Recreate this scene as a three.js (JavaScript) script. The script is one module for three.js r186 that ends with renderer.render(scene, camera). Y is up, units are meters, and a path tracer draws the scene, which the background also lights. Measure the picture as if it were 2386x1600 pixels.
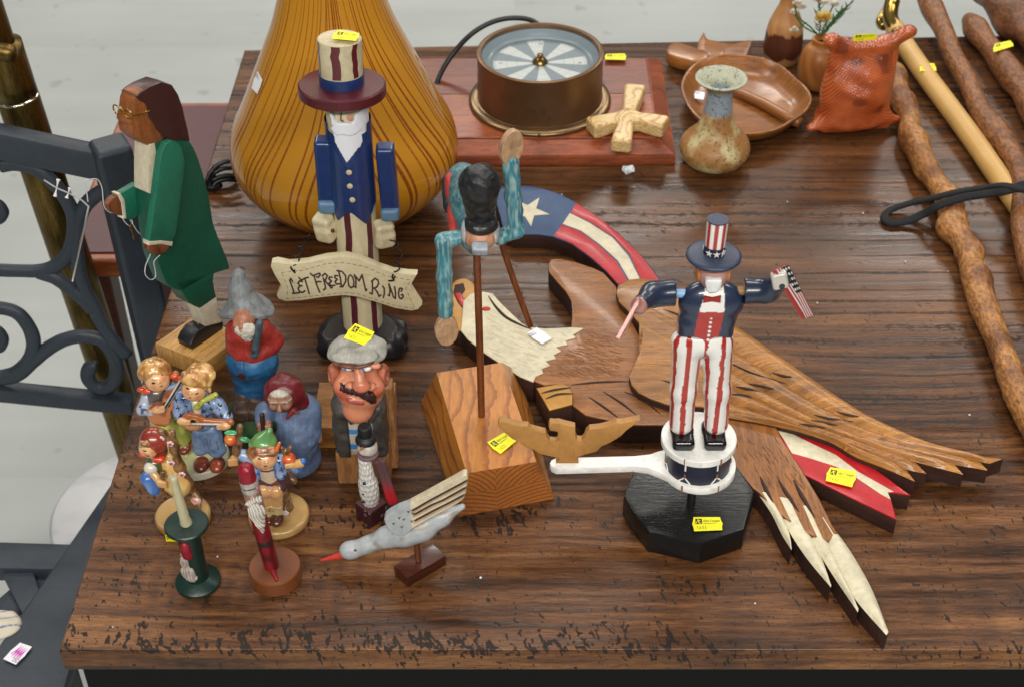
import * as THREE from 'three';
import { mergeGeometries, toCreasedNormals, mergeVertices } from 'three/addons/utils/BufferGeometryUtils.js';
import { RoundedBoxGeometry } from 'three/addons/geometries/RoundedBoxGeometry.js';

// ---------- camera, lamps, exposure ----------
const scene = new THREE.Scene();
const renderer = new THREE.WebGLRenderer({ antialias: true });
renderer.toneMapping = THREE.LinearToneMapping;
renderer.toneMappingExposure = 1.0;
renderer.shadowMap.enabled = true;
const V3 = (x, y, z) => new THREE.Vector3(x, y, z);
const PIT = 0.68278, YAW = 0.01043, ROL = -0.00818, FPX = 3423.19, EYE = V3(0.42466, 1.05, 0.85373);
const FW = V3(-Math.sin(YAW) * Math.cos(PIT), -Math.sin(PIT), -Math.cos(YAW) * Math.cos(PIT));
const RT0 = V3(Math.cos(YAW), 0, -Math.sin(YAW)), UP0 = RT0.clone().cross(FW);
const RT = RT0.clone().multiplyScalar(Math.cos(ROL)).addScaledVector(UP0, Math.sin(ROL));
const UPV = UP0.clone().multiplyScalar(Math.cos(ROL)).addScaledVector(RT0, -Math.sin(ROL));
const camera = new THREE.PerspectiveCamera(2 * Math.atan(800 / FPX) * 180 / Math.PI, 1024 / 686, 0.05, 40);
camera.position.copy(EYE); camera.up.copy(UPV); camera.lookAt(EYE.clone().add(FW));
camera.focus = 1.42; camera.userData.fStop = 10;
scene.add(camera);
scene.background = new THREE.Color(0.09, 0.094, 0.1);
const PANELS = [[-1.3, -4.0], [0.5, -4.0], [2.3, -4.0], [-1.3, -1.2], [0.5, -1.2], [2.3, -1.2], [-0.6, 2.2], [0.5, 2.2], [1.6, 2.2]];
const PANEL_POWER = 15;

// ---------- helpers ----------
const cmat = new Map();
const lin = (h) => { const c = new THREE.Color(h); return [c.r, c.g, c.b]; };
const numbers = {};
const numbered = (n) => { const k = numbers[n] = (numbers[n] ?? -1) + 1; return k ? n + '_' + String(k).padStart(3, '0') : n; };
const sh = (m) => { m.castShadow = m.receiveShadow = true; return m; };
function tag(o, label, category, group, kind) {
  if (label) o.userData.label = label; if (category) o.userData.category = category;
  if (group) o.userData.group = group; if (kind) o.userData.kind = kind; return o;
}
function thing(name, label, category, p = [0, 0, 0], turn = 0, group) {       // a Group at the base of a thing, in metres
  const o = new THREE.Group(); o.name = numbered(name); scene.add(o); o.position.set(...p); o.rotation.y = turn;
  return tag(o, label, category, group);
}
function part(par, name, geo, mat, label) {                                    // a part, its geometry in centimetres
  if (!geo.attributes.uv && (mat.map || mat.bumpMap)) geo = boxUV(geo, 12, 'y');
  geo.scale(0.01, 0.01, 0.01);
  const m = sh(new THREE.Mesh(geo, mat)); m.name = name; par.add(m); if (label) m.userData.label = label; return m;
}
// photograph-to-table measuring: a ray met with a level plane, or with an upright plane of a thing's own axes
function ray(u, v) { return FW.clone().multiplyScalar(FPX).addScaledVector(RT, u - 1193).addScaledVector(UPV, 800 - v); }
function at(u, v, h = 0) { const d = ray(u, v), t = (h - EYE.y) / d.y; return [EYE.x + d.x * t, h, EYE.z + d.z * t]; }   // metres
function upright(o) {                                                          // (u, v, local z in cm) -> local [x, y] in cm
  const a = o.rotation.y, b = o.position, n = V3(Math.sin(a), 0, Math.cos(a)), x = V3(Math.cos(a), 0, -Math.sin(a));
  return (u, v, z = 0) => {
    const d = ray(u, v), t = (z * 0.01 - EYE.clone().sub(b).dot(n)) / d.dot(n), q = EYE.clone().addScaledVector(d, t).sub(b);
    return [q.dot(x) * 100, q.y * 100];
  };
}
function level(o) {                                                            // (u, v, height in cm) -> local [x, z] in cm
  const a = o.rotation.y, b = o.position, n = V3(Math.sin(a), 0, Math.cos(a)), x = V3(Math.cos(a), 0, -Math.sin(a));
  return (u, v, h = 0) => { const q = V3(...at(u, v, b.y + h * 0.01)).sub(b); return [q.dot(x) * 100, q.dot(n) * 100]; };
}
// noise
function h2(i, j) { let h = Math.imul(i, 0x27d4eb2d) ^ Math.imul(j, 0x165667b1); h = Math.imul(h ^ (h >>> 15), 0x85ebca6b); h = Math.imul(h ^ (h >>> 13), 0xc2b2ae35); return ((h ^ (h >>> 16)) >>> 0) / 4294967296; }
function vn(x, y) {
  const i = Math.floor(x), j = Math.floor(y); let a = x - i, b = y - j; a = a * a * (3 - 2 * a); b = b * b * (3 - 2 * b);
  const p = h2(i, j), q = h2(i + 1, j), r = h2(i, j + 1), s = h2(i + 1, j + 1);
  return p + (q - p) * a + (r - p) * b + (p - q - r + s) * a * b;
}
const fb = (x, y, o = 3) => { let s = 0, a = 0.5, n = 0; for (let k = 0; k < o; k++) { s += a * vn(x, y); n += a; a *= 0.5; x = x * 2.03 + 17.1; y = y * 2.03 + 9.7; } return s / n; };
const v3n = (x, y, z) => { const k = Math.floor(z), c = z - k, w = c * c * (3 - 2 * c); return vn(x + k * 37.7, y + k * 11.3) * (1 - w) + vn(x + (k + 1) * 37.7, y + (k + 1) * 11.3) * w; };
const cl = (x, a = 0, b = 1) => Math.min(b, Math.max(a, x));
const ss = (a, b, x) => { x = cl((x - a) / (b - a)); return x * x * (3 - 2 * x); };
const mix = (a, b, t) => a.map((q, i) => q + (b[i] - q) * t);
let seed = 7; const rnd = () => { seed = (seed * 1664525 + 1013904223) >>> 0; return seed / 4294967296; };
// textures
function dataTex(w, h, fn, srgb) {
  const d = new Uint8Array(w * h * 4);
  for (let j = 0; j < h; j++) for (let i = 0; i < w; i++) {
    const c = fn(i / w, j / h, i, j), k = (j * w + i) * 4;
    d[k] = cl(c[0]) * 255; d[k + 1] = cl(c[1]) * 255; d[k + 2] = cl(c[2]) * 255; d[k + 3] = 255;
  }
  const t = new THREE.DataTexture(d, w, h); t.wrapS = t.wrapT = THREE.RepeatWrapping; t.magFilter = THREE.LinearFilter; t.minFilter = THREE.LinearMipmapLinearFilter;
  t.generateMipmaps = true; if (srgb) t.colorSpace = THREE.SRGBColorSpace; t.needsUpdate = true; return t;
}
function canvasTex(w, h, draw) {
  const c = document.createElement('canvas'); c.width = w; c.height = h; draw(c.getContext('2d'), w, h);
  const t = new THREE.CanvasTexture(c); t.colorSpace = THREE.SRGBColorSpace; return t;
}
const rgb = (h) => { const n = parseInt(h.slice(1), 16); return [(n >> 16) / 255, ((n >> 8) & 255) / 255, (n & 255) / 255]; };
// wood grain, a tile of 16 cm with the grain along u; values multiply the material's colour
const woodFine = dataTex(512, 512, (u, v) => {
  const s = 1 - Math.abs(2 * u - 1), a = fb(s * 5, v * 90, 3), b = fb(s * 2 + 5, v * 14, 3), p = vn(s * 26, v * 210) > 0.83 ? 0.8 : 1;
  const t = cl(0.7 + 0.34 * a + 0.34 * (b - 0.5)) * p; return [t, t * (0.9 + 0.1 * t), t * (0.8 + 0.2 * t)];
}, true);
const woodRing = dataTex(512, 512, (u, v) => {
  const s = 1 - Math.abs(2 * u - 1), w = v * 7 + 1.6 * fb(s * 1.4, v * 3, 2) + 0.12 * vn(s * 20, v * 40), f = w - Math.floor(w);
  const late = ss(0.55, 0.95, f) * (1 - ss(0.96, 1, f)), a = fb(s * 6, v * 70, 2);
  const t = 0.95 - 0.2 * late + 0.16 * (a - 0.5); return [t, t * (1 - 0.09 * late), t * (1 - 0.2 * late)];
}, true);
const woodEnd = dataTex(512, 512, (u, v) => {
  const r = Math.hypot(u - 0.5, (v + 0.25)) * 22 + 0.6 * vn(u * 5, v * 5), f = r - Math.floor(r), l = ss(0.4, 0.9, f) * (1 - ss(0.93, 1, f));
  const t = 0.92 - 0.25 * l + 0.1 * (vn(u * 90, v * 90) - 0.5); return [t, t * 0.95, t * 0.9];
}, true);
const worn = dataTex(512, 512, (u, v) => {
  const a = fb(u * 8, v * 8, 4), b = fb(u * 40 + 3, v * 40, 3), s = vn(u * 150, v * 150) > 0.93 ? 0.86 : 1, t = cl(0.87 + 0.16 * a + 0.12 * (b - 0.5)) * s; return [t, t, t];
}, true);
const bumpy = dataTex(512, 512, (u, v) => { const a = fb(u * 14, v * 14, 4), b = fb(u * 5 + 7, v * 60, 3), t = 0.5 * a + 0.5 * b; return [t, t, t]; });
const whittle = dataTex(512, 512, (u, v) => {                                   // facets of a knife
  let b1 = 9; const n = 13, x = u * n, y = v * n, xi = Math.floor(x), yi = Math.floor(y); let hgt = 0;
  for (let j = -1; j < 2; j++) for (let i = -1; i < 2; i++) { const X = ((xi + i) % n + n) % n, Y = ((yi + j) % n + n) % n, dx = xi + i + h2(X, Y) - x, dy = yi + j + h2(X + 91, Y) - y, d = dx * dx + dy * dy; if (d < b1) { b1 = d; hgt = d; } }
  const t = Math.sqrt(hgt); return [t, t, t];
});
function M(color, o = {}) {
  const { rough = 0.5, metal = 0, coat = 0, map, bump, bs = 0.0002, vc = false, rep, coatRough = 0.15, ...rest } = o;
  const key = JSON.stringify([color, rough, metal, coat, map?.uuid, bump?.uuid, bs, vc, coatRough, Object.keys(rest).length ? rnd() : 0]);
  if (cmat.has(key)) return cmat.get(key);
  const m = new THREE.MeshPhysicalMaterial({ color: Array.isArray(color) ? new THREE.Color().setRGB(...color) : color, roughness: rough, metalness: metal, clearcoat: coat, clearcoatRoughness: coatRough, vertexColors: vc, ...rest });
  if (map) m.map = map; if (bump) { m.bumpMap = bump; m.bumpScale = bs; }
  cmat.set(key, m); return m;
}
const paint = (c, rough = 0.45, o = {}) => M(c, { rough, map: worn, bump: bumpy, bs: 0.00018, ...o });
// geometry
function boxUV(g, tile = 16, grain = 'x') {                                     // uv from position, grain along u; returns non-indexed
  if (g.index) g = g.toNonIndexed();
  const p = g.attributes.position, uv = new Float32Array(p.count * 2), A = V3(), B = V3(), C = V3(), N = V3();
  const o = { x: 0, y: 1, z: 2 }[grain];
  for (let i = 0; i < p.count; i += 3) {
    A.fromBufferAttribute(p, i); B.fromBufferAttribute(p, i + 1); C.fromBufferAttribute(p, i + 2);
    N.copy(B).sub(A).cross(C.clone().sub(A));
    const n = [Math.abs(N.x), Math.abs(N.y), Math.abs(N.z)], d = n.indexOf(Math.max(...n));
    let a = o, b; if (d === o) { a = (o + 1) % 3; b = (o + 2) % 3; } else b = 3 - o - d;
    [A, B, C].forEach((q, k) => { const w = [q.x, q.y, q.z]; uv[(i + k) * 2] = w[a] / tile; uv[(i + k) * 2 + 1] = w[b] / tile + d * 0.37; });
  }
  g.setAttribute('uv', new THREE.BufferAttribute(uv, 2)); return g;
}
const mv = (g, x = 0, y = 0, z = 0) => g.translate(x, y, z);
function join(gs) {
  gs = gs.map((g) => { g = g.index ? g.toNonIndexed() : g; for (const k of Object.keys(g.attributes)) if (!['position', 'normal', 'uv'].includes(k)) g.deleteAttribute(k); if (!g.attributes.uv) g = boxUV(g); return g; });
  return mergeGeometries(gs);
}
function box(w, h, d, r = 0.15, tile = 16, grain = 'x') { return boxUV(new RoundedBoxGeometry(w, h, d, 3, Math.min(r, w / 2.01, h / 2.01, d / 2.01)), tile, grain); }
function shapeOf(pts, curve) {
  const s = new THREE.Shape();
  if (curve) { const c = new THREE.CatmullRomCurve3(pts.map((p) => V3(p[0], p[1], 0)), true, 'centripetal').getPoints(pts.length * curve); s.setFromPoints(c.map((p) => new THREE.Vector2(p.x, p.y))); }
  else s.setFromPoints(pts.map((p) => new THREE.Vector2(p[0], p[1])));
  return s;
}
// upright board: outline in x, y; thickness in z centred on zc
function board(pts, thick, { bev = 0.1, zc = 0, curve = 0, tile = 16, grain = 'y', crease = 0.6 } = {}) {
  const g = new THREE.ExtrudeGeometry(shapeOf(pts, curve), { depth: thick - 2 * bev, bevelEnabled: bev > 0, bevelThickness: bev, bevelSize: bev, bevelOffset: -bev, bevelSegments: 2, curveSegments: 6 });
  g.translate(0, 0, zc - thick / 2 + bev); return boxUV(toCreasedNormals(g, crease), tile, grain);
}
// level slab: outline in x, z; from y0 up to y1
function slab(pts, y0, y1, o = {}) {
  const { bev = 0.1, curve = 0, tile = 16, grain = 'x', crease = 0.6 } = o, t = y1 - y0;
  const g = new THREE.ExtrudeGeometry(shapeOf(pts.map((p) => [p[0], -p[1]]), curve), { depth: t - 2 * bev, bevelEnabled: bev > 0, bevelThickness: bev, bevelSize: bev, bevelOffset: -bev, bevelSegments: o.bs ?? 2, curveSegments: 6 });
  g.rotateX(-Math.PI / 2); g.translate(0, y0 + bev, 0); return boxUV(toCreasedNormals(g, crease), tile, grain);
}
function lathe(prof, seg = 64, smooth = 4) {                                    // [r, y] pairs; smooth > 0 runs a curve through them
  let pts = prof.map((p) => new THREE.Vector2(Math.max(p[0], 0.0001), p[1]));
  if (smooth) pts = new THREE.CatmullRomCurve3(prof.map((p) => V3(p[0], p[1], 0)), false, 'centripetal').getPoints(prof.length * smooth).map((p) => new THREE.Vector2(Math.max(p.x, 0.0001), p.y));
  return new THREE.LatheGeometry(pts, seg);
}
function turned(prof, seg = 48) { return boxless(toCreasedNormals(lathe(prof, seg, 0), 0.5)); }
function boxless(g) { return g; }
function tube(pts, r, seg = 40, rs = 10, closed = false) { return new THREE.TubeGeometry(new THREE.CatmullRomCurve3(pts.map((p) => V3(...p)), closed, 'centripetal'), seg, r, rs, closed); }
// a tube whose radius varies: rf(t, angle)
function limb(pts, rf, seg = 80, rs = 18, cap = true) {
  const cv = new THREE.CatmullRomCurve3(pts.map((p) => V3(...p)), false, 'centripetal'), fr = cv.computeFrenetFrames(seg), pos = [], uv = [], ix = [], L = cv.getLength();
  for (let i = 0; i <= seg; i++) {
    const t = i / seg, c = cv.getPointAt(t);
    for (let j = 0; j <= rs; j++) {
      const a = j / rs * Math.PI * 2, r = rf(t, j === rs ? 0 : a, t * L), n = fr.normals[i].clone().multiplyScalar(Math.cos(a)).addScaledVector(fr.binormals[i], Math.sin(a));
      pos.push(c.x + n.x * r, c.y + n.y * r, c.z + n.z * r); uv.push(t * L / 16, j / rs);
      if (i < seg && j < rs) { const k = i * (rs + 1) + j; ix.push(k, k + 1, k + rs + 1, k + 1, k + rs + 2, k + rs + 1); }
    }
  }
  if (cap) for (const [i, s] of [[0, 0], [seg, 1]]) {
    const c = cv.getPointAt(s), k0 = pos.length / 3; pos.push(c.x, c.y, c.z); uv.push(s, 0.5);
    for (let j = 0; j < rs; j++) { const k = i * (rs + 1) + j; s ? ix.push(k, k + 1, k0) : ix.push(k + 1, k, k0); }
  }
  const g = new THREE.BufferGeometry(); g.setAttribute('position', new THREE.Float32BufferAttribute(pos, 3)); g.setAttribute('uv', new THREE.Float32BufferAttribute(uv, 2)); g.setIndex(ix); g.computeVertexNormals();
  const nn = g.attributes.normal; for (let i = 0; i <= seg; i++) { const a = i * (rs + 1), b = a + rs; for (const q of ['X', 'Y', 'Z']) { const m = nn['get' + q](a) + nn['get' + q](b); nn['set' + q](a, m / 2); nn['set' + q](b, m / 2); } }
  return g;
}
function rotated(g, x = 0, y = 0, z = 0) { if (x) g.rotateX(x); if (y) g.rotateY(y); if (z) g.rotateZ(z); return g; }
// vertex colour: fn(x, y, z, nx, ny, nz) in cm -> linear rgb
function dye(g, fn) {
  const p = g.attributes.position, n = g.attributes.normal, c = new Float32Array(p.count * 3);
  for (let i = 0; i < p.count; i++) { const q = fn(p.getX(i), p.getY(i), p.getZ(i), n.getX(i), n.getY(i), n.getZ(i)); c[3 * i] = q[0]; c[3 * i + 1] = q[1]; c[3 * i + 2] = q[2]; }
  g.setAttribute('color', new THREE.BufferAttribute(c, 3)); return g;
}
// carved solids: distance fields meshed by surface nets
const sph = (c, r) => (x, y, z) => Math.hypot(x - c[0], y - c[1], z - c[2]) - r;
const ell = (c, r) => (x, y, z) => { const a = (x - c[0]) / r[0], b = (y - c[1]) / r[1], d = (z - c[2]) / r[2], k0 = Math.hypot(a, b, d), k1 = Math.hypot(a / r[0], b / r[1], d / r[2]); return k0 < 1e-6 ? -Math.min(...r) : k0 * (k0 - 1) / k1; };
const cap = (a, b, r1, r2 = r1) => {
  const bx = b[0] - a[0], by = b[1] - a[1], bz = b[2] - a[2], L = bx * bx + by * by + bz * bz || 1e-9;
  return (x, y, z) => { const px = x - a[0], py = y - a[1], pz = z - a[2], t = cl((px * bx + py * by + pz * bz) / L); return Math.hypot(px - bx * t, py - by * t, pz - bz * t) - (r1 + (r2 - r1) * t); };
};
const rbx = (c, h, r = 0.1) => (x, y, z) => { const a = Math.abs(x - c[0]) - h[0] + r, b = Math.abs(y - c[1]) - h[1] + r, d = Math.abs(z - c[2]) - h[2] + r; return Math.hypot(Math.max(a, 0), Math.max(b, 0), Math.max(d, 0)) + Math.min(Math.max(a, b, d), 0) - r; };
const smin = (a, b, k) => { const h = Math.max(k - Math.abs(a - b), 0) / k; return Math.min(a, b) - h * h * k * 0.25; };
const su = (k, ...f) => (x, y, z) => { let d = f[0](x, y, z); for (let i = 1; i < f.length; i++) d = smin(d, f[i](x, y, z), k); return d; };
const cut = (k, f, g) => (x, y, z) => -smin(-f(x, y, z), g(x, y, z), k);
const both = (k, f, g) => (x, y, z) => -smin(-f(x, y, z), -g(x, y, z), k);
const turn = (f, p, ax, ay, az) => { const m = new THREE.Matrix4().makeRotationFromEuler(new THREE.Euler(ax, ay, az)).invert().elements; return (x, y, z) => { x -= p[0]; y -= p[1]; z -= p[2]; return f(m[0] * x + m[4] * y + m[8] * z + p[0], m[1] * x + m[5] * y + m[9] * z + p[1], m[2] * x + m[6] * y + m[10] * z + p[2]); }; };
const rough3 = (f, amp, fr) => (x, y, z) => f(x, y, z) + amp * (v3n(x * fr, y * fr, z * fr) - 0.5);
function carve(f, [x0, y0, z0, x1, y1, z1], c, col) {
  const nx = Math.ceil((x1 - x0) / c / 4) * 4 + 1, ny = Math.ceil((y1 - y0) / c / 4) * 4 + 1, nz = Math.ceil((z1 - z0) / c / 4) * 4 + 1, V = new Float32Array(nx * ny * nz).fill(1), id = (i, j, k) => (k * ny + j) * nx + i;
  const lim = c * 2 * 1.7321 * 1.7 + 0.02, seen = new Uint8Array(V.length);
  for (let k = 0; k < nz - 1; k += 4) for (let j = 0; j < ny - 1; j += 4) for (let i = 0; i < nx - 1; i += 4) {
    const v = f(x0 + (i + 2) * c, y0 + (j + 2) * c, z0 + (k + 2) * c), far = Math.abs(v) > lim;
    for (let kk = k; kk <= k + 4; kk++) for (let jj = j; jj <= j + 4; jj++) for (let ii = i; ii <= i + 4; ii++) {
      const q = id(ii, jj, kk); if (seen[q]) continue;
      if (far) V[q] = v; else { V[q] = f(x0 + ii * c, y0 + jj * c, z0 + kk * c); seen[q] = 1; }
    }
  }
  const vi = new Int32Array(V.length).fill(-1), pos = [], ix = [];
  const E = [[0, 1], [2, 3], [4, 5], [6, 7], [0, 2], [1, 3], [4, 6], [5, 7], [0, 4], [1, 5], [2, 6], [3, 7]];
  for (let k = 0; k < nz - 1; k++) for (let j = 0; j < ny - 1; j++) for (let i = 0; i < nx - 1; i++) {
    const g = []; let m = 0; for (let q = 0; q < 8; q++) { g[q] = V[id(i + (q & 1), j + ((q >> 1) & 1), k + (q >> 2))]; if (g[q] < 0) m |= 1 << q; }
    if (m === 0 || m === 255) continue;
    let sx = 0, sy = 0, sz = 0, n = 0;
    for (const [a, b] of E) { if ((g[a] < 0) === (g[b] < 0)) continue; const t = g[a] / (g[a] - g[b]); sx += (a & 1) + ((b & 1) - (a & 1)) * t; sy += ((a >> 1) & 1) + (((b >> 1) & 1) - ((a >> 1) & 1)) * t; sz += (a >> 2) + ((b >> 2) - (a >> 2)) * t; n++; }
    vi[id(i, j, k)] = pos.length / 3; pos.push(x0 + (i + sx / n) * c, y0 + (j + sy / n) * c, z0 + (k + sz / n) * c);
  }
  const D = [1, nx, nx * ny];
  for (let k = 1; k < nz - 1; k++) for (let j = 1; j < ny - 1; j++) for (let i = 1; i < nx - 1; i++) {
    const q = id(i, j, k), s = V[q] < 0;
    for (let a = 0; a < 3; a++) {
      if (s === (V[q + D[a]] < 0)) continue; const u = D[(a + 1) % 3], w = D[(a + 2) % 3], A = vi[q], B = vi[q - u], C2 = vi[q - u - w], F = vi[q - w];
      if (A < 0 || B < 0 || C2 < 0 || F < 0) continue; s ? ix.push(A, B, C2, A, C2, F) : ix.push(A, C2, B, A, F, C2);
    }
  }
  const N = new Float32Array(pos.length), K = col && new Float32Array(pos.length), e = c * 0.4;
  for (let p = 0; p < pos.length; p += 3) {
    const x = pos[p], y = pos[p + 1], z = pos[p + 2], a = f(x + e, y - e, z - e), b = f(x - e, y - e, z + e), d = f(x - e, y + e, z - e), g = f(x + e, y + e, z + e);
    let gx = a - b - d + g, gy = -a - b + d + g, gz = -a + b - d + g; const l = Math.hypot(gx, gy, gz) || 1; gx /= l; gy /= l; gz /= l; N[p] = gx; N[p + 1] = gy; N[p + 2] = gz;
    if (K) { const q = col(x, y, z, gx, gy, gz); K[p] = q[0]; K[p + 1] = q[1]; K[p + 2] = q[2]; }
  }
  const g = new THREE.BufferGeometry(); g.setAttribute('position', new THREE.Float32BufferAttribute(pos, 3)); g.setAttribute('normal', new THREE.BufferAttribute(N, 3)); if (K) g.setAttribute('color', new THREE.BufferAttribute(K, 3)); g.setIndex(ix);
  return g;
}
const wash = (c, amp = 0.16, fr = 1.3) => (x, y, z) => { const t = 1 - amp + amp * 1.6 * (0.6 * v3n(x * fr, y * fr, z * fr) + 0.4 * v3n(x * fr * 4, y * fr * 4, z * fr * 4)); return [c[0] * t, c[1] * t, c[2] * t]; };
const dry = dataTex(512, 512, (u, v) => { const a = fb(u * 9, v * 9, 3), b = vn(u * 16, v * 120), s = ss(0.66, 0.8, vn(u * 60 + 3, v * 60) * 0.6 + 0.4 * a), t = cl(0.9 + 0.24 * (a - 0.5) + 0.12 * (b - 0.5) + 0.14 * s); return [t, t, t]; }, true);
const carved = M('#ffffff', { rough: 0.5, vc: true, map: dry, bump: whittle, bs: 0.0009 }), glazed = M('#ffffff', { rough: 0.32, coat: 0.7, vc: true, coatRough: 0.08 }), satin = M('#ffffff', { rough: 0.38, vc: true, map: worn });
// ---------- lamps of the hall ----------
PANELS.forEach(([x, z], i) => {
  const t = thing('ceiling_lamp', 'long ceiling light panel high above the table', 'lamp', [x, 2.35, z], 0, 'ceiling light panels');
  part(t, 'housing', mv(box(124, 6, 40, 0.5), 0, 4, 0), M('#c9cbc9', { rough: 0.6 }));
  part(t, 'diffuser', mv(box(118, 0.6, 34, 0.2), 0, 0.6, 0), M('#ffffff', { rough: 0.6, emissive: '#fff8ea', emissiveIntensity: 2.2 }));
  const l = new THREE.RectAreaLight('#fffaf2', PANEL_POWER * (z < -2 ? 2.4 : z > 0 ? 3.4 : 0.9), 1.18, 0.34); l.position.set(x, 2.345, z); l.lookAt(x, 0, z); scene.add(l);
});
// ---------- setting ----------
{
  const t = dataTex(1024, 1024, (u, v) => {
    const a = fb(u * 5, v * 5, 5), b = fb(u * 3 + 9, v * 26 + 3, 3), s = ss(0.78, 0.9, fb(u * 46, v * 46, 2)) * 0.07;
    const q = 0.67 + 0.07 * (a - 0.5) + 0.05 * (b - 0.5) - s; return [q * 0.975, q * 1.0, q * 0.985];
  }, true); t.repeat.set(1 / 1.6, 1 / 1.6);
  const g = new THREE.PlaneGeometry(16, 16).rotateX(-Math.PI / 2), uv = g.attributes.uv; for (let i = 0; i < uv.count; i++) uv.setXY(i, uv.getX(i) * 16, uv.getY(i) * 16);
  const f = sh(new THREE.Mesh(g, M('#ffffff', { rough: 0.55, map: t }))); f.name = 'floor'; f.position.set(0.4, -0.76, -1); tag(f, null, null, null, 'structure'); scene.add(f);
}
// ---------- the table ----------
const TBL = thing('wooden_table', 'dark brown rustic wooden table with black base carrying the figurines', 'table', [0, -0.76, 0]);
{
  const W = 152, D = 124, N = 2048, col = new Uint8Array(N * N * 4), bmp = new Uint8Array(N * N * 4), rg = new Uint8Array(N * N * 4);
  const lines = []; for (let z = 24; z < 122; z += 1.7 + 2.4 * rnd()) lines.push([z, 0.1 + 0.16 * rnd(), rnd() * 90, 0.5 + 0.5 * rnd()]);
  const A = [0.145, 0.082, 0.043], B = [0.35, 0.218, 0.118], Cc = [0.55, 0.38, 0.225], K = [0.085, 0.062, 0.055];
  for (let j = 0; j < N; j++) {
    const Z = j / N * D - 3;
    const near = lines.filter((l) => Math.abs(l[0] - Z) < 2.2);
    for (let i = 0; i < N; i++) {
      const X = i / N * W, wob = 1.3 * (vn(X * 0.045, Z * 0.05) - 0.5) + 0.35 * (vn(X * 0.2, Z * 0.2) - 0.5), z = Z + wob;
      const fine = vn(X * 0.7, z * 9) * 0.55 + vn(X * 1.7 + 50, z * 19) * 0.45, mid = vn(X * 0.12 + 9, z * 2.1), broad = vn(X * 0.03 + 4, z * 0.42), big = vn(X * 0.045 + 3, Z * 0.1 + 8);
      let t = 0.5 + 0.5 * (fine - 0.5) + 0.46 * (mid - 0.5) + 0.5 * (broad - 0.5) + 0.25 * (big - 0.5) - 0.06, h = 0.5 + 0.16 * (fine - 0.5) + 0.16 * (mid - 0.5);
      const front = 1 - ss(16, 46, Z), back = ss(26, 60, Z);
      t = 0.5 + (t - 0.5) * (1 - 0.3 * back); t += (0.10 + 0.1 * front) * (vn(X * 0.55 + 8, Z * 0.16 + 3) - 0.5) * ss(0.35, 0.65, vn(X * 0.04 + 71, Z * 0.09));
      t += 0.055 * Math.sin(X * 3.6 + 2 * vn(X * 0.1, Z * 0.3)) * front * ss(60, 15, X) * ss(0.35, 0.7, vn(X * 0.07, Z * 0.2 + 5));
      h += 0.26 * (vn(X * 0.03, z * (0.8 + 0.5 * back) + 7) - 0.5) * (0.35 + back);
      let c = t < 0.5 ? mix(A, B, cl(t * 2)) : mix(B, Cc, cl(t * 2 - 1));
      const flick = vn(X * 3.1, z * 26) > 0.86 ? 0.66 : 1; c = c.map((q) => q * flick);
      let k = 0;
      // saw marks filled with dark wax, in broken rows across the grain
      const wx = X + 0.25 * Z + 0.5 * vn(X * 0.8, Z * 0.8), row = ss(0.42, 0.62, vn(3.3 + X * 0.02, Z * 0.34 + 0.25 * vn(X * 0.1, 2))), clus = ss(0.42, 0.66, fb(X * 0.05 + 21, Z * 0.1 + 2, 2)), m1 = 0.55 * vn(wx * 2.5, Z * 1.05 + 5) + 0.45 * vn(wx * 6.1 + 8, Z * 3.1);
      const th = 0.812 - 0.19 * row * (0.35 + 0.65 * front) * (0.3 + 0.7 * clus) - 0.06 * front * clus;
      k = ss(th, th + 0.05, m1) * (0.75 + 0.25 * front);
      for (const l of near) {
        const on = ss(0.26, 0.5, vn(X * 0.045 + l[2], l[2])) * l[3] * ss(20, 40, Z), ww = l[1] * (0.5 + 1.1 * vn(X * 0.5 + l[2], 3)), d = Math.abs(z - l[0]);
        k = Math.max(k, on * ss(ww, ww * 0.45, d) * (0.55 + 0.45 * ss(0.25, 0.5, vn(X * 4, l[2]))));
        if (l[3] > 0.8) k = Math.max(k, on * ss(0.62, 0.74, vn(X * 2.6 + l[2], z * 3.4)) * ss(0.9, 0.3, d) * 0.9);
      }
      c = mix(c, K, k * 0.8); h -= 0.1 * k;
      const q = ((j) * N + i) * 4; col[q] = c[0] * 255; col[q + 1] = c[1] * 255; col[q + 2] = c[2] * 255; col[q + 3] = 255;
      bmp[q] = bmp[q + 1] = bmp[q + 2] = cl(h) * 255; bmp[q + 3] = 255;
      const ro = cl(0.33 + 0.14 * (mid - 0.5) + 0.1 * (big - 0.5) + 0.22 * k); rg[q] = rg[q + 1] = rg[q + 2] = ro * 255; rg[q + 3] = 255;
    }
  }
  const mk = (d, s) => { const t = new THREE.DataTexture(d, N, N); t.wrapS = t.wrapT = THREE.RepeatWrapping; t.magFilter = THREE.LinearFilter; if (s) t.colorSpace = THREE.SRGBColorSpace; t.needsUpdate = true; return t; };
  const m = new THREE.MeshPhysicalMaterial({ map: mk(col, 1), bumpMap: mk(bmp), bumpScale: 0.00065, roughnessMap: mk(rg), roughness: 1, specularIntensity: 0.55 });
  const pts = [[0.35, 0], [151, 0], [151, -119], [0.4, -113.9]];                  // centimetres
  const g = slab(pts, 73, 76, { bev: 0.3, bs: 5 });
  // lay the grain over top and sides
  const p = g.attributes.position, uv = g.attributes.uv, nn = g.attributes.normal;
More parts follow.
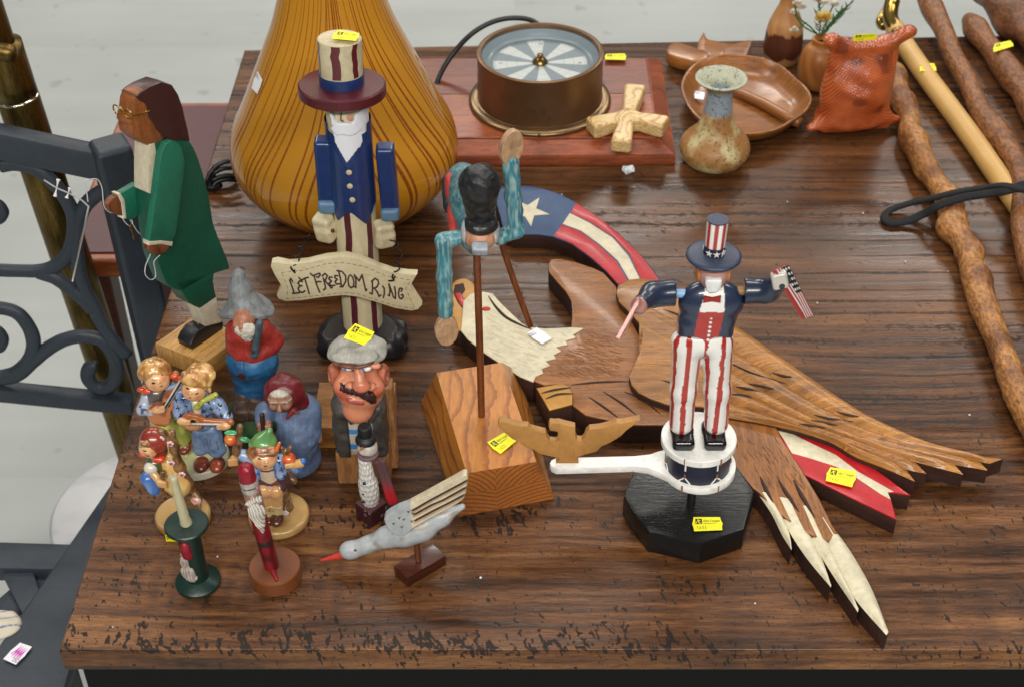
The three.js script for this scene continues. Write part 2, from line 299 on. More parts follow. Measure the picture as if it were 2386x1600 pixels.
  for (let i = 0; i < p.count; i++) { const dz = Math.abs(nn.getZ(i)) > 0.8 ? (76 - p.getY(i)) : 0, dx = Math.abs(nn.getX(i)) > 0.8 ? (76 - p.getY(i)) : 0; uv.setXY(i, (p.getX(i) - dx + 4) / W, (-p.getZ(i) + 5 - dz * 0.9 + (nn.getY(i) < -0.5 ? 5 : 0)) / D); }
  part(TBL, 'tabletop', g, m);
  const black = M('#060709', { rough: 0.6, specularIntensity: 0.3, map: worn, bump: bumpy, bs: 0.0001 });
  part(TBL, 'apron', mv(box(148, 11, 112, 0.3), 75.4, 67.4, -57), black);
  for (const [x, z] of [[5, -3.4], [146, -3.4], [5, -110], [146, -110]]) part(TBL, 'leg', mv(box(7, 62, 7, 0.4, 16, 'y'), x, 31, z), black);
}
// ---------- behind and beside the table ----------
{
  const st = thing('garden_chair', 'black wrought iron garden chair with scrolled back at left of table', 'chair', [-0.05, -0.76, -0.64]);
  const F = upright(st), ir = M('#2d3640', { rough: 0.5, map: worn, bump: bumpy, bs: 0.0005 });
  const P = (l, dz = 0) => l.map(([u, v]) => [...F(u, v, dz), dz]);
  const bar = (l, r, n = 'scroll', fl = 0.8) => { const g = limb(P(l), (t, a) => r * (1 - 0.16 * Math.cos(a * 2)) * (1 + 0.04 * (h2(Math.floor(t * 40), 3) - 0.5)), 70, 14); part(st, n, g, ir); };
  bar([[0, 386], [34, 382], [86, 396], [120, 423], [151, 461], [169, 499], [172, 540], [161, 584], [138, 614], [99, 630], [38, 631], [-40, 628]], 0.8);
  bar([[274, 430], [230, 450], [199, 477], [184, 511], [176, 561], [180, 614], [191, 660], [214, 706], [237, 756], [264, 794], [296, 828]], 0.8);
  bar([[88, 634], [130, 649], [165, 675], [191, 695], [216, 722]], 0.85);
  bar([[-60, 722], [0, 718], [38, 729], [65, 760], [77, 798], [65, 840], [34, 867], [-10, 878]], 0.84);
  bar([[-20, 884], [34, 875], [77, 840], [115, 809], [153, 790], [199, 783], [237, 794], [264, 829], [272, 863], [260, 894], [237, 905], [214, 894], [203, 872], [212, 853], [224, 856]], 0.86);
  bar([[-40, 768], [-8, 772], [3, 790], [-6, 808], [-30, 806]], 0.8);
  bar([[-40, 470], [-6, 480], [2, 495], [-8, 508], [-40, 505]], 0.8);
  const strip = (l, hw, th, n) => { const c = P(l), up = c.map(([x, y]) => [x, y + hw]), dn = c.map(([x, y]) => [x, y - hw]).reverse(); part(st, n, board([...up, ...dn], th, { bev: 0.5 }), ir); };
  strip([[-60, 322], [0, 330], [100, 351], [200, 372], [300, 388]], 2.05, 2.6, 'top_rail');
  strip([[-60, 906], [0, 911], [150, 926], [312, 941]], 1.2, 2.4, 'lower_rail');
  const a = F(310, 330), b = F(345, 960);
  const post = box(4.4, a[1] - b[1] + 40, 4.4, 0.7, 16, 'y'); part(st, 'post', mv(rotated(post, 0, 0.5, 0.02), (a[0] + b[0]) / 2 + 0.6, (a[1] + b[1]) / 2 - 20, 0.2), ir);
  // seat frame, level
  const Q = level(st), s = 46;
  const lv = (l, h) => l.map(([u, v]) => Q(u, v, h));
  part(st, 'seat_rail', slab(lv([[262, 1120], [0, 1497], [-90, 1630], [140, 1630], [176, 1510], [340, 1190]], s), s - 2.2, s, { bev: 0.3 }), ir);
  part(st, 'seat_rail', slab(lv([[-60, 1258], [200, 1266], [170, 1326], [-60, 1322]], s - 0.5), s - 3, s - 0.5, { bev: 0.4 }), ir);
  part(st, 'lattice_bar', slab(lv([[4, 1336], [72, 1318], [106, 1420], [60, 1450]], s - 1.2), s - 2, s - 1.2, { bev: 0.15 }), ir);
  part(st, 'lattice_bar', slab(lv([[112, 1352], [70, 1330], [-30, 1415], [-30, 1470], [20, 1450]], s - 2.1), s - 2.9, s - 2.1, { bev: 0.15 }), ir);
  part(st, 'leg', mv(box(3.4, 43, 3.4, 0.5, 16, 'y'), ...(() => { const q = Q(104, 1560, 43); return [q[0] + 1.6, 21.5, q[1]]; })()), ir);
  // the pale tag on the seat rail
  const tg = canvasTex(256, 150, (c, w, h) => {
    c.fillStyle = '#eceaf2'; c.fillRect(0, 0, w, h); c.strokeStyle = '#c136b0'; c.lineWidth = 17; c.lineCap = 'round'; c.beginPath();
    for (let i = 0; i < 9; i++) c.lineTo(52 + i * 19 + (i % 2) * 10, (i % 2 ? 34 : 92) + i * 1.5); c.stroke(); c.fillStyle = '#26262c'; c.font = 'bold 40px monospace'; c.fillText('12921', 128, 138);
  });
  stickerOn(st, 'price_tag', [[5, 1535], [38, 1550], [76, 1508], [44, 1497]].map(([u, v]) => at(u, v, -0.76 + 0.463)), tg);
}
function stickerOn(par, name, q, tex, lift = 0.0004, curl = 0.0004, shapePts) {          // q: world corners, bottom-left, bottom-right, top-right, top-left
  const o = shapePts ?? [[0.05, 0], [0.95, 0], [0.96, 0.3], [1, 0.5], [0.96, 0.7], [0.94, 1], [0.06, 1], [0.03, 0.7], [0, 0.5], [0.03, 0.3]];
  const s = new THREE.Shape(o.map((p) => new THREE.Vector2(p[0], p[1]))), g0 = new THREE.ExtrudeGeometry(s, { depth: 1, bevelEnabled: false });
  const [A, B, C, D] = q.map((p) => V3(...p)), nor = B.clone().sub(A).cross(D.clone().sub(A)).normalize(); if (nor.y < 0 && Math.abs(nor.y) > 0.2) nor.negate(); if (nor.dot(FW) > 0) nor.negate();
  const P = g0.attributes.position, uv = new Float32Array(P.count * 2), inv = par.matrixWorld; par.updateMatrixWorld(true); const im = par.matrixWorld.clone().invert();
  for (let i = 0; i < P.count; i++) {
    const a = P.getX(i), b = P.getY(i), z = P.getZ(i), w = A.clone().lerp(B, a).lerp(D.clone().lerp(C, a), b).addScaledVector(nor, lift + z * 0.00025 + curl * ((2 * a - 1) ** 2)).applyMatrix4(im);
    P.setXYZ(i, w.x * 100, w.y * 100, w.z * 100); uv[2 * i] = a; uv[2 * i + 1] = b;
  }
  const t = B.clone().sub(A).cross(D.clone().sub(A)).dot(nor) < 0;
  let g = g0; g.setAttribute('uv', new THREE.BufferAttribute(uv, 2)); if (t) { g = g.toNonIndexed ? (g.index ? g.toNonIndexed() : g) : g; const a = g.attributes; for (const k of ['position', 'uv']) { const n = a[k].itemSize, r = a[k].array; for (let i = 0; i < a[k].count; i += 3) for (let c = 0; c < n; c++) { const x = r[(i + 1) * n + c]; r[(i + 1) * n + c] = r[(i + 2) * n + c]; r[(i + 2) * n + c] = x; } } }
  g.computeVertexNormals();
  return part(par, name, g, M('#ffffff', { rough: 0.55, map: tex }));
}
const yellowTag = canvasTex(420, 200, (c, w, h) => {
  c.fillStyle = '#f3ee1c'; c.fillRect(0, 0, w, h);
  c.fillStyle = '#17170f'; c.fillRect(46, 26, 92, 74); c.strokeStyle = '#f3ee1c'; c.lineWidth = 9; c.beginPath(); c.moveTo(54, 92); c.lineTo(84, 36); c.lineTo(104, 92); c.stroke(); c.lineWidth = 8; c.beginPath(); c.arc(108, 68, 20, 0.6, 5.4); c.stroke();
  c.fillStyle = '#17170f'; c.font = 'bold 50px serif'; c.fillText('Alex Cooper', 150, 76, 236); c.font = 'bold 22px sans-serif'; c.fillText('auctioneers inc.', 152, 104, 226);
  c.font = '58px monospace'; c.fillStyle = '#4a4620'; c.fillText('1433', 54, 176, 150);
});
const whiteTag = canvasTex(256, 150, (c, w, h) => { c.fillStyle = '#e9e9f0'; c.fillRect(0, 0, w, h); c.fillStyle = '#2c2c34'; c.font = 'bold 46px monospace'; c.save(); c.translate(128, 75); c.rotate(Math.PI); c.fillText('17985', -10, 62); c.restore(); });
{
  const t = thing('floor_lamp', 'brushed brass pole of floor lamp standing behind the iron chair', 'lamp', [0, -0.76, -0.70]);
  const F = upright(t), br = M('#7d693c', { rough: 0.42, metal: 1, map: woodFine, bump: bumpy, bs: 0.00005 }), A = F(98, 400), B = F(165, 603), s = (A[0] - B[0]) / (A[1] - B[1]);
  const X = (y) => A[0] + (y - A[1]) * s, at2 = (y) => [X(y), y, 0], yr = F(58, 226)[1], yk = F(30, 100)[1], foot = at2(2);
  part(t, 'pole', limb([at2(1), at2(yr - 0.15)], () => 2.55, 4, 40), br); part(t, 'pole', limb([at2(yr + 0.15), at2(yk)], () => 2.5, 4, 40), br);
  part(t, 'ring', limb([at2(yr - 0.3), at2(yr + 0.3)], () => 2.52, 2, 40), M('#d8d2b8', { rough: 0.15, metal: 1 }));
  part(t, 'upper_pole', limb([at2(yk - 1), at2(yk + 45)], () => 1.75, 4, 36), br);
  const k = F(0, 92), k2 = F(32, 99); part(t, 'knob', carve(cap([k[0] - 3, k[1] + 0.6, 2.5], [k2[0], k2[1], 2.5], 1.05), [k[0] - 5, k[1] - 3, 0, k2[0] + 2, k[1] + 3, 5], 0.15), br);
  part(t, 'base', mv(lathe([[0, 0], [14, 0], [14, 0.8], [13, 1.4], [5, 2.2], [2.6, 3.4], [0, 3.4]], 60, 0), X(2), 0, 0), br);
}
{
  const c = at(300, 1185, -0.7), t = thing('marble_top_stand', 'round white marble top standing low on the floor left of table', 'table', [c[0] + 0.03, -0.76, c[2]]);
  const mt = dataTex(256, 256, (u, v) => { const a = fb(u * 5, v * 5, 5), q = 0.7 + 0.12 * (a - 0.5) - 0.05 * ss(0.06, 0, Math.abs(fb(u * 3 + 4, v * 3, 4) - 0.5)); return [q * 0.98, q * 0.985, q]; }, true);
  part(t, 'marble_top', boxUV(mv(lathe([[0, 0], [15.4, 0], [16, 0.5], [16, 1.5], [15.5, 2], [0, 2]], 80, 0), 0, 3.5, 0), 30), M('#ffffff', { rough: 0.3, map: mt }));
  part(t, 'stand', lathe([[0, 0], [12, 0], [12, 1], [6, 3.5], [0, 3.5]], 40, 0), M('#1c1c1e', { rough: 0.5 }));
}
{
  const q = at(520, 245, -0.1), t = thing('leather_top_table', 'low table with maroon leather top and wood rim behind the figurine table', 'table', [q[0], -0.76, q[2]]);
  part(t, 'rim', mv(box(62, 3, 42, 0.5), 15.4, 64.5, 20), M('#a2572f', { rough: 0.4, map: woodFine }));
  part(t, 'leather_top', mv(box(59, 0.4, 39, 0.1), 15.4, 66.05, 20), M('#4c161d', { rough: 0.45, bump: bumpy, bs: 0.0003 }));
  for (const [x, z] of [[-12, 37], [42, 37], [-12, 3], [42, 3]]) part(t, 'leg', mv(box(4, 63, 4, 0.4), x, 31.5, z), M('#5b2c18', { rough: 0.4, map: woodFine }));
}
{
  const q = at(6, 1462, -0.3), t = thing('folded_cloth', 'cream cloth with thin blue stripes lying on the iron chair seat', 'cloth', [q[0], -0.305, q[2]]);
  const f = rough3(su(0.8, ell([-1.2, 0.6, 0], [3.2, 0.8, 2]), cap([-4, 0.9, 1.2], [1.2, 0.7, -0.6], 0.7, 0.5), cap([-4, 0.8, -1.2], [0.6, 0.7, -1.6], 0.6)), 0.4, 0.8);
  part(t, 'cloth', carve(f, [-5.5, -0.3, -3.2, 2.6, 2.4, 3.2], 0.14, (x, y, z) => (Math.abs(((z + 0.4 * x + 9) % 1.3) - 0.6) < 0.08 ? [0.12, 0.16, 0.35] : [0.62, 0.56, 0.45])), M('#ffffff', { rough: 0.9, vc: true }));
}
// ---------- back row ----------
{
  const b = at(815, 480), t = thing('glass_vase', 'large amber teardrop glass vase with brown swirling stripes', 'vase', [b[0], 0, b[2]]);
  const tx = canvasTex(2048, 1024, (c, w, h) => {
    c.fillStyle = '#bc821d'; c.fillRect(0, 0, w, h);
    const n = 66;
    for (let k = 0; k < n; k++) {
      const th0 = (k + 0.9 * (rnd() - 0.5)) / n, wd = 5 + 6 * rnd() * rnd(), dk = rnd();
      const c0 = Math.round(th0 * 2 - 0.5) / 2 + 0.25, dd = (th0 - c0) / 0.25;
      c.strokeStyle = dk > 0.35 ? 'rgba(126,60,6,0.85)' : 'rgba(146,80,12,0.7)'; c.lineCap = 'round';
      let q = null;
      for (let s = 0; s <= 60; s++) {
        const y = s / 60, pw = 1.9 - 1.25 * ss(0.15, 0.85, y) + 0.35 * ss(0.85, 1, y), x = c0 + 0.25 * Math.sign(dd) * Math.pow(Math.min(Math.abs(dd), 1), pw) + 0.003 * Math.sin(y * 9 + k);
        const p = [x * w, y * h]; if (q) { c.lineWidth = wd * (0.55 + 0.75 * y); for (const o of [-w, 0, w]) { c.beginPath(); c.moveTo(q[0] + o, q[1]); c.lineTo(p[0] + o, p[1]); c.stroke(); } } q = p;
      }
    }
  });
  tx.wrapS = THREE.RepeatWrapping; tx.repeat.set(1, 1);
  const prof = [[0, 0.3], [4.6, 0], [5.6, 0.1], [8.6, 1.3], [11.2, 3.2], [13.3, 5.8], [14.15, 8.6], [13.7, 11.6], [12.1, 15], [10.4, 18.8], [8.7, 22.6], [7.1, 26.4], [5.9, 30.5], [5.2, 35], [5.1, 40], [5.2, 43], [5.6, 44.5], [5.2, 44.4], [4.8, 42], [4.6, 39], [4.4, 36.5]];
  const g = lathe(prof, 128, 6), P = g.attributes.position, uv = g.attributes.uv;
  for (let i = 0; i < P.count; i++) uv.setY(i, cl(P.getY(i) / 45));
  g.rotateY(-Math.PI / 2 + 0.12);
  part(t, 'body', g, M('#ffffff', { rough: 0.5, coat: 1, coatRough: 0.015, map: tx, specularIntensity: 0.3 }));
  const F = upright(t), q = [[579, 197], [603, 221], [613, 183], [602, 164]].map(([u, v]) => { const a = F(u, v, 4.6); return [a[0] * 0.01 + b[0], a[1] * 0.01, b[2] + 0.046]; });
  // the tag bends round the glass: corners put on the surface
  const rAt = (y) => { let k = 6; while (prof[k + 1][1] < y) k++; const s = (y - prof[k][1]) / (prof[k + 1][1] - prof[k][1]); return prof[k][0] + (prof[k + 1][0] - prof[k][0]) * s; };
  const onGlass = ([u, v]) => { let z = 4; for (let i = 0; i < 40; i++) { const a = F(u, v, z), r = rAt(a[1]) + 0.02; z = 0.5 * z + 0.5 * Math.sqrt(Math.max(r * r - a[0] * a[0], 0)); } const a = F(u, v, z); return [b[0] + a[0] / 100, a[1] / 100, b[2] + z / 100]; };
  stickerOn(t, 'price_tag', [[588, 205], [603, 220], [615, 188], [602, 165]].map(onGlass), whiteTag, 0.0012, 0.0006);
}
{
  const b = at(1258, 237, 0.03), t = thing('ship_compass', 'brass drum compass with glass face mounted on long mahogany board', 'compass', [b[0], 0, b[2]]);
  const L = level(t), F = upright(t), mah = M('#9a4e2b', { rough: 0.38, coat: 0.12, map: woodFine });
  const o = [L(546, 392), L(1573, 385), L(1532, 118, 3), L(600, 118, 3)]; o[2][0] = o[1][0] + 0.1; o[3][0] = o[0][0] + 0.3;
  const ins = (p, d) => { const cx = p.reduce((s, q) => s + q[0], 0) / 4, cz = p.reduce((s, q) => s + q[1], 0) / 4; return p.map(([x, z]) => [x + Math.sign(cx - x) * d, z + Math.sign(cz - z) * d]); };
  part(t, 'board', slab(o, 0, 1.5, { bev: 0.12 }), mah);
  const g = slab(ins(o, 0.1), 1.5, 3, { bev: 0.1 }), P = g.attributes.position, hi = ins(o, 2.3);                    // sloping moulded edge
  for (let i = 0; i < P.count; i++) if (P.getY(i) > 2.5) { const cx = (o[0][0] + o[1][0]) / 2, cz = (o[0][1] + o[2][1]) / 2; P.setX(i, P.getX(i) + Math.sign(cx - P.getX(i)) * 2.1); P.setZ(i, P.getZ(i) + Math.sign(cz - P.getZ(i)) * 2.1); }
  part(t, 'moulding', toCreasedNormals(g, 0.4), mah);
  const zs = [[-0.15, -13.6, '#83361b'], [13.2, -0.45, '#a4481f']];
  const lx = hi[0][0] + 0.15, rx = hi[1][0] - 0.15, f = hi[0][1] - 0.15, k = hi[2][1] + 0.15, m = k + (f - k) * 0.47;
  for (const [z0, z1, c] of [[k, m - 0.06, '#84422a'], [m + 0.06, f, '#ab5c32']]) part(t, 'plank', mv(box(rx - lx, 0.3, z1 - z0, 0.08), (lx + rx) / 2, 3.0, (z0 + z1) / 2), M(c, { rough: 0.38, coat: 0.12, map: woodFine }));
  const y0 = 3.15, br = M('#7d5f42', { rough: 0.4, metal: 0.7, map: worn }), br2 = M('#8f7656', { rough: 0.32, metal: 0.85, map: worn });
  part(t, 'flange', mv(lathe([[8.2, 0], [9.7, 0], [9.8, 0.25], [9.7, 0.5], [9.35, 0.7], [8.9, 0.75], [8.7, 0.65], [8.5, 0.8]], 96, 0), 0, y0, 0), br2);
  part(t, 'case', mv(toCreasedNormals(lathe([[8.7, 0.1], [8.55, 0.9], [8.5, 7.0], [8.58, 7.25], [8.55, 7.5], [8.3, 7.6], [8.0, 7.5], [7.95, 7.1], [7.95, 5.0], [7.7, 5.0]], 96, 0), 0.7), 0, y0, 0), br);
  part(t, 'screw', mv(carve(sph([0, 0, 0], 0.2), [-0.3, -0.3, -0.3, 0.3, 0.3, 0.3], 0.06), -0.2, y0 + 0.35, 9.75), M('#4a3a22', { rough: 0.4, metal: 1 }));
  part(t, 'inner_bowl', mv(lathe([[7.93, 6.9], [7.3, 6.2], [7.0, 5.55], [0, 5.55]], 80, 0), 0, y0, 0), M('#84939b', { rough: 0.25, side: THREE.DoubleSide }));
  const dial = canvasTex(512, 512, (c, w) => {
    c.fillStyle = '#6c787e'; c.fillRect(0, 0, w, w); c.translate(w / 2, w / 2);
    for (let i = 0; i < 16; i++) { c.fillStyle = i % 2 ? '#c6ccc8' : '#7d8a91'; c.beginPath(); c.moveTo(0, 0); c.arc(0, 0, 236, i * Math.PI / 8 + 0.1, (i + 1) * Math.PI / 8 + 0.1); c.fill(); }
    c.strokeStyle = '#565f62'; c.lineWidth = 3; for (const r of [120, 170]) { c.beginPath(); c.arc(0, 0, r, 0, 7); c.globalAlpha = 0.3; c.stroke(); c.globalAlpha = 1; }
    for (let i = 0; i < 72; i++) { c.save(); c.rotate(i * Math.PI / 36); c.fillStyle = '#3f474a'; c.fillRect(-1.5, 222, 3, i % 6 ? 12 : 24); c.restore(); }
    c.fillStyle = '#30373a'; c.font = 'bold 26px serif'; ['N', 'E', 'S', 'W'].forEach((s, i) => { c.save(); c.rotate(i * Math.PI / 2); c.fillText(s, -9, -190); c.restore(); });
  });
  const dg = new THREE.CylinderGeometry(6.9, 6.9, 0.2, 72); part(t, 'dial', mv(dg, 0, y0 + 5.75, 0), M('#ffffff', { rough: 0.5, map: dial }));
  part(t, 'pivot', mv(lathe([[1.0, 0], [1.1, 0.3], [0.6, 0.8], [0.3, 1.0], [0.28, 1.05], [0.45, 1.1], [0.45, 1.3], [0.3, 1.4], [0, 1.42]], 32, 0), 0, y0 + 5.8, 0), M('#8a6a36', { rough: 0.25, metal: 1 }));
  part(t, 'glass', mv(new THREE.CylinderGeometry(7.95, 7.95, 0.15, 72), 0, y0 + 7.32, 0), M('#ffffff', { rough: 0.02, transmission: 1, thickness: 0, ior: 1.45 }));
  const st = (u, v, w, hh) => [[u, v + hh], [u + w, v + hh], [u + w, v], [u, v]];
  stickerOn(t, 'auction_tag', [[1408, 144], [1460, 145], [1459, 130], [1410, 131]].map(([u, v]) => { const q = at(u, v, 0.0335); return q; }), yellowTag, 0.0004, 0.004);
  const c = M('#15171a', { rough: 0.45 });
  const A = [[1262, 62, -9], [1235, 46, -10], [1190, 42, -10.5], [1145, 52, -10], [1100, 78, -9], [1058, 122, -8], [1030, 165, -6.5], [1018, 195, -5], [1010, 230, -4]].map(([u, v, z]) => [...F(u, v, z), z]);
  part(t, 'cord', tube(A, 0.36, 60, 10), c);
}
{
  const b = at(500, 440), t = thing('power_cable', 'bundle of black electric cable lying between amber vase and table edge', 'cable', [b[0], 0, b[2]]);
  const F = upright(t), c = M('#14161a', { rough: 0.4 });
  for (const l of [[[545, 372], [520, 378], [498, 392], [486, 412], [482, 436], [500, 440]], [[548, 392], [522, 392], [500, 402], [488, 420], [490, 440], [515, 432]], [[550, 408], [520, 410], [498, 418], [484, 428], [478, 444]], [[552, 424], [530, 418], [505, 424], [494, 438], [478, 440]]]) {
    let z = -2; const p = l.map(([u, v]) => { z += 0.5; const q = F(u, v, z); return [q[0], Math.max(q[1], 0.35), z]; }); part(t, 'cable', tube(p, 0.34, 40, 8), c);
  }
  part(t, 'tie', rotated(new THREE.TorusGeometry(1.1, 0.18, 8, 30), 0.3, 1.2, 0).translate(...[...F(490, 414), 0.2]), c);
}
{
  const b = at(1448, 292, 0.035), t = thing('olive_wood_cross', 'pale swirled olive wood cross lying on the mahogany board', 'cross', [b[0], 0.033, b[2]]);
  const L = level(t), A = L(1480, 207, 1.2), B = L(1447, 340, 1.2), C = L(1375, 297, 1.2), D = L(1552, 295, 1.2), m = [(A[0] + B[0]) / 2 - 0.1, 1.1, 0];
  const arm = (p, w0, w1, h) => { const dx = p[0] - m[0], dz = p[1] - m[2], l = Math.hypot(dx, dz), a = -Math.atan2(dz, dx); return turn((x, y, z) => { const X = x - m[0], w = w0 + (w1 - w0) * ss(0, l, X); return rbx([m[0] + l / 2, 1.1, m[2]], [l / 2, h, w], 0.45)(x, y, z); }, m, 0, a, 0); };
  const f = su(0.9, arm(A, 0.9, 1.45, 1.0), arm(B, 0.9, 1.35, 1.05), arm(C, 0.9, 1.5, 1.05), arm(D, 0.9, 1.5, 1.05));
  const ow = (x, y, z) => { const w = (x * 0.25 + y * 1.1 + 0.22 * z + 1.5 * v3n(x * 0.5, y * 0.6, z * 0.5)) * 2.1, q = w - Math.floor(w); return mix(lin('#e3c48a'), lin('#a97c52'), ss(0.55, 0.85, q) * (1 - ss(0.9, 1, q)) * 0.85); };
  part(t, 'cross', carve(f, [-6, -0.1, -9, 7, 2.6, 8], 0.16, ow), satin);
}
{
  const b = at(1766, 232), t = thing('pineapple_dish', 'divided wooden serving dish shaped like a pineapple', 'dish', [b[0], 0, b[2]]);
  const L = level(t), S = (x, y) => [1500 + x / 2.64, y / 2.64], wd = M('#a06630', { rough: 0.36, coat: 0.25, map: woodFine });
  const o = [[228, 525], [262, 640], [330, 730], [430, 790], [560, 825], [700, 828], [830, 800], [940, 735], [1010, 680], [1036, 610], [1010, 550], [945, 490], [850, 410], [740, 362], [640, 345], [530, 335], [430, 345], [340, 378], [275, 430]].map((p) => L(...S(...p), 2.8));
  const cv = new THREE.CatmullRomCurve3(o.map((p) => V3(p[0], 0, p[1])), true, 'centripetal').getPoints(96), cx = o.reduce((s, p) => s + p[0], 0) / o.length, cz = o.reduce((s, p) => s + p[1], 0) / o.length;
  const ring = (k, y) => cv.map((p) => [cx + (p.x - cx) * k, y, cz + (p.z - cz) * k]);
  const rings = [ring(0.02, 0.05), ring(0.62, 0.05), ring(0.78, 0.3), ring(0.9, 1.2), ring(0.98, 2.5), ring(1, 2.9), ring(0.985, 3.05), ring(0.95, 3), ring(0.9, 2.3), ring(0.82, 1.3), ring(0.68, 0.75), ring(0.02, 0.65)], pos = [], ix = [], n = 97;
  rings.forEach((r) => r.forEach((p) => pos.push(...p)));
  for (let i = 0; i < rings.length - 1; i++) for (let j = 0; j < 96; j++) { const k = i * n + j; ix.push(k, k + 1, k + n, k + 1, k + n + 1, k + n); }
  let g = new THREE.BufferGeometry(); g.setAttribute('position', new THREE.Float32BufferAttribute(pos, 3)); g.setIndex(ix); g.computeVertexNormals();
  part(t, 'bowl', boxUV(g, 16), wd);
  const d0 = L(...S(520, 530), 1.5), d1 = L(...S(740, 640), 1.5), d2 = L(...S(905, 745), 1.5);
  part(t, 'divider', limb([[d0[0] - 2, 0.9, d0[1] - 2.6], [d0[0], 1.1, d0[1]], [d1[0], 1.5, d1[1]], [d2[0], 1.8, d2[1]], [d2[0] + 1.2, 1.6, d2[1] + 0.7]], (tt, a) => 0.75, 40, 14), wd);
  const crown = [[[148, 290], [200, 262], [300, 290], [400, 330], [340, 385], [240, 370], [150, 335]], [[372, 192], [400, 235], [470, 250], [500, 330], [430, 345], [350, 330], [330, 280]], [[462, 248], [560, 252], [660, 228], [655, 285], [610, 345], [500, 345], [470, 300]]];
  crown.forEach((c, i) => part(t, 'crown_leaf', slab(c.map((p) => L(...S(...p), 2.5)), 0.8 - 0.2 * i, 2.7 - 0.25 * i, { bev: 0.35, curve: 4 }), wd));
  stickerOn(t, 'price_tag', [[1617, 236], [1640, 240], [1644, 222], [1618, 219]].map(([u, v]) => at(u, v, 0.0128)), whiteTag, 0.004, 0.001);
}
{
  const b = at(1663, 376), t = thing('bud_vase', 'speckled stoneware bud vase with wide blue grey lip', 'vase', [b[0], 0, b[2]]);
  const g = lathe([[0, 0], [2.9, 0], [3.9, 0.5], [4.5, 1.5], [4.65, 2.4], [4.3, 3.4], [3.5, 4.3], [2.7, 5.2], [2.2, 6.4], [1.85, 8], [1.7, 9.6], [1.75, 10.8], [2.4, 11.7], [3.2, 12.3], [3.35, 12.55], [3.1, 12.65], [2.2, 12.2], [1.3, 11.5], [1, 10], [0.9, 8]], 180, 16);
  const c1 = lin('#9c6f3c'), c2 = lin('#c3b585'), c3 = lin('#8d9aa6'), c4 = lin('#a5a892'), dk = lin('#4a2c14');
  dye(g, (x, y, z) => { const n = v3n(x * 0.5 + 3, y * 0.4, z * 0.5), a = v3n(x * 1.6, y * 1.6, z * 1.6); let c = mix(c1, c2, ss(0.35, 0.75, n * 0.7 + a * 0.3 + 0.12 * Math.cos(y))); c = mix(c, c3, ss(7.6, 8.4, y + 0.5 * a)); c = mix(c, c4, ss(10.7, 11.4, y)); const s = v3n(x * 5.5, y * 5.5, z * 5.5); return mix(c, dk, ss(0.7, 0.8, s) * 0.8); });
  part(t, 'body', g, M('#ffffff', { rough: 0.5, vc: true, coat: 0.05, side: THREE.DoubleSide }));
}
{
  const b = at(1821, 140), t = thing('turned_wood_vase', 'small turned wood vase with dark bark band', 'vase', [b[0], 0, b[2]]);
  const p = [[0, 0], [2.2, 0], [2.4, 0.4], [2.8, 1.6], [2.75, 4], [2.4, 6.2], [1.7, 8], [1.2, 9.3], [1.2, 10.4], [1.7, 11.4], [1.5, 11.5], [1, 10.5], [0.7, 9]];
  const g = lathe(p, 56, 6); dye(g, (x, y, z) => { const e = y + 0.5 * (v3n(x * 1.1, y, z * 1.1) - 0.5) * 2; const w = vn(x * 2 + y * 0.3, z * 2 + y * 0.3); return e > 1.3 && e < 4.9 && x * 0.2 + e < 5.2 ? mix(lin('#4a2417'), lin('#5c2f1c'), w) : mix(lin('#a8703f'), lin('#c0935f'), w); });
  part(t, 'body', g, M('#ffffff', { rough: 0.45, vc: true, side: THREE.DoubleSide }));
}
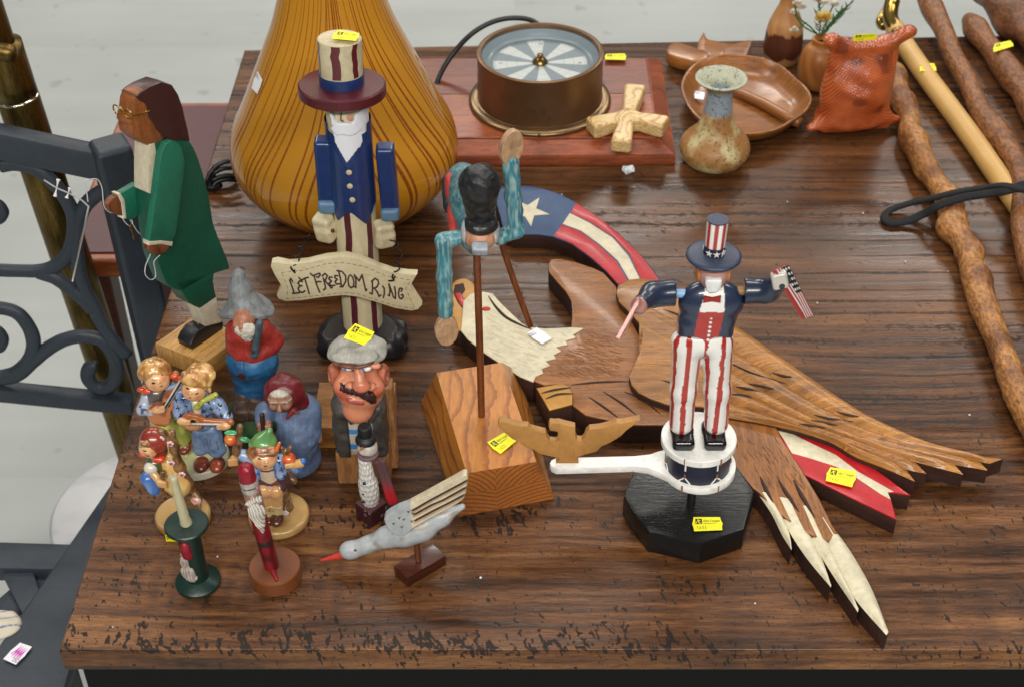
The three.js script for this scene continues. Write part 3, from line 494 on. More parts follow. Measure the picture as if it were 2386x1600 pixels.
{
  const b = at(1905, 198), t = thing('turned_wood_pot', 'small turned wood pot behind the orange clay sack', 'pot', [b[0], 0, b[2]]);
  const g = lathe([[0, 0], [2.2, 0], [2.9, 1.2], [3.1, 3], [2.8, 5], [2.1, 6.1], [1.5, 6.6], [1.6, 7.4], [1.3, 7.5], [1.1, 6.6]], 56, 6); dye(g, (x, y, z) => mix(lin('#8e5223'), lin('#b67a3e'), vn(x * 1.5 + y * 0.2, z * 1.5 + y * 0.5)));
  part(t, 'body', g, M('#ffffff', { rough: 0.4, vc: true, side: THREE.DoubleSide }));
  const fl = thing('flower_sprig', 'sprig of artificial white and yellow flowers standing in the wood pot', 'flowers', [b[0], 0.066, b[2]]);
  const F = upright(fl), grn = M('#2f6a35', { rough: 0.6 }), stem = (l, r = 0.11) => part(fl, 'stem', tube(l.map(([u, v, z]) => [...F(u, v, z), z]), r, 24, 6), grn);
  const pet = (n, u, v, z, r, c, k = 5) => { const q = F(u, v, z), f = []; for (let i = 0; i < k; i++) { const a = i / k * 6.283 + u; f.push(ell([Math.cos(a) * r * 0.62, Math.sin(a) * r * 0.62 * 0.8, Math.sin(a) * r * 0.3], [r * 0.5, r * 0.45, r * 0.3])); } const m = carve(su(0.1, ...f), [-r * 1.3, -r * 1.3, -r, r * 1.3, r * 1.3, r], r / 9, wash(lin(c), 0.1, 3)); part(fl, n, mv(m, q[0], q[1], z), carved); };
  stem([[1906, 80, 0], [1888, 62, 0.5], [1860, 38, 1], [1852, 8, 1.2]]); stem([[1906, 80, 0], [1872, 60, 0.6], [1850, 30, 0.6]]); stem([[1910, 80, 0], [1912, 40, 0], [1908, -10, 0]]); stem([[1914, 80, 0], [1930, 40, -0.4], [1946, 4, -0.6]]); stem([[1918, 82, 0], [1952, 40, 0.2], [1988, 2, 0.5]]); stem([[1916, 82, 0], [1940, 50, 0.6], [1966, 20, 1]]); stem([[1880, 52, 0.6], [1868, 60, 0.8], [1860, 70, 1]]);
  for (const [u, v, z] of [[1858, 6, 1.2], [1852, 26, 0.8], [1905, -4, 0], [1945, 8, -0.5], [1921, 4, 0.2], [1870, 14, 0.5]]) pet('blossom', u, v, z, 0.62, '#dcd8c6');
  pet('bud', 1851, 68, 1.2, 0.7, '#d8d2bc', 3); pet('pansy', 1920, 38, 0.8, 1.15, '#dbb95a', 5); pet('pansy_centre', 1922, 36, 1.2, 0.35, '#6a2a12', 3);
  for (let i = 0; i < 46; i++) { const s = i / 46, k = i % 3, l = [[1918, 82, 1988, 2], [1916, 82, 1966, 20], [1910, 80, 1908, -10]][k], u = l[0] + (l[2] - l[0]) * s, v = l[1] + (l[3] - l[1]) * s, a = F(u, v, 0.2 + 0.4 * k), d = (rnd() - 0.5) * 2; const g2 = limb([[a[0], a[1], 0.2], [a[0] + d * 0.5, a[1] + 0.35, 0.3], [a[0] + d * 0.8, a[1] + 0.85, 0.5]], (q) => 0.11 * (1 - 0.75 * q), 5, 6); part(fl, 'leaf', g2, i % 5 ? grn : M('#9c5a48', { rough: 0.6 })); }
}
{
  const b = at(1998, 296), t = thing('clay_sack', 'glazed orange brown clay vase shaped like a tied burlap sack', 'vase', [b[0], 0, b[2]], 0.12);
  const body = su(1.4, rbx([-0.2, 7.4, 0], [3.5, 6.3, 1.2], 1.1), ell([-0.2, 6, 0.3], [3.9, 5.2, 2.7]), ell([0, 2, 0.1], [4.4, 1.7, 2.6]));
  const ears = su(0.6, cap([-3.2, 1.5, 0.8], [-5.1, 1.1, 1.0], 0.9, 0.55), cap([3.4, 1.4, 0.5], [5.3, 1.2, 0.5], 0.85, 0.45), cap([-2.8, 12.6, 0.2], [-3.9, 13.9, 0.6], 0.9, 0.95), cap([3.1, 13, 0], [4.8, 14.4, 0.3], 0.9, 0.9));
  const seam = su(0.2, cap([-3.7, 1.8, 0.6], [-3.5, 12.6, 0.4], 0.4), cap([3.6, 1.8, 0.4], [3.6, 12.8, 0.2], 0.4), cap([-3.4, 0.8, 1.2], [3.6, 0.8, 1], 0.5));
  let f = su(0.9, body, ears); f = su(0.45, f, seam); f = cut(0.8, f, ell([0.4, 15.4, 0], [2.6, 1.7, 1.4])); f = cut(1.2, f, cap([-3.2, 9.6, 3.4], [-0.6, 8, 3.7], 1.1, 0.9));
  const ff = (x, y, z) => Math.max(f(x, y, z) + 0.045 * Math.sin(x * 14 + y * 4) * Math.sin(y * 14 - x * 4) + 0.18 * (v3n(x * 0.55, y * 0.55, z * 0.55) - 0.5), -y);
  const widen = (g) => g.scale(1.2, 1, 1.1).translate(-0.9, 0, 0);
  const c1 = lin('#8d3413'), c2 = lin('#cc6a35'), c3 = lin('#4a170a');
  part(t, 'body', widen(carve(ff, [-6.6, -0.2, -3.6, 6.6, 16, 4], 0.14, (x, y, z) => { const w = Math.sin(x * 14 + y * 4) * Math.sin(y * 14 - x * 4), n = v3n(x * 0.8, y * 0.8, z * 0.8); return mix(mix(c1, c2, ss(-0.6, 0.9, -w + 0.9 * (n - 0.4))), c3, ss(0.62, 0.85, v3n(x * 0.6 + 9, y * 0.6, z * 0.6)) * 0.6); })), glazed);
  const q = upright(t); stickerOn(t, 'auction_tag', [[1986, 97], [2046, 92], [2044, 78], [1990, 80]].map(([u, v]) => { const a = q(u, v, 1.7), w = new THREE.Vector3(a[0] / 100, a[1] / 100, 0.017).applyAxisAngle(V3(0, 1, 0), 0.12); return [b[0] + w.x, w.y, b[2] + w.z]; }), yellowTag, 0.0006, -0.001);
}
// ---------- walking sticks ----------
function stick(name, label, pts, rf, colf, mat, h = 1.6, o = {}) {
  const c = at(...pts[Math.floor(pts.length / 2)].slice(0, 2), h * 0.01), t = thing(name, label, 'walking stick', [c[0], 0, c[2]]), L = level(t);
  const l = pts.map(([u, v, y = h]) => { const q = L(u, v, y); return [q[0], y, q[1]]; });
  const g = limb(l, rf, o.seg ?? 300, o.rs ?? 28); dye(g, colf); part(t, 'shaft', g, mat); return [t, L, l];
}
const wart = (x, y, z, k) => { const q = 2.4; return v3n(x * q + k, y * q, z * q); };
const barkT = dataTex(512, 512, (u, v) => { let b1 = 9; const n = 18, x = u * n, y = v * n, xi = Math.floor(x), yi = Math.floor(y); for (let j = -1; j < 2; j++) for (let i = -1; i < 2; i++) { const X = ((xi + i) % n + n) % n, Y = ((yi + j) % n + n) % n, dx = (xi + i + h2(X, Y + 31) - x) * 0.7, dy = yi + j + h2(X + 91, Y) - y; b1 = Math.min(b1, dx * dx + dy * dy); } const t = cl(0.74 + 0.34 * Math.sqrt(b1) + 0.12 * (vn(u * 90, v * 90) - 0.5)); return [t, t * 0.97, t * 0.93]; }, true);
const barkM = M('#ffffff', { rough: 0.5, vc: true, map: barkT, bump: barkT, bs: 0.0012 });
{
  const kn = [[0.02, 0.3, 0.5], [0.12, 0.35, 3], [0.24, 0.5, 1.2], [0.33, 0.3, 4.4], [0.42, 0.35, 2.2], [0.49, 0.5, 5.6], [0.56, 0.45, 0.9], [0.63, 0.35, 2.8]];
  const [t, L] = stick('walking_stick', 'knobbly gnarled tan walking stick, nearest to the eagle', [[2082, 165], [2096, 222], [2121, 273], [2121, 314], [2140, 352], [2167, 401], [2200, 451], [2222, 505], [2228, 535], [2251, 574], [2268, 632], [2293, 711], [2326, 794], [2359, 877], [2392, 955], [2440, 1060]],
    (s, a) => { let r = 1.5 + 0.12 * Math.sin(s * 30) + 0.1 * (v3n(s * 60, Math.cos(a), Math.sin(a)) - 0.5); for (const [p, q, w] of kn) r += q * Math.exp(-(((s - p) / 0.022) ** 2)) * (0.75 + 0.75 * Math.cos(a - w)); return r + 0.12 * (v3n(s * 160, 2 * Math.cos(a), 2 * Math.sin(a)) - 0.5); },
    (x, y, z) => { const n = wart(x, y, z, 0), m = v3n(x * 0.35, y * 0.35, z * 0.35), e = Math.abs(v3n(x * 1.5, y * 1.5, z * 1.5) - 0.5); return mix(mix(lin('#c48c50'), lin('#8a5830'), ss(0.35, 0.8, m)), lin('#5a3418'), Math.max(ss(0.6, 0.8, n) * 0.5, ss(0.05, 0.0, e) * 0.5)); }, barkM, 1.6);
}
{
  const [t, L] = stick('walking_cane', 'smooth yellow bamboo coloured cane with curved brass handle', [[2086, 66, 2.4], [2102, 93, 2.2], [2160, 178, 1.9], [2215, 252, 1.7], [2272, 330, 1.5], [2326, 409, 1.4], [2380, 486, 1.4], [2440, 575, 1.4]], (s) => 1.42, (x, y, z) => mix(lin('#bd9350'), lin('#cfa763'), vn(x * 0.4, z * 0.4) * 0.6 + 0.3 * vn(x * 3, z * 3)), M('#ffffff', { rough: 0.5, coat: 0.05, vc: true }), 1.5, { seg: 100 });
  const br = M('#a88a48', { rough: 0.22, metal: 1 });
  const l = [[2100, 90, 2.2], [2086, 66, 2.6], [2076, 44, 3.2], [2076, 22, 4], [2080, 2, 4.8], [2078, -22, 5.2], [2062, -40, 5]].map(([u, v, y]) => { const q = L(u, v, y); return [q[0], y, q[1]]; });
  part(t, 'handle', limb(l, (s, a) => 1.3 - 0.15 * Math.sin(s * 3) + 0.3 * Math.exp(-(((s - 0.05) / 0.04) ** 2)), 80, 24), br);
  const l2 = [[2072, 60, 2.2], [2058, 62, 1.8], [2050, 50, 1.7], [2062, 28, 2.6], [2074, 6, 3.4]].map(([u, v, y]) => { const q = L(u, v, y); return [q[0], y, q[1]]; }); part(t, 'handle_guard', limb(l2, () => 0.6, 40, 12), br);
  stickerOn(t, 'auction_tag', [[2142, 163], [2186, 162], [2180, 146], [2148, 143]].map(([u, v]) => at(u, v, 0.033)), yellowTag, 0.0006, -0.003);
}
{
  stick('walking_stick', 'long dark brown bark walking stick crossing the bamboo coloured cane', [[2140, -40, 3.6], [2167, 2, 3.4], [2193, 57, 3], [2220, 125, 2.6], [2254, 189, 2.3], [2288, 258, 2.1], [2322, 311, 2.1], [2352, 350, 2.2], [2374, 392, 2.4], [2382, 455, 2.5], [2384, 530, 2.4], [2400, 610, 2.2], [2440, 700, 2]], (s, a) => 1.42 - 0.1 * s + 0.14 * Math.sin(s * 26 + a) * Math.sin(s * 11) + 0.5 * Math.exp(-(((s - 0.53) / 0.05) ** 2)) + 0.35 * Math.exp(-(((s - 0.1) / 0.05) ** 2)),
    (x, y, z) => { const n = wart(x * 0.8, y, z * 0.8, 5); return mix(lin('#a56d3e'), lin('#663f1f'), cl(ss(0.5, 0.72, n) * 0.6 + 0.35 * v3n(x * 0.4, y, z * 0.4))); }, barkM, 2.2);
}
{
  const [t] = stick('walking_stick', 'thick blunt brown walking stick end with yellow tag on it', [[2258, 44, 2], [2290, 88, 2], [2330, 138, 2], [2370, 192, 2], [2400, 240, 2], [2440, 320, 2], [2500, 430, 2]], (s) => 1.72 * Math.min(1, 0.62 + 6 * s) + 0.18 * Math.sin(s * 24) + 0.35 * Math.exp(-(((s - 0.42) / 0.05) ** 2)), (x, y, z) => mix(lin('#a66c3c'), lin('#6b4222'), cl(0.7 * v3n(x * 0.5, y, z * 0.5) + 0.5 * ss(0.6, 0.75, wart(x, y, z, 9)))), barkM, 2);
  stickerOn(t, 'auction_tag', [[2314, 120], [2366, 104], [2358, 92], [2318, 100]].map(([u, v]) => at(u, v, 0.042)), yellowTag, 0.0008, -0.003);
}
{
  stick('walking_stick', 'burled reddish brown walking stick head in the far right corner', [[2290, -40, 3], [2318, -4, 3], [2346, 30, 3], [2384, 60, 3], [2430, 110, 3], [2500, 180, 3]], (s, a) => 2.3 + 0.7 * Math.sin(s * 17 + 1) * Math.cos(a * 2 + 1) * 0.6 + 0.5 * Math.exp(-(((s - 0.42) / 0.1) ** 2)), (x, y, z) => mix(lin('#9a633a'), lin('#58321a'), v3n(x * 0.5, y * 0.5, z * 0.5)), barkM, 3);
}
{
  const b = at(2200, 470), t = thing('wrist_strap', 'black woven wrist strap looped across the walking sticks', 'strap', [b[0], 0, b[2]]), L = level(t);
  const l = [[2420, 440, 5.2], [2386, 442, 5.4], [2340, 433, 5.1], [2290, 438, 3.6], [2230, 448, 3.7], [2180, 460, 2.6], [2120, 474, 1.2], [2075, 490, 0.6], [2062, 506, 0.5], [2072, 518, 0.5], [2110, 516, 0.6], [2150, 500, 1.4], [2190, 478, 3.2], [2240, 462, 3.9], [2300, 452, 3.8], [2350, 444, 5], [2386, 430, 5.4], [2420, 424, 5.2]].map(([u, v, y]) => { const q = L(u, v, y); return [q[0], y, q[1]]; });
  part(t, 'strap', limb(l, (s, a) => 0.42 - 0.16 * Math.cos(2 * a), 200, 12), M('#131417', { rough: 0.85, bump: bumpy, bs: 0.0004 }));
}
{
  const b = at(1464, 402), t = thing('foam_crumb', 'white foam crumb lying in front of the mahogany board', 'crumb', [b[0], 0, b[2]]);
  part(t, 'crumb', carve(rough3(ell([0, 0.5, 0], [0.85, 0.55, 0.55]), 0.5, 2.2), [-1.3, -0.2, -1, 1.3, 1.4, 1], 0.08), M('#dfe6ee', { rough: 0.6 }));
}
{ // specks of white lint
  const gs = []; for (const [u, v] of [[1309, 453], [1177, 640], [712, 610], [1180, 741], [2012, 497], [2260, 966], [980, 1205], [1490, 735], [1120, 1345], [690, 905], [1835, 470], [1760, 1405], [1905, 706], [262, 1460], [506, 1296], [1330, 560], [2110, 610], [2210, 632]]) { const q = at(u, v, 0.0008), r = 0.06 + 0.08 * rnd(); gs.push(mv(new THREE.IcosahedronGeometry(r, 0), q[0] * 100, 0.08, q[2] * 100)); }
  const g = join(gs).scale(0.01, 0.01, 0.01), m = sh(new THREE.Mesh(g, M('#d5dbe2', { rough: 0.7 }))); m.name = 'lint'; tag(m, 'tiny white lint specks scattered over the tabletop', 'lint', null, 'stuff'); scene.add(m);
}
// ---------- the carved eagle ----------
{
  const b = at(1480, 880), t = thing('carved_eagle', 'large carved wooden eagle lying flat with red white and blue banner', 'carving', [b[0], 0, b[2]]), L = level(t);
  const l = (p, h) => p.map(([u, v]) => L(u, v, h));
  const H = 2.5, HW = 3.3, HB = 2.1;
  const oak = M('#9c6229', { rough: 0.42, coat: 0.15, map: woodFine, bump: woodFine, bs: 0.0005 }), side = M('#3a2118', { rough: 0.6, map: woodFine, bump: bumpy, bs: 0.0004 });
  const cream = M('#d8cfb2', { rough: 0.5, map: worn, bump: bumpy, bs: 0.0007 }), red = M('#b8121e', { rough: 0.4, coat: 0.1, map: worn, bump: bumpy, bs: 0.0003 }), blue = M('#2c4a73', { rough: 0.5, map: worn, bump: woodFine, bs: 0.0003 }), gold = M('#b5802a', { rough: 0.42, map: worn }), dark = M('#2f1a10', { rough: 0.7 });
  // a plate: dark sawn sides with a painted or oiled face laid on it
  const plate = (name, pts, y0, y1, face, o = {}) => { const m = part(t, name, slab(l(pts, y1), y0, y1 - 0.16, { bev: 0.03, ...o }), side); part(m, name === 'body' ? 'carved_face' : 'face', slab(l(pts, y1), y1 - 0.158, y1, { bev: 0.12, ...o }), face); return m; };
  const inlay = (m, name, pts, y, face, o = {}) => part(m, name, slab(l(pts, y), y - 0.04, y + 0.035, { bev: 0.02, ...o }), face);
  // banner above
  const ba = plate('banner', [[1154, 462], [1157, 444], [1168, 437], [1194, 433], [1230, 433], [1269, 440], [1306, 452], [1342, 471], [1396, 507], [1444, 545], [1492, 592], [1520, 626], [1540, 655], [1530, 690], [1460, 690], [1441, 664], [1412, 632], [1377, 601], [1333, 569], [1288, 551], [1253, 546], [1221, 546], [1195, 545], [1172, 530]], 0, HB, blue);
  inlay(ba, 'stripe', [[1342, 473], [1396, 508], [1444, 547], [1490, 592], [1518, 627], [1537, 655], [1495, 655], [1468, 594], [1430, 553], [1376, 518], [1330, 496]], HB, red);
  inlay(ba, 'stripe', [[1328, 497], [1374, 520], [1428, 555], [1464, 596], [1492, 652], [1468, 656], [1440, 608], [1398, 570], [1354, 538], [1311, 522]], HB, cream);
  inlay(ba, 'stripe', [[1309, 524], [1352, 540], [1395, 572], [1437, 610], [1466, 660], [1440, 662], [1412, 631], [1377, 600], [1333, 568], [1290, 550]], HB, red);
  const star = [], sc = [1232, 492]; for (let i = 0; i < 10; i++) { const a = i * Math.PI / 5 - 1.05, r = i % 2 ? 19 : 50; star.push([sc[0] + Math.cos(a) * r, sc[1] + Math.sin(a) * r * 0.72]); }
  inlay(ba, 'star', star, HB + 0.01, cream);
  // banner below the wing
  const bb = plate('banner', [[1800, 985], [1874, 1002], [1930, 1018], [1951, 1030], [2001, 1065], [2071, 1114], [2122, 1152], [2085, 1147], [2069, 1146], [2077, 1161], [2090, 1209], [1980, 1157], [1874, 1104], [1830, 1080]], 0, HB, red);
  inlay(bb, 'stripe', [[1813, 1003], [1846, 1010], [1895, 1034], [1948, 1059], [2000, 1098], [2083, 1145], [2069, 1146], [2076, 1163], [2052, 1150], [1994, 1111], [1948, 1086], [1895, 1069], [1846, 1055], [1825, 1020]], HB, cream);
  stickerOn(t, 'auction_tag', [[1921, 1121], [1989, 1138], [1999, 1101], [1931, 1090]].map(([u, v]) => at(u, v, 0.0222)), yellowTag, 0.0008, 0.001);
  // body with the far wing and the tail
  const body = plate('body', [[1211, 874], [1243, 886], [1269, 897], [1310, 893], [1330, 912], [1334, 943], [1364, 966], [1422, 979], [1447, 989], [1549, 990], [1640, 1010], [1690, 1030], [1640, 900], [1500, 800], [1440, 690], [1436, 668], [1407, 636], [1385, 625], [1343, 611], [1306, 603], [1284, 604], [1278, 614], [1280, 634], [1297, 655], [1318, 678], [1331, 700], [1334, 722], [1331, 762], [1300, 766], [1240, 800]], 0, H, oak, { grain: 'x' });
  const tail = plate('tail', [[1560, 940], [1700, 935], [1790, 960], [1811, 999], [1825, 1027], [1846, 1059], [1874, 1101], [1909, 1160], [1941, 1224], [1952, 1240], [1930, 1260], [1900, 1250], [1860, 1230], [1800, 1180], [1769, 1146], [1755, 1136], [1713, 1084], [1660, 1050], [1590, 1000]], 0, H - 0.06, oak, { grain: 'z' });
  // white tail feathers, each a ridge of its own
  const feather = (n, a, c, y1, y0, mat, crown = 0.35, par = t) => {                // two edges, a and c, from root to tip
    const N = 24, ca = new THREE.CatmullRomCurve3(l(a, y1).map((p) => V3(p[0], 0, p[1])), false, 'centripetal'), cb = new THREE.CatmullRomCurve3(l(c, y1).map((p) => V3(p[0], 0, p[1])), false, 'centripetal'), pos = [], ix = [], K = 7;
    for (let i = 0; i <= N; i++) { const A = ca.getPoint(i / N), B = cb.getPoint(i / N); for (let k = 0; k < K; k++) { const s = k / (K - 1), q = A.clone().lerp(B, s), e = Math.sin(Math.PI * s); pos.push(q.x, y1 - crown * (1 - Math.pow(e, 0.7) * (1 - ss(0.9, 1, i / N))), q.z); } }
    for (let i = 0; i <= N; i++) { const A = ca.getPoint(i / N), B = cb.getPoint(i / N); pos.push(A.x, y0, A.z, B.x, y0, B.z); }
    const o = (N + 1) * K;
    for (let i = 0; i < N; i++) { for (let k = 0; k < K - 1; k++) { const q = i * K + k; ix.push(q, q + 1, q + K, q + 1, q + K + 1, q + K); } }
    let g = new THREE.BufferGeometry(); g.setAttribute('position', new THREE.Float32BufferAttribute(pos, 3)); g.setIndex(ix); g.computeVertexNormals();
    let up = 0; for (let i = 0; i < o; i++) up += g.attributes.normal.getY(i); if (up < 0) { for (let i = 0; i < ix.length; i += 3) [ix[i], ix[i + 1]] = [ix[i + 1], ix[i]]; g.setIndex(ix); g.computeVertexNormals(); }
    const m = part(par, n, boxUV(g, 16, 'x'), mat);
    const jx = []; for (let i = 0; i < N; i++) { const a0 = i * K, a1 = a0 + K, b0 = o + i * 2, b1 = b0 + 2; jx.push(a0, a1, b0, a1, b1, b0); const c0 = a0 + K - 1, c1 = a1 + K - 1; jx.push(c1, c0, b0 + 1, c1, b0 + 1, b1 + 1); } jx.push(N * K, o + N * 2 + 1, o + N * 2, N * K, N * K + K - 1, o + N * 2 + 1);
    let w = new THREE.BufferGeometry(); w.setAttribute('position', new THREE.Float32BufferAttribute(pos, 3)); w.setIndex(jx); w = boxUV(w, 16, 'x'); w.computeVertexNormals(); w = toCreasedNormals(w, 0.5); boxUV(w); part(m, 'sawn_edge', w, sideD); return m;
  };
  const sideD = M('#3c231a', { rough: 0.6, map: woodFine, bump: bumpy, bs: 0.0003, side: THREE.DoubleSide });
  const tf = [[[[1768, 1142], [1800, 1190], [1825, 1240], [1846, 1273]], [[1800, 1150], [1822, 1190], [1838, 1222], [1847, 1268]]],
    [[[1800, 1152], [1830, 1212], [1880, 1290], [1938, 1360]], [[1858, 1165], [1880, 1215], [1912, 1280], [1939, 1354]]],
    [[[1858, 1170], [1888, 1240], [1935, 1320], [2001, 1418]], [[1898, 1185], [1930, 1250], [1968, 1330], [2003, 1410]]],
    [[[1896, 1190], [1930, 1260], [1990, 1380], [2068, 1472]], [[1940, 1218], [1966, 1250], [2001, 1304], [2037, 1371], [2073, 1464]]]];
  tf.forEach(([a, c], i) => feather('tail_feather', a, c, H + 0.04 - 0.03 * i, 0, cream, 0.45));
  const groove = (p, y, r, n = 'groove', par = t) => { const q = p.map(([u, v]) => { const a = L(u, v, y); return [a[0], y, a[1]]; }); part(par, n, limb(q, (s) => r * Math.sin(Math.PI * cl(0.06 + 0.9 * s)) + 0.02, 24, 8), dark); };
  for (const p of [[[1772, 1110], [1790, 1150], [1804, 1176]], [[1814, 1118], [1838, 1156], [1862, 1192]], [[1850, 1118], [1872, 1160], [1900, 1206]]]) groove(p, H - 0.06, 0.2, 'groove', tail);
  // head
  const white = plate('head', [[1080, 700], [1096, 684], [1125, 679], [1148, 684], [1167, 706], [1211, 748], [1227, 760], [1269, 765], [1329, 762], [1362, 764], [1336, 779], [1342, 786], [1318, 793], [1322, 802], [1296, 808], [1308, 817], [1290, 826], [1296, 834], [1272, 840], [1282, 850], [1262, 858], [1266, 868], [1248, 876], [1243, 889], [1211, 876], [1173, 851], [1128, 821], [1090, 790], [1074, 770]], 0, H + 0.12, cream, { grain: 'x' });
  groove([[1138, 690], [1156, 716], [1180, 740], [1215, 758], [1240, 768]], H + 0.14, 0.16, 'brow', white);
  const eye = L(1133, 719, H + 0.2); part(white, 'eye', mv(carve(ell([0, 0, 0], [0.5, 0.2, 0.35]), [-0.7, -0.4, -0.5, 0.7, 0.4, 0.5], 0.06), eye[0], H + 0.14, eye[1]), red);
  const beak = plate('beak', [[1046, 690], [1054, 662], [1065, 652], [1084, 648], [1101, 658], [1108, 672], [1108, 690], [1092, 708], [1082, 740], [1074, 770], [1060, 764], [1052, 740], [1046, 716]], 0, H - 0.1, gold, { curve: 3 });
  inlay(beak, 'mouth', [[1056, 682], [1060, 664], [1080, 660], [1084, 676], [1074, 690], [1090, 708], [1082, 724], [1066, 704]], H - 0.08, dark);
  inlay(beak, 'tongue', [[1060, 684], [1072, 682], [1090, 706], [1086, 722], [1072, 708]], H - 0.04, red);
  // knife strokes, too many to count: one part on the head and one on the breast
  const strokes = (par, y, n, mat, box4, dir, r) => { const gs = []; for (let i = 0; i < n; i++) { const u = box4[0] + (box4[2] - box4[0]) * rnd(), v = box4[1] + (box4[3] - box4[1]) * rnd(), k = 14 + 26 * rnd(), a = dir + 0.3 * (rnd() - 0.5), e = [[u, v], [u + k * 0.5 * Math.cos(a), v + k * 0.5 * Math.sin(a) + 2 * rnd()], [u + k * Math.cos(a), v + k * Math.sin(a)]]; if (!box4[4](u, v) || !box4[4](e[2][0], e[2][1])) continue; const q = e.map(([p1, p2]) => { const w = L(p1, p2, y); return [w[0], y - 0.03, w[1]]; }); gs.push(limb(q, (s) => r * Math.sin(Math.PI * cl(0.05 + 0.9 * s)) + 0.01, 5, 5)); } const m = part(par, 'knife_strokes', join(gs), mat); m.userData.kind = 'stuff'; };
  const lineX = (u, v, a, b2) => (b2[0] - a[0]) * (v - a[1]) - (b2[1] - a[1]) * (u - a[0]);
  strokes(white, H + 0.12, 150, M('#bfb494', { rough: 0.6 }), [1130, 720, 1340, 885, (u, v) => v > 772 - (u < 1227 ? (1227 - u) * 0.8 : 0) && lineX(u, v, [1128, 815], [1211, 868]) < 0 && lineX(u, v, [1350, 762], [1240, 885]) > 400], 0.42, 0.06);
  strokes(body, H, 520, M('#7a4a22', { rough: 0.6 }), [1250, 770, 1490, 888, (u, v) => v < 884 && lineX(u, v, [1362, 764], [1245, 889]) < -600 && u < 1462], 0.32, 0.06);
  strokes(tail, H - 0.06, 130, M('#5f3a1a', { rough: 0.6 }), [1680, 1000, 1900, 1170, (u, v) => lineX(u, v, [1720, 1070], [1800, 1170]) < -1500 && lineX(u, v, [1825, 1010], [1920, 1180]) > 1500 && v < 1150], 0.95, 0.06);
  // foot
  const foot = plate('talon', [[1250, 903], [1310, 892], [1326, 900], [1334, 916], [1334, 941], [1280, 955], [1266, 930]], 0, H + 0.3, gold);
  groove([[1262, 915], [1290, 908], [1330, 902]], H + 0.34, 0.1, 'groove', foot); groove([[1272, 928], [1300, 918], [1336, 916]], H + 0.34, 0.1, 'groove', foot);
  // near wing: shoulder, five long feathers, two rows of coverts
  const D = [[[1530, 652], [1620, 695], [1721, 751], [1815, 816], [1891, 868], [1960, 915], [2015, 951], [2094, 992], [2149, 1020], [2236, 1044], [2342, 1056]],
    [[1500, 690], [1600, 742], [1700, 798], [1800, 864], [1900, 929], [2000, 984], [2100, 1022], [2200, 1048], [2287, 1063]],
    [[1490, 735], [1600, 796], [1690, 848], [1800, 914], [1900, 970], [2000, 1009], [2100, 1040], [2180, 1060], [2229, 1070]],
    [[1490, 780], [1600, 838], [1680, 882], [1800, 943], [1900, 985], [2000, 1020], [2080, 1047], [2136, 1063]],
    [[1490, 830], [1600, 884], [1670, 918], [1800, 966], [1900, 1004], [2000, 1038], [2070, 1064], [2115, 1081]],
    [[1500, 885], [1560, 930], [1615, 944], [1698, 961], [1781, 975], [1857, 992], [1943, 1020], [1994, 1051], [2063, 1078], [2136, 1109]]];
  const tipOf = [[2311, 1067], [2306, 1083], [2249, 1093], [2163, 1091], null];
  const oaks = ['#b57c38', '#ab7333', '#b98040', '#a97032', '#b07735'].map((c) => M(c, { rough: 0.42, coat: 0.15, map: woodFine, bump: woodFine, bs: 0.0005 }));
  const wing = plate('wing', [[1441, 664], [1463, 652], [1489, 649], [1517, 650], [1560, 664], [1640, 708], [1690, 740], [1700, 820], [1690, 900], [1700, 958], [1665, 950], [1615, 945], [1560, 943], [1519, 929], [1488, 914], [1472, 896], [1466, 875], [1478, 846], [1491, 818], [1497, 782], [1491, 754], [1469, 729], [1443, 703], [1436, 680]], 1.0, HW + 0.12, oaks[1], { grain: 'x', bev: 0.14 });
  for (let i = 0; i < 5; i++) feather('wing_feather', D[i], tipOf[i] ? [...D[i + 1], tipOf[i]] : D[i + 1], HW + 0.05 * (5 - i), 1.0, oaks[i], 0.72);
  for (let i = 1; i < 5; i++) groove(D[i].slice(1), HW - 0.46 + 0.045 * (5 - i), 0.17, 'groove', wing);
  const gl = (p, r = 0.13) => groove(p, HW + 0.08, r, 'groove', wing);
  for (const p of [[[1800, 868], [1830, 876], [1864, 881]], [[1708, 848], [1760, 872], [1832, 893]], [[1743, 893], [1770, 898], [1803, 905]], [[1715, 900], [1745, 906], [1778, 914]], [[1705, 918], [1730, 920], [1752, 924]], [[1950, 958], [1985, 968], [2028, 975]], [[1898, 966], [1940, 976], [1990, 982]], [[1891, 978], [1920, 984], [1952, 990]], [[1864, 986], [1895, 992], [1926, 996]], [[1545, 722], [1570, 730], [1600, 748]], [[1540, 885], [1565, 893], [1590, 905]]]) gl(p);
  const gb = (p, r = 0.12) => groove(p, H + 0.0, r, 'groove', body);
  for (const p of [[[1372, 924], [1410, 950], [1444, 975]], [[1406, 912], [1450, 940], [1485, 968]], [[1455, 912], [1500, 932], [1540, 965]], [[1331, 896], [1400, 890], [1470, 888]]]) gb(p);
  stickerOn(t, 'price_tag', [[1262, 805], [1288, 790], [1252, 764], [1226, 780]].map(([u, v]) => at(u, v, 0.0268)), whiteTag, 0.0008, 0.001);
}
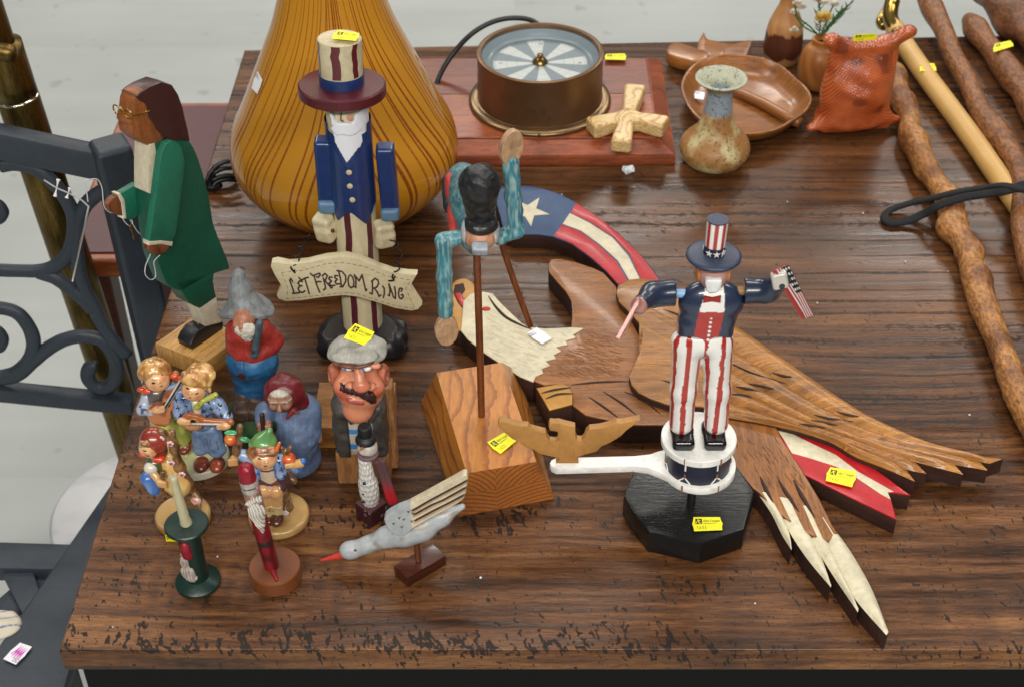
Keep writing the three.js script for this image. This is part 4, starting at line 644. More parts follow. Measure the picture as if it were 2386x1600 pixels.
// ---------- figures of the middle row ----------
{ // tall patriotic figure
  const b = at(848, 792), t = thing('patriotic_figure', 'tall wooden bearded figure in blue coat and maroon brimmed striped hat', 'figurine', [b[0], 0, b[2]]), F = upright(t);
  const cream = paint('#cbbf9d', 0.5), blue = paint('#1a3468', 0.32, { coat: 0.25 }), maroon = paint('#541821', 0.35), lb = paint('#5d7f9f', 0.5), blk = paint('#17181b', 0.4), wht = paint('#dcdfe6', 0.55), mar2 = M('#4d1c26', { rough: 0.4 });
  const ax = (y) => -0.0 + (y - 3) * 0.012;                                         // the dowel leans a little
  const yw = F(835, 492, 2.3)[1], ybt = F(850, 752, 2.3)[1], yn = F(830, 340, 2.3)[1], yb = F(812, 216, 2.3)[1];
  const R = 2.25;
  // shoes
  const shoe = (s) => su(0.7, ell([s * 2.6, 1.2, 0.6], [2.5, 1.5, 3.3]), cap([s * 1.4, 1.2, -1.6], [s * 3.2, 1.05, 2.4], 1.5, 1.7));
  for (const s of [-1, 1]) part(t, 'shoe', carve((x, y, z) => Math.max(rough3(shoe(s), 0.5, 0.9)(x, y, z), -y, y - 2.7), [-6.4, -0.2, -4.6, 6.4, 3.2, 5.4], 0.16), blk);
  // trousers: a striped dowel
  const leg = lathe([[0, 2.2], [R, 2.2], [R, yw + 0.5], [0, yw + 0.5]], 72, 0); leg.rotateZ(-0.012); part(t, 'trousers', leg, cream);
  for (let i = 0; i < 6; i++) { const a = -1.3 + i * 1.05, g = new THREE.CylinderGeometry(R + 0.02, R + 0.02, yw - 2.3, 8, 24, true, a - 0.16, 0.32); const p = g.attributes.position; for (let k = 0; k < p.count; k++) { const w = 0.08 * (vn(p.getY(k) * 0.9 + i * 7, 3) - 0.5), x = p.getX(k), z = p.getZ(k); p.setX(k, x + z * w); p.setZ(k, z - x * w); } mv(g, 0, (yw + 2.3) / 2, 0).rotateZ(-0.012); part(t, 'trouser_stripe', g, mar2); }
  // coat with pointed hem, upright collar line and buttons
  const coat = new THREE.CylinderGeometry(R + 0.12, R + 0.14, yn - yw + 0.6, 72, 30, true), cp = coat.attributes.position;
  for (let k = 0; k < cp.count; k++) { const a = Math.atan2(cp.getX(k), cp.getZ(k)), f = cl((cp.getY(k) + (yn - yw + 0.6) / 2) / (yn - yw + 0.6)), tri = (q, w) => Math.max(0, 1 - Math.abs(a - q) / w); const hem = -1.7 * tri(0.62, 0.6) - 1.4 * tri(-0.72, 0.5) + 0.1, top = -3.4 * tri(-0.02, 0.75) + 1.7 * (Math.abs(a) > 1 ? 1 : 0); cp.setY(k, cp.getY(k) + hem * (1 - f) + top * f); }
  coat.computeVertexNormals(); mv(coat, 0, (yn + yw) / 2, 0).rotateZ(-0.012); part(t, 'coat', coat, blue);
  const cyl = lathe([[0, yw], [R + 0.05, yw], [R + 0.05, yn + 1], [0, yn + 1]], 48, 0); cyl.rotateZ(-0.012); part(t, 'chest', cyl, blue);
  for (const [u, v] of [[813, 401], [815, 433], [821, 465]]) { const q = F(u, v, R + 0.12); part(t, 'button', rotated(lathe([[0, 0.14], [0.28, 0.12], [0.34, 0], [0, 0]], 20, 0), Math.PI / 2).translate(q[0], q[1], R + 0.14), cream); }
  // head, moustache and pointed beard
  const head = lathe([[0, yn - 4], [R - 0.1, yn - 4], [R - 0.1, yb - 1.45], [0, yb - 1.45]], 56, 0).rotateZ(-0.012); part(t, 'head', head, cream);
  const beardP = [[767, 262], [775, 300], [780, 330], [786, 340], [808, 378], [834, 347], [848, 355], [868, 305], [871, 260], [829, 267], [825, 285], [800, 292], [779, 281], [773, 265]];
  const wrap = (g, r) => { const p = g.attributes.position; for (let k = 0; k < p.count; k++) { const x = p.getX(k), a = Math.asin(cl(x / (R + 0.2), -0.999, 0.999)), rr = r + p.getZ(k); p.setX(k, Math.sin(a) * rr); p.setZ(k, Math.cos(a) * rr); } g.computeVertexNormals(); return g; };
  const tess = (pts, th) => { const xs = pts.map((p) => p[0]), ys = pts.map((p) => p[1]), f2 = (x, y) => { let c = false, d = 1e9; for (let i = 0, j = pts.length - 1; i < pts.length; j = i++) { const [xi, yi] = pts[i], [xj, yj] = pts[j]; if ((yi > y) !== (yj > y) && x < (xj - xi) * (y - yi) / (yj - yi) + xi) c = !c; const ex = xj - xi, ey = yj - yi, s = cl(((x - xi) * ex + (y - yi) * ey) / (ex * ex + ey * ey)); d = Math.min(d, Math.hypot(x - xi - ex * s, y - yi - ey * s)); } return c ? -d : d; }; const f = (x, y, z) => Math.max(f2(x, y) + 0.04, Math.abs(z) - th); return carve((x, y, z) => f(x, y, z) - 0.03, [Math.min(...xs) - 0.3, Math.min(...ys) - 0.3, -th - 0.2, Math.max(...xs) + 0.3, Math.max(...ys) + 0.3, th + 0.2], 0.09); };
  const FR = (p, z = R) => p.map(([u, v]) => F(u, v, z));
  const bm = M('#d9dce4', { rough: 0.55 });
  part(t, 'beard', wrap(tess(FR(beardP), 0.2), R + 0.05), bm);
  part(t, 'moustache', wrap(tess(FR([[771, 299], [781, 283], [808, 284], [824, 289], [840, 306], [826, 313], [810, 314], [799, 309], [786, 312]]), 0.18), R + 0.22), bm);
  const ink = M('#1c1a18', { rough: 0.6 }), q1 = F(795, 256, R), q2 = F(795, 281, R), q3 = F(801, 282, R);
  part(t, 'nose_line', tube([[q1[0], q1[1], R + 0.02], [q2[0], q2[1], R + 0.02], [q3[0], q3[1], R + 0.02]], 0.05, 20, 6), ink);
  for (const u of [786, 804]) { const q = F(u, 258, R); part(t, 'eye', mv(carve(sph([0, 0, 0], 0.14), [-0.3, -0.3, -0.3, 0.3, 0.3, 0.3], 0.06), q[0], q[1], R - 0.02), ink); }
  const ck = F(815, 275, R); part(t, 'cheek', mv(carve(ell([0, 0, 0], [0.36, 0.4, 0.08]), [-0.5, -0.5, -0.3, 0.5, 0.5, 0.3], 0.08), ck[0], ck[1], R - 0.03), M('#b98576', { rough: 0.6 }));
  // hat, tipped back
  const hat = (g) => rotated(g, -0.09, 0, -0.02).translate(ax(yb) - 0.35, yb - 1.6, -0.25);
  part(t, 'hat_brim', hat(toCreasedNormals(lathe([[0, 0], [4.25, 0], [4.4, 0.12], [4.4, 1.05], [4.25, 1.2], [0, 1.2]], 80, 0), 0.6)), maroon);
  const yt = 6.0; part(t, 'hat_crown', hat(toCreasedNormals(lathe([[2.15, 1.1], [2.2, yt - 0.1], [2.1, yt], [0, yt]], 64, 0), 0.6)), cream);
  part(t, 'hat_band', hat(lathe([[2.2, 1.15], [2.27, 1.2], [2.27, 2.25], [2.2, 2.3]], 64, 0)), blue);
  const stp = M('#5a1b24', { rough: 0.25, coat: 0.4 }); for (const [a, w] of [[-0.12, 0.4], [-1.22, 0.36], [0.82, 0.3], [1.9, 0.4], [3, 0.4], [-2.2, 0.4]]) { const g = new THREE.CylinderGeometry(2.215, 2.19, yt - 2.5, 8, 14, true, a - w / 2, w), p = g.attributes.position; for (let k = 0; k < p.count; k++) { const ww = 0.1 * (vn(p.getY(k) * 1.6 + a * 9, 7) - 0.5), x = p.getX(k), z = p.getZ(k); p.setX(k, x + z * ww); p.setZ(k, z - x * ww); } part(t, 'hat_stripe', hat(mv(g, 0, (yt + 2.3) / 2, 0)), stp); }
  t.updateMatrixWorld(true);
  const top = (u, v) => at(u, v, (yb + yt - 1.6) * 0.01 + 0.0015); stickerOn(t, 'auction_tag', [[770, 96], [832, 102], [841, 84], [784, 77]].map(([u, v]) => top(u, v)), yellowTag, 0.0025, 0.0005);
  // arms: faceted boards with light blue cuffs and mitten hands
  const arm = (s, pts) => {
    const [sh0, cu, ha, tip] = pts.map(([u, v]) => F(u, v, 0.8)), w = 0.95;
    const a = box(2 * w, sh0[1] - cu[1] + 0.4, 1.9, 0.4, 16, 'y'), m = Math.atan2(cu[0] - sh0[0], sh0[1] - cu[1]);
    part(t, 'arm', mv(rotated(a, 0.05, 0, m), (sh0[0] + cu[0]) / 2, (sh0[1] + cu[1]) / 2, 0.3), blue);
    part(t, 'cuff', mv(rotated(box(2.05 * w, 1.5, 2.05, 0.4, 16, 'y'), 0.05, 0, m), cu[0], cu[1] - 0.4, 0.55), lb);
    const f = su(0.35, rbx([0, 0, 0], [1.05, 1.55, 0.85], 0.45), rbx([0.15, -0.5, 0.2], [1.0, 1.0, 0.95], 0.5)); const hd = turn(f, [0, 0, 0], 0.2, s * 0.4, -s * 0.12);
    part(t, 'hand', mv(carve(hd, [-2.2, -2.6, -2, 2.2, 2.6, 2.2], 0.12), ha[0], ha[1], 1.0), cream);
  };
  arm(-1, [[752, 330], [762, 470], [757, 526], [745, 566]]); arm(1, [[896, 346], [908, 488], [893, 540], [888, 576]]);
  part(t, 'nail', mv(carve(sph([0, 0, 0], 0.22), [-0.3, -0.3, -0.3, 0.3, 0.3, 0.3], 0.08), ...F(775, 538, 2.1), 2.1), M('#6a4a22', { rough: 0.4, metal: 1 }));
  // the sign that hangs from the hands
  const s = thing('hanging_sign', 'cream wooden banner sign lettered LET FREEDOM RING hanging from wires', 'sign', [b[0], 0, b[2] + 0.045]), G = upright(s);
  const oc = [[632, 613], [644, 610], [672, 616], [715, 612], [760, 601], [805, 597], [840, 604], [880, 622], [915, 634], [950, 639], [972, 640], [955, 668], [983, 712], [974, 722], [958, 725], [920, 719], [880, 706], [835, 693], [800, 689], [750, 694], [700, 701], [665, 703], [648, 697], [644, 690], [654, 666], [638, 640], [630, 622]];
  const tl = G(620, 590), br = G(990, 735);
  const sg = board(oc.map(([u, v]) => G(u, v)), 1.0, { bev: 0.14, zc: -0.5 }), sp = sg.attributes.position, suv = sg.attributes.uv; for (let k = 0; k < sp.count; k++) suv.setXY(k, (sp.getX(k) - tl[0]) / (br[0] - tl[0]), (sp.getY(k) - br[1]) / (tl[1] - br[1]));
  const stx = canvasTex(1110, 435, (c) => {
    c.fillStyle = '#c7bc9a'; c.fillRect(0, 0, 1110, 435); for (let i = 0; i < 900; i++) { c.fillStyle = rnd() > 0.5 ? 'rgba(255,245,215,0.05)' : 'rgba(80,60,30,0.05)'; c.fillRect(rnd() * 1110, rnd() * 435, 10 + rnd() * 60, 3 + rnd() * 12); }
    const X = (u) => (u - 620) * 3, Y = (v) => (v - 590) * 3; c.lineCap = c.lineJoin = 'round';
    c.strokeStyle = '#3a3430'; c.lineWidth = 3; c.setLineDash([26, 18]); c.beginPath(); [[650, 634], [700, 630], [760, 614], [805, 612], [850, 620], [900, 642], [960, 652], [947, 672], [966, 719], [920, 712], [870, 697], [830, 684], [800, 681], [740, 687], [655, 695], [660, 668], [650, 634]].forEach(([u, v]) => c.lineTo(X(u), Y(v))); c.stroke(); c.setLineDash([]);
    // hand-drawn capitals, traced as strokes
    c.strokeStyle = '#3c3033'; c.lineWidth = 12;
    const K = (l) => { c.beginPath(); l.forEach(([x, y], i) => { const u = X(600 + x / 3.136), v = Y(400 + y / 3.136); i ? c.lineTo(u, v) : c.moveTo(u, v); }); c.stroke(); };
    K([[232, 800], [222, 778], [212, 790], [222, 830], [232, 872], [222, 888], [245, 884], [275, 882]]);
    K([[306, 800], [285, 796], [272, 812], [285, 830], [300, 832]]); K([[285, 832], [268, 850], [275, 872], [300, 880], [318, 868]]);
    K([[285, 772], [300, 790], [330, 776], [355, 770]]); K([[328, 780], [338, 830], [348, 888]]);
    K([[375, 742], [392, 758], [420, 748], [445, 740], [448, 752], [432, 770], [418, 766]]); K([[400, 756], [410, 810], [420, 850], [430, 878]]); K([[408, 808], [425, 800], [448, 802]]);
    K([[468, 775], [475, 820], [478, 848], [462, 862]]); K([[462, 760], [485, 742], [500, 756], [490, 780], [478, 792]]); K([[480, 795], [500, 820], [520, 848], [530, 842]]);
    for (const d of [0, 45]) { K([[535 + d, 770 - d * 0.25], [515 + d, 768 - d * 0.25], [510 + d, 782 - d * 0.25], [528 + d, 796 - d * 0.25]]); K([[528 + d, 796 - d * 0.25], [510 + d, 812 - d * 0.25], [518 + d, 830 - d * 0.25], [550 + d, 828 - d * 0.25]]); }
    K([[578, 722], [590, 722], [598, 780], [600, 838]]); K([[578, 722], [615, 728], [640, 760], [636, 800], [610, 838], [590, 838]]);
    K([[665, 760], [654, 785], [656, 830], [672, 846], [692, 836], [698, 800], [692, 768], [675, 752]]);
    K([[700, 838], [708, 845], [715, 790], [706, 752], [718, 768], [738, 796], [764, 752], [772, 800], [782, 868], [790, 858]]);
    K([[838, 800], [835, 860], [828, 892], [812, 884]]); K([[832, 800], [860, 778], [880, 790], [885, 815], [868, 842], [845, 850]]); K([[850, 850], [870, 880], [880, 910], [896, 900]]);
    K([[914, 836], [924, 850], [922, 890], [912, 918]]); K([[950, 900], [960, 905], [968, 860], [962, 818], [975, 860], [990, 915], [1004, 926], [1008, 880], [1004, 840]]);
    K([[1055, 850], [1040, 852], [1030, 890], [1034, 920], [1050, 928], [1066, 910], [1062, 896], [1050, 900]]); K([[1050, 850], [1062, 856], [1052, 872]]);
  });
  part(s, 'board', sg, M('#ffffff', { rough: 0.5, map: stx, bump: bumpy, bs: 0.0001 }));
  const wire = M('#1b1c20', { rough: 0.35, metal: 0.6 });
  const coil = (l) => { const c = new THREE.CatmullRomCurve3(l.map(([u, v, z]) => V3(...G(u, v, z), z))), p = []; for (let i = 0; i <= 140; i++) { const q = c.getPoint(i / 140), k = Math.sin(Math.PI * i / 140), a = i / 140 * 26; p.push([q.x + 0.45 * k * Math.cos(a), q.y + 0.12 * k, q.z + 0.45 * k * Math.sin(a)]); } part(s, 'wire', tube(p, 0.085, 260, 6), wire); };
  coil([[722, 545, -2.5], [700, 575, -2], [690, 605, -0.6], [684, 634, 0.1]]); coil([[905, 550, -3], [924, 580, -2], [925, 620, -0.6], [918, 648, 0.1]]);
  const hook = (l) => part(s, 'wire', tube(l.map(([u, v, z]) => [...G(u, v, z), z]), 0.1, 24, 6), wire); hook([[680, 615, -1], [678, 625, 0.2], [687, 636, 0.05]]); hook([[922, 630, -0.8], [914, 645, 0.3], [917, 653, 0.2], [905, 655, 0.05]]);
}
{ // balancing soldier and its block
  const b = at(1160, 1010), t = thing('balance_stand', 'sloped cedar block with thin upright wooden rod', 'stand', [b[0], 0, b[2]]), L = level(t), F = upright(t);
  const bot = [L(1068, 1203), L(1292, 1161), L(1212, 868), L(980, 936)], H = 5.5, top = [L(1087, 1102, H), L(1250, 1075, H), L(1170, 844, H), L(1017, 868, H)];
  const v = [...bot.map((p) => [p[0], 0, p[1]]), ...top.map((p) => [p[0], H, p[1]])], face = (name, ids, mat, grain) => { };
  const ced = M('#bd7a34', { rough: 0.38, coat: 0.25, map: woodRing, bump: bumpy, bs: 0.00015 }), endm = M('#b06e30', { rough: 0.4, coat: 0.2, map: woodEnd });
  const pos = [], quad = (a, bb, c, d) => { for (const k of [a, bb, c, a, c, d]) pos.push(...v[k]); };
  quad(4, 5, 6, 7); quad(1, 2, 6, 5); quad(3, 0, 4, 7); quad(2, 3, 7, 6); quad(3, 2, 1, 0);
  const mk = (pp) => { const g = new THREE.BufferGeometry(); g.setAttribute('position', new THREE.Float32BufferAttribute(pp, 3)); g.computeVertexNormals(); return g; };
  const blk = part(t, 'block', boxUV(mk(pos.slice()), 13, 'z'), ced); pos.length = 0; quad(0, 1, 5, 4);
  const eg = boxUV(mk(pos.slice()), 11, 'x'); part(blk, 'end_grain', eg, endm);
  stickerOn(t, 'auction_tag', [[1164, 1061], [1207, 1026], [1177, 1008], [1133, 1034]].map(([u, vv]) => at(u, vv, 0.0552)), yellowTag, 0.0006, 0.001);
  const r0 = L(1122, 968, H), yt = F(1112, 600, r0[1])[1], rod = M('#7c4322', { rough: 0.4, map: woodFine });
  part(t, 'rod', boxUV(limb([[r0[0], H - 1, r0[1]], [r0[0] + 0.0, (H + yt) / 2, r0[1]], [F(1110, 570, r0[1])[0], yt + 1.4, r0[1]]], () => 0.36, 6, 16), 16, 'y'), rod);
  // the soldier, bowing forward on the rod's tip
  const s = thing('balancing_soldier', 'carved soldier in teal coat and tall black hat balanced on rod', 'figurine', [b[0] + r0[0] * 0.01, (yt) * 0.01, b[2] + r0[1] * 0.01]), G = upright(s), P = (u, vv, z) => [...G(u, vv, z), z];
  const teal = (x, y, z) => { const n = v3n(x * 1.2, y * 1.2, z * 1.2), m = v3n(x * 8, y * 0.6, z * 8); return mix(mix(lin('#265f70'), lin('#3d828e'), n), lin('#a5bab2'), ss(0.35, 0.85, m) * 0.6); };
  const neck = P(1112, 555, 1.2), mid = P(1100, 470, -3), back = P(1080, 418, -7);
  const torso = rough3(su(0.9, cap(neck, mid, 1.5, 1.9), cap(mid, back, 1.9, 1.6)), 0.12, 2);
  const bx = (pts, m) => { const a = pts.map((p) => p); return [Math.min(...a.map((p) => p[0])) - m, Math.min(...a.map((p) => p[1])) - m, Math.min(...a.map((p) => p[2])) - m, Math.max(...a.map((p) => p[0])) + m, Math.max(...a.map((p) => p[1])) + m, Math.max(...a.map((p) => p[2])) + m]; };
  part(s, 'torso', carve(torso, bx([neck, mid, back], 2.6), 0.12, (x, y, z) => mix([0.05, 0.13, 0.15], teal(x, y, z), 0.6)), carved);
  part(s, 'coat_stripe', carve(cap(P(1062, 545, -1), P(1054, 420, -6.4), 0.6, 0.8), bx([P(1062, 545, -1), P(1054, 420, -6.4)], 1.3), 0.12, wash(lin('#b83a33'), 0.15)), carved);
  part(s, 'coat_tail', carve(cap(P(1052, 480, -4), P(1050, 425, -7.3), 0.8, 0.9), bx([P(1052, 480, -4), P(1050, 425, -7.3)], 1.2), 0.12, wash(lin('#20262b'), 0.2)), carved);
  const hc = P(1119, 549, 2.5);
  part(s, 'head', carve(su(0.3, ell(hc, [1.45, 1.35, 1.5]), ell([hc[0] + 0.1, hc[1] - 0.25, hc[2] + 1.5], [0.3, 0.35, 0.35])), bx([hc], 2.4), 0.09, wash(lin('#c99272'), 0.2, 2.5)), carved);
  for (const u of [1107, 1131]) { const e = P(u, 540, 3.9); part(s, 'eye', carve(ell(e, [0.2, 0.12, 0.2]), bx([e], 0.4), 0.06), M('#2a1a14', { rough: 0.5 })); }
  const br = P(1119, 579, 4.4); part(s, 'beard', carve(turn(rbx([br[0], br[1], br[2]], [0.75, 0.6, 0.5], 0.25), br, 0.5, 0, 0), bx([br], 1.6), 0.09, wash(lin('#aab2bd'), 0.1)), carved);
  for (const [u, z] of [[1084, 2], [1154, 2]]) { const q = P(u, 540, z); part(s, 'hair', carve(ell(q, [0.4, 1.1, 1.1]), bx([q], 1.5), 0.1, wash(lin('#b8bcc0'), 0.1)), carved); }
  const facet = (f) => { const d = []; let sd = 3; const r = () => { sd = (sd * 16807) % 2147483647; return sd / 2147483647; }; return f; };
  const hb = P(1120, 515, 2.6), ht = P(1117, 430, 3.2), hm = [(hb[0] + ht[0]) / 2, (hb[1] + ht[1]) / 2, (hb[2] + ht[2]) / 2];
  const chop = (f, c, R, n, sd0) => { let sd = sd0; const r = () => { sd = (sd * 16807) % 2147483647; return sd / 2147483647; }, pl = []; for (let i = 0; i < n; i++) { const z = 1 - 2 * (i + 0.5) / n, a = i * 2.39996, q = Math.sqrt(1 - z * z); pl.push([q * Math.cos(a), z, q * Math.sin(a), R * (0.93 + 0.1 * r())]); } return (x, y, z) => { let d = f(x, y, z); x -= c[0]; y -= c[1]; z -= c[2]; for (const p of pl) d = Math.max(d, p[0] * x + p[1] * y + p[2] * z - p[3]); return d; }; };
  const hatM = M('#17181b', { rough: 0.44, coat: 0.05, bump: whittle, bs: 0.002 });
  part(s, 'hat', carve(rough3(su(0.3, chop(ell(ht, [1.85, 2.0, 1.8]), ht, 1.82, 60, 9), cap(hb, ht, 1.15, 1.78)), 0.1, 1.4), bx([hb, ht], 2.6), 0.1), hatM);
  const pk = P(1121, 520, 3.0); part(s, 'hat_peak', carve(chop(ell([pk[0], pk[1], pk[2]], [1.62, 0.85, 1.5]), pk, 1.52, 30, 5), bx([pk], 2.2), 0.1), hatM);
  const col2 = M('#ffffff', { rough: 0.42, vc: true });
  const armP = (n, l, r) => { const f = []; for (let i = 0; i < l.length - 1; i++) f.push(cap(l[i], l[i + 1], r)); part(s, n, carve(rough3(su(0.35, ...f), 0.16, 1.7), bx(l, 1.6), 0.12, teal), col2); };
  armP('arm', [P(1070, 553, 1), P(1034, 560, 1.2), P(1036, 640, 1.6), P(1038, 727, 2)], 0.73);
  armP('arm', [P(1165, 553, 1), P(1204, 535, 1), P(1196, 460, 0.6), P(1190, 378, 0.2)], 0.73);
  const hand = (c, ry, rz) => part(s, 'hand', carve(turn(rbx(c, [0.95, 1.7, 0.33], 0.3), c, 0, ry, rz), bx([c], 2.2), 0.09, wash(lin('#bd9773'), 0.12)), carved), ev = (c, ry, rz) => { const f = (x, y, z) => Math.max(Math.hypot((x - c[0]) / 1.12, (y - c[1]) / 1.75) - 1, (Math.abs(z - c[2]) - 0.32)); part(s, 'hand', carve(turn((x, y, z) => f(x, y, z) * 0.9, c, 0, ry, rz), bx([c], 2.3), 0.09, wash(lin('#bd9773'), 0.12)), carved); };
  ev(P(1040, 768, 2.2), 0.3, 0.03); ev(P(1191, 343, 0.2), 0.55, -0.12);
  const cw = [P(1155, 520, -1.5), P(1176, 590, -2.2), P(1210, 690, -2.8), P(1236, 760, -3)]; part(s, 'counterweight_rod', boxUV(limb(cw, () => 0.3, 10, 14), 16, 'y'), rod);
}
{ // drum dancer with eagle arm
  const b = at(1610, 1178, 0.0), t = thing('drum_whirligig', 'painted patriotic man holding flags standing on white and blue drum', 'whirligig', [b[0] , 0, b[2]]), L = level(t), F = upright(t);
  const H = 2.9, blk = M('#101112', { rough: 0.34, map: worn, bump: woodFine, bs: 0.0004 });
  const S = (x, y) => [1400 + x / 3.7325, 920 + y / 3.7325];
  let oct = [[222, 872], [282, 985], [430, 1172], [868, 1272], [1225, 1150], [1312, 830], [1150, 600], [860, 500], [480, 500], [312, 645]].map((p) => L(...S(...p), H)); oct = [oct[0], oct[1], oct[2], oct[3], oct[4], oct[5], oct[6], oct[8], oct[9]];
  const cx = oct.reduce((s, p) => s + p[0], 0) / oct.length, cz = oct.reduce((s, p) => s + p[1], 0) / oct.length;
  const g = slab(oct.map(([x, z]) => [cx + (x - cx) * 1.045, cz + (z - cz) * 1.045]), 0, H, { bev: 0.28 }); part(t, 'base', g, blk);
  stickerOn(t, 'auction_tag', [[1614, 1239], [1687, 1236], [1682, 1206], [1612, 1206]].map(([u, v]) => at(u, v, 0.0295)), yellowTag, 0.0006, 0.0006);
  const pc = L(1610, 1176, H), x0 = pc[0], z0 = pc[1];
  const yA = F(1628, 1077, z0)[1], yB = F(1629, 1016, z0)[1];                            // tops of the lower and upper discs
  part(t, 'post', mv(new THREE.CylinderGeometry(0.42, 0.42, yA - H + 0.6, 20), x0, (yA + H) / 2, z0), M('#0d0d0e', { rough: 0.5 }));
  const wht = paint('#efeee9', 0.4), navy = paint('#1b2136', 0.38);
  const up = F(1629, 1016, z0)[0], lo = F(1628, 1077, z0)[0], R = 3.52;
  const arm = [L(1281, 1068, yA), L(1275, 1076, yA), L(1278, 1087, yA), L(1400, 1087, yA), L(1505, 1083, yA)];
  const al = L(1281, 1068, yA), a0 = L(1281, 1078, yA)[1], pl = [];
  for (let i = 0; i <= 30; i++) { const a = Math.PI * (1 - 0.17) - i / 30 * 2 * Math.PI * (1 - 0.17) ; pl.push([lo + R * Math.cos(a), z0 - R * Math.sin(a)]); }
  const xL = al[0], w = 0.72, zc = a0, zq = (u, v) => L(u, v, yA);
  const plate = [...pl, zq(1533, 1098), zq(1510, 1089), zq(1478, 1085), [xL + 0.6, zc + w], [xL + 0.15, zc + 0.4], [xL, zc], [xL + 0.15, zc - 0.4], [xL + 0.6, zc - w], zq(1478, 1061), zq(1515, 1057), zq(1535, 1050)];
  part(t, 'arm_plate', slab(plate, yA - 0.8, yA, { bev: 0.07 }), wht);
  part(t, 'drum', mv(new THREE.CylinderGeometry(3.1, 3.1, yB - yA, 64), (up + lo) / 2, (yA + yB) / 2 - 0.3, z0), navy);
  part(t, 'drum_head', mv(toCreasedNormals(lathe([[0, -0.75], [3.4, -0.75], [3.5, -0.68], [3.5, -0.06], [3.42, 0], [0, 0]], 80, 0), 0.5), up, yB, z0), wht);
  const br = M('#8a5a22', { rough: 0.5 });
  for (const a of [-1.35, -0.5, 0.5, 1.35, 2.4, -2.4]) {
    const bar = (y, r, h, c, n) => part(t, n, rotated(mv(box(0.16, h, 0.1, 0.04), 0, y, r), 0, a, 0).translate((up + lo) / 2, 0, z0), c);
    bar(yB - 0.38, 3.5, 0.74, br, 'drum_tie'); bar(yA - 0.42, 3.53, 0.78, br, 'drum_tie'); bar(yB - 1.2, 3.1, 1.3, wht, 'drum_cord'); bar(yA + 0.85, 3.12, 0.5, br, 'drum_tie');
    for (const q of [-1, 1]) part(t, 'drum_cord', rotated(mv(rotated(box(0.14, 0.85, 0.1, 0.04), 0, 0, q * 0.75), q * 0.3, yA + 0.35, 3.1), 0, a, 0).translate((up + lo) / 2, 0, z0), wht);
  }
  // gilt eagle on the end of the arm
  const ez = zc + 0.15, E = (x, y) => F(950 + x / 3.137, 750 + y / 3.137, ez + 0.35);
  const eg = [[660, 760], [668, 724], [690, 722], [800, 755], [880, 760], [900, 780], [985, 803], [1008, 806], [1020, 840], [1040, 870], [1080, 876], [1104, 862], [1096, 800], [1065, 795], [1040, 790], [1030, 762], [1040, 736], [1080, 740], [1100, 736], [1130, 744], [1160, 752], [1225, 768], [1226, 830], [1240, 862], [1270, 866], [1292, 846], [1305, 805], [1330, 782], [1400, 775], [1480, 755], [1530, 735], [1560, 740], [1698, 712], [1690, 725], [1600, 790], [1560, 830], [1530, 850], [1480, 880], [1420, 905], [1380, 945], [1320, 960], [1240, 985], [1232, 1000], [1250, 1030], [1085, 1030], [1110, 1002], [1100, 990], [1020, 975], [960, 960], [920, 930], [860, 910], [820, 880], [760, 850], [700, 800]].map((p) => E(p[0], p[1]));
  part(t, 'eagle_cutout', board(eg, 0.75, { bev: 0.06, zc: ez }), paint('#b07f42', 0.45));
  // figure
  const red = lin('#a3241d'), whc = lin('#dedcd8'), nv = lin('#232c44'), sk = lin('#b0837a');
  const P = (u, v, z = 0) => [...F(u, v, z0 + z), z0 + z], f0 = (p, m) => [Math.min(...p.map((q) => q[0])) - m, Math.min(...p.map((q) => q[1])) - m, Math.min(...p.map((q) => q[2])) - m, Math.max(...p.map((q) => q[0])) + m, Math.max(...p.map((q) => q[1])) + m, Math.max(...p.map((q) => q[2])) + m];
  for (const [u, v] of [[1591, 1018], [1665, 1016]]) { const q = P(u, v, 0.8); part(t, 'shoe', carve((x, y, z) => Math.max(su(0.4, rbx([q[0], yB + 0.55, z0 + 0.5], [1.05, 0.62, 1.7], 0.5), ell([q[0], yB + 0.7, z0 - 0.3], [1, 0.9, 1.1]))(x, y, z), yB - y), [q[0] - 1.6, yB - 0.1, z0 - 2, q[0] + 1.6, yB + 1.8, z0 + 2.7], 0.1), M('#0c0c0d', { rough: 0.22, coat: 0.6, bump: bumpy, bs: 0.0004 })); }
  const lh = P(1601, 810), lk = P(1593, 905), lf = P(1588, 985, 0.1), rh = P(1672, 810), rk = P(1672, 905), rf = P(1669, 985, 0.1), wst = P(1634, 790);
  const trou = su(0.55, cap(lh, lk, 1.35, 1.18), cap(lk, lf, 1.18, 1.12), cap(rh, rk, 1.35, 1.18), cap(rk, rf, 1.18, 1.12), ell([wst[0] + 0.1, wst[1], z0], [2.75, 1.5, 1.5]));
  const stripes = (x, y, z) => { const left = x < wst[0] + 0.15, c = left ? lk[0] + (y - lk[1]) * (lh[0] - lk[0]) / (lh[1] - lk[1]) : rk[0], a = Math.atan2(x - c + 0.12 * (vn(y * 1.1, left ? 3 : 8) - 0.5), z - z0), s = a * 6.4 / 6.283 + 0.5, f = s - Math.floor(s); return Math.abs(f - 0.5) < 0.19 + 0.08 * (vn(y * 1.6, Math.floor(s) * 5) - 0.5) ? red : whc; };
  part(t, 'trousers', carve((x, y, z) => Math.max(trou(x, y, z), y - wst[1] - 0.9), f0([lh, lf, rh, rf, wst], 1.9), 0.09, stripes), glazed);
  const ch = P(1660, 690), tb = P(1640, 770);
  const tor = su(0.8, ell([ch[0] - 0.05, ch[1] - 0.7, z0], [2.85, 2.35, 1.55]), rbx([tb[0] + 0.1, tb[1] + 0.5, z0], [2.45, 1.6, 1.35], 1));
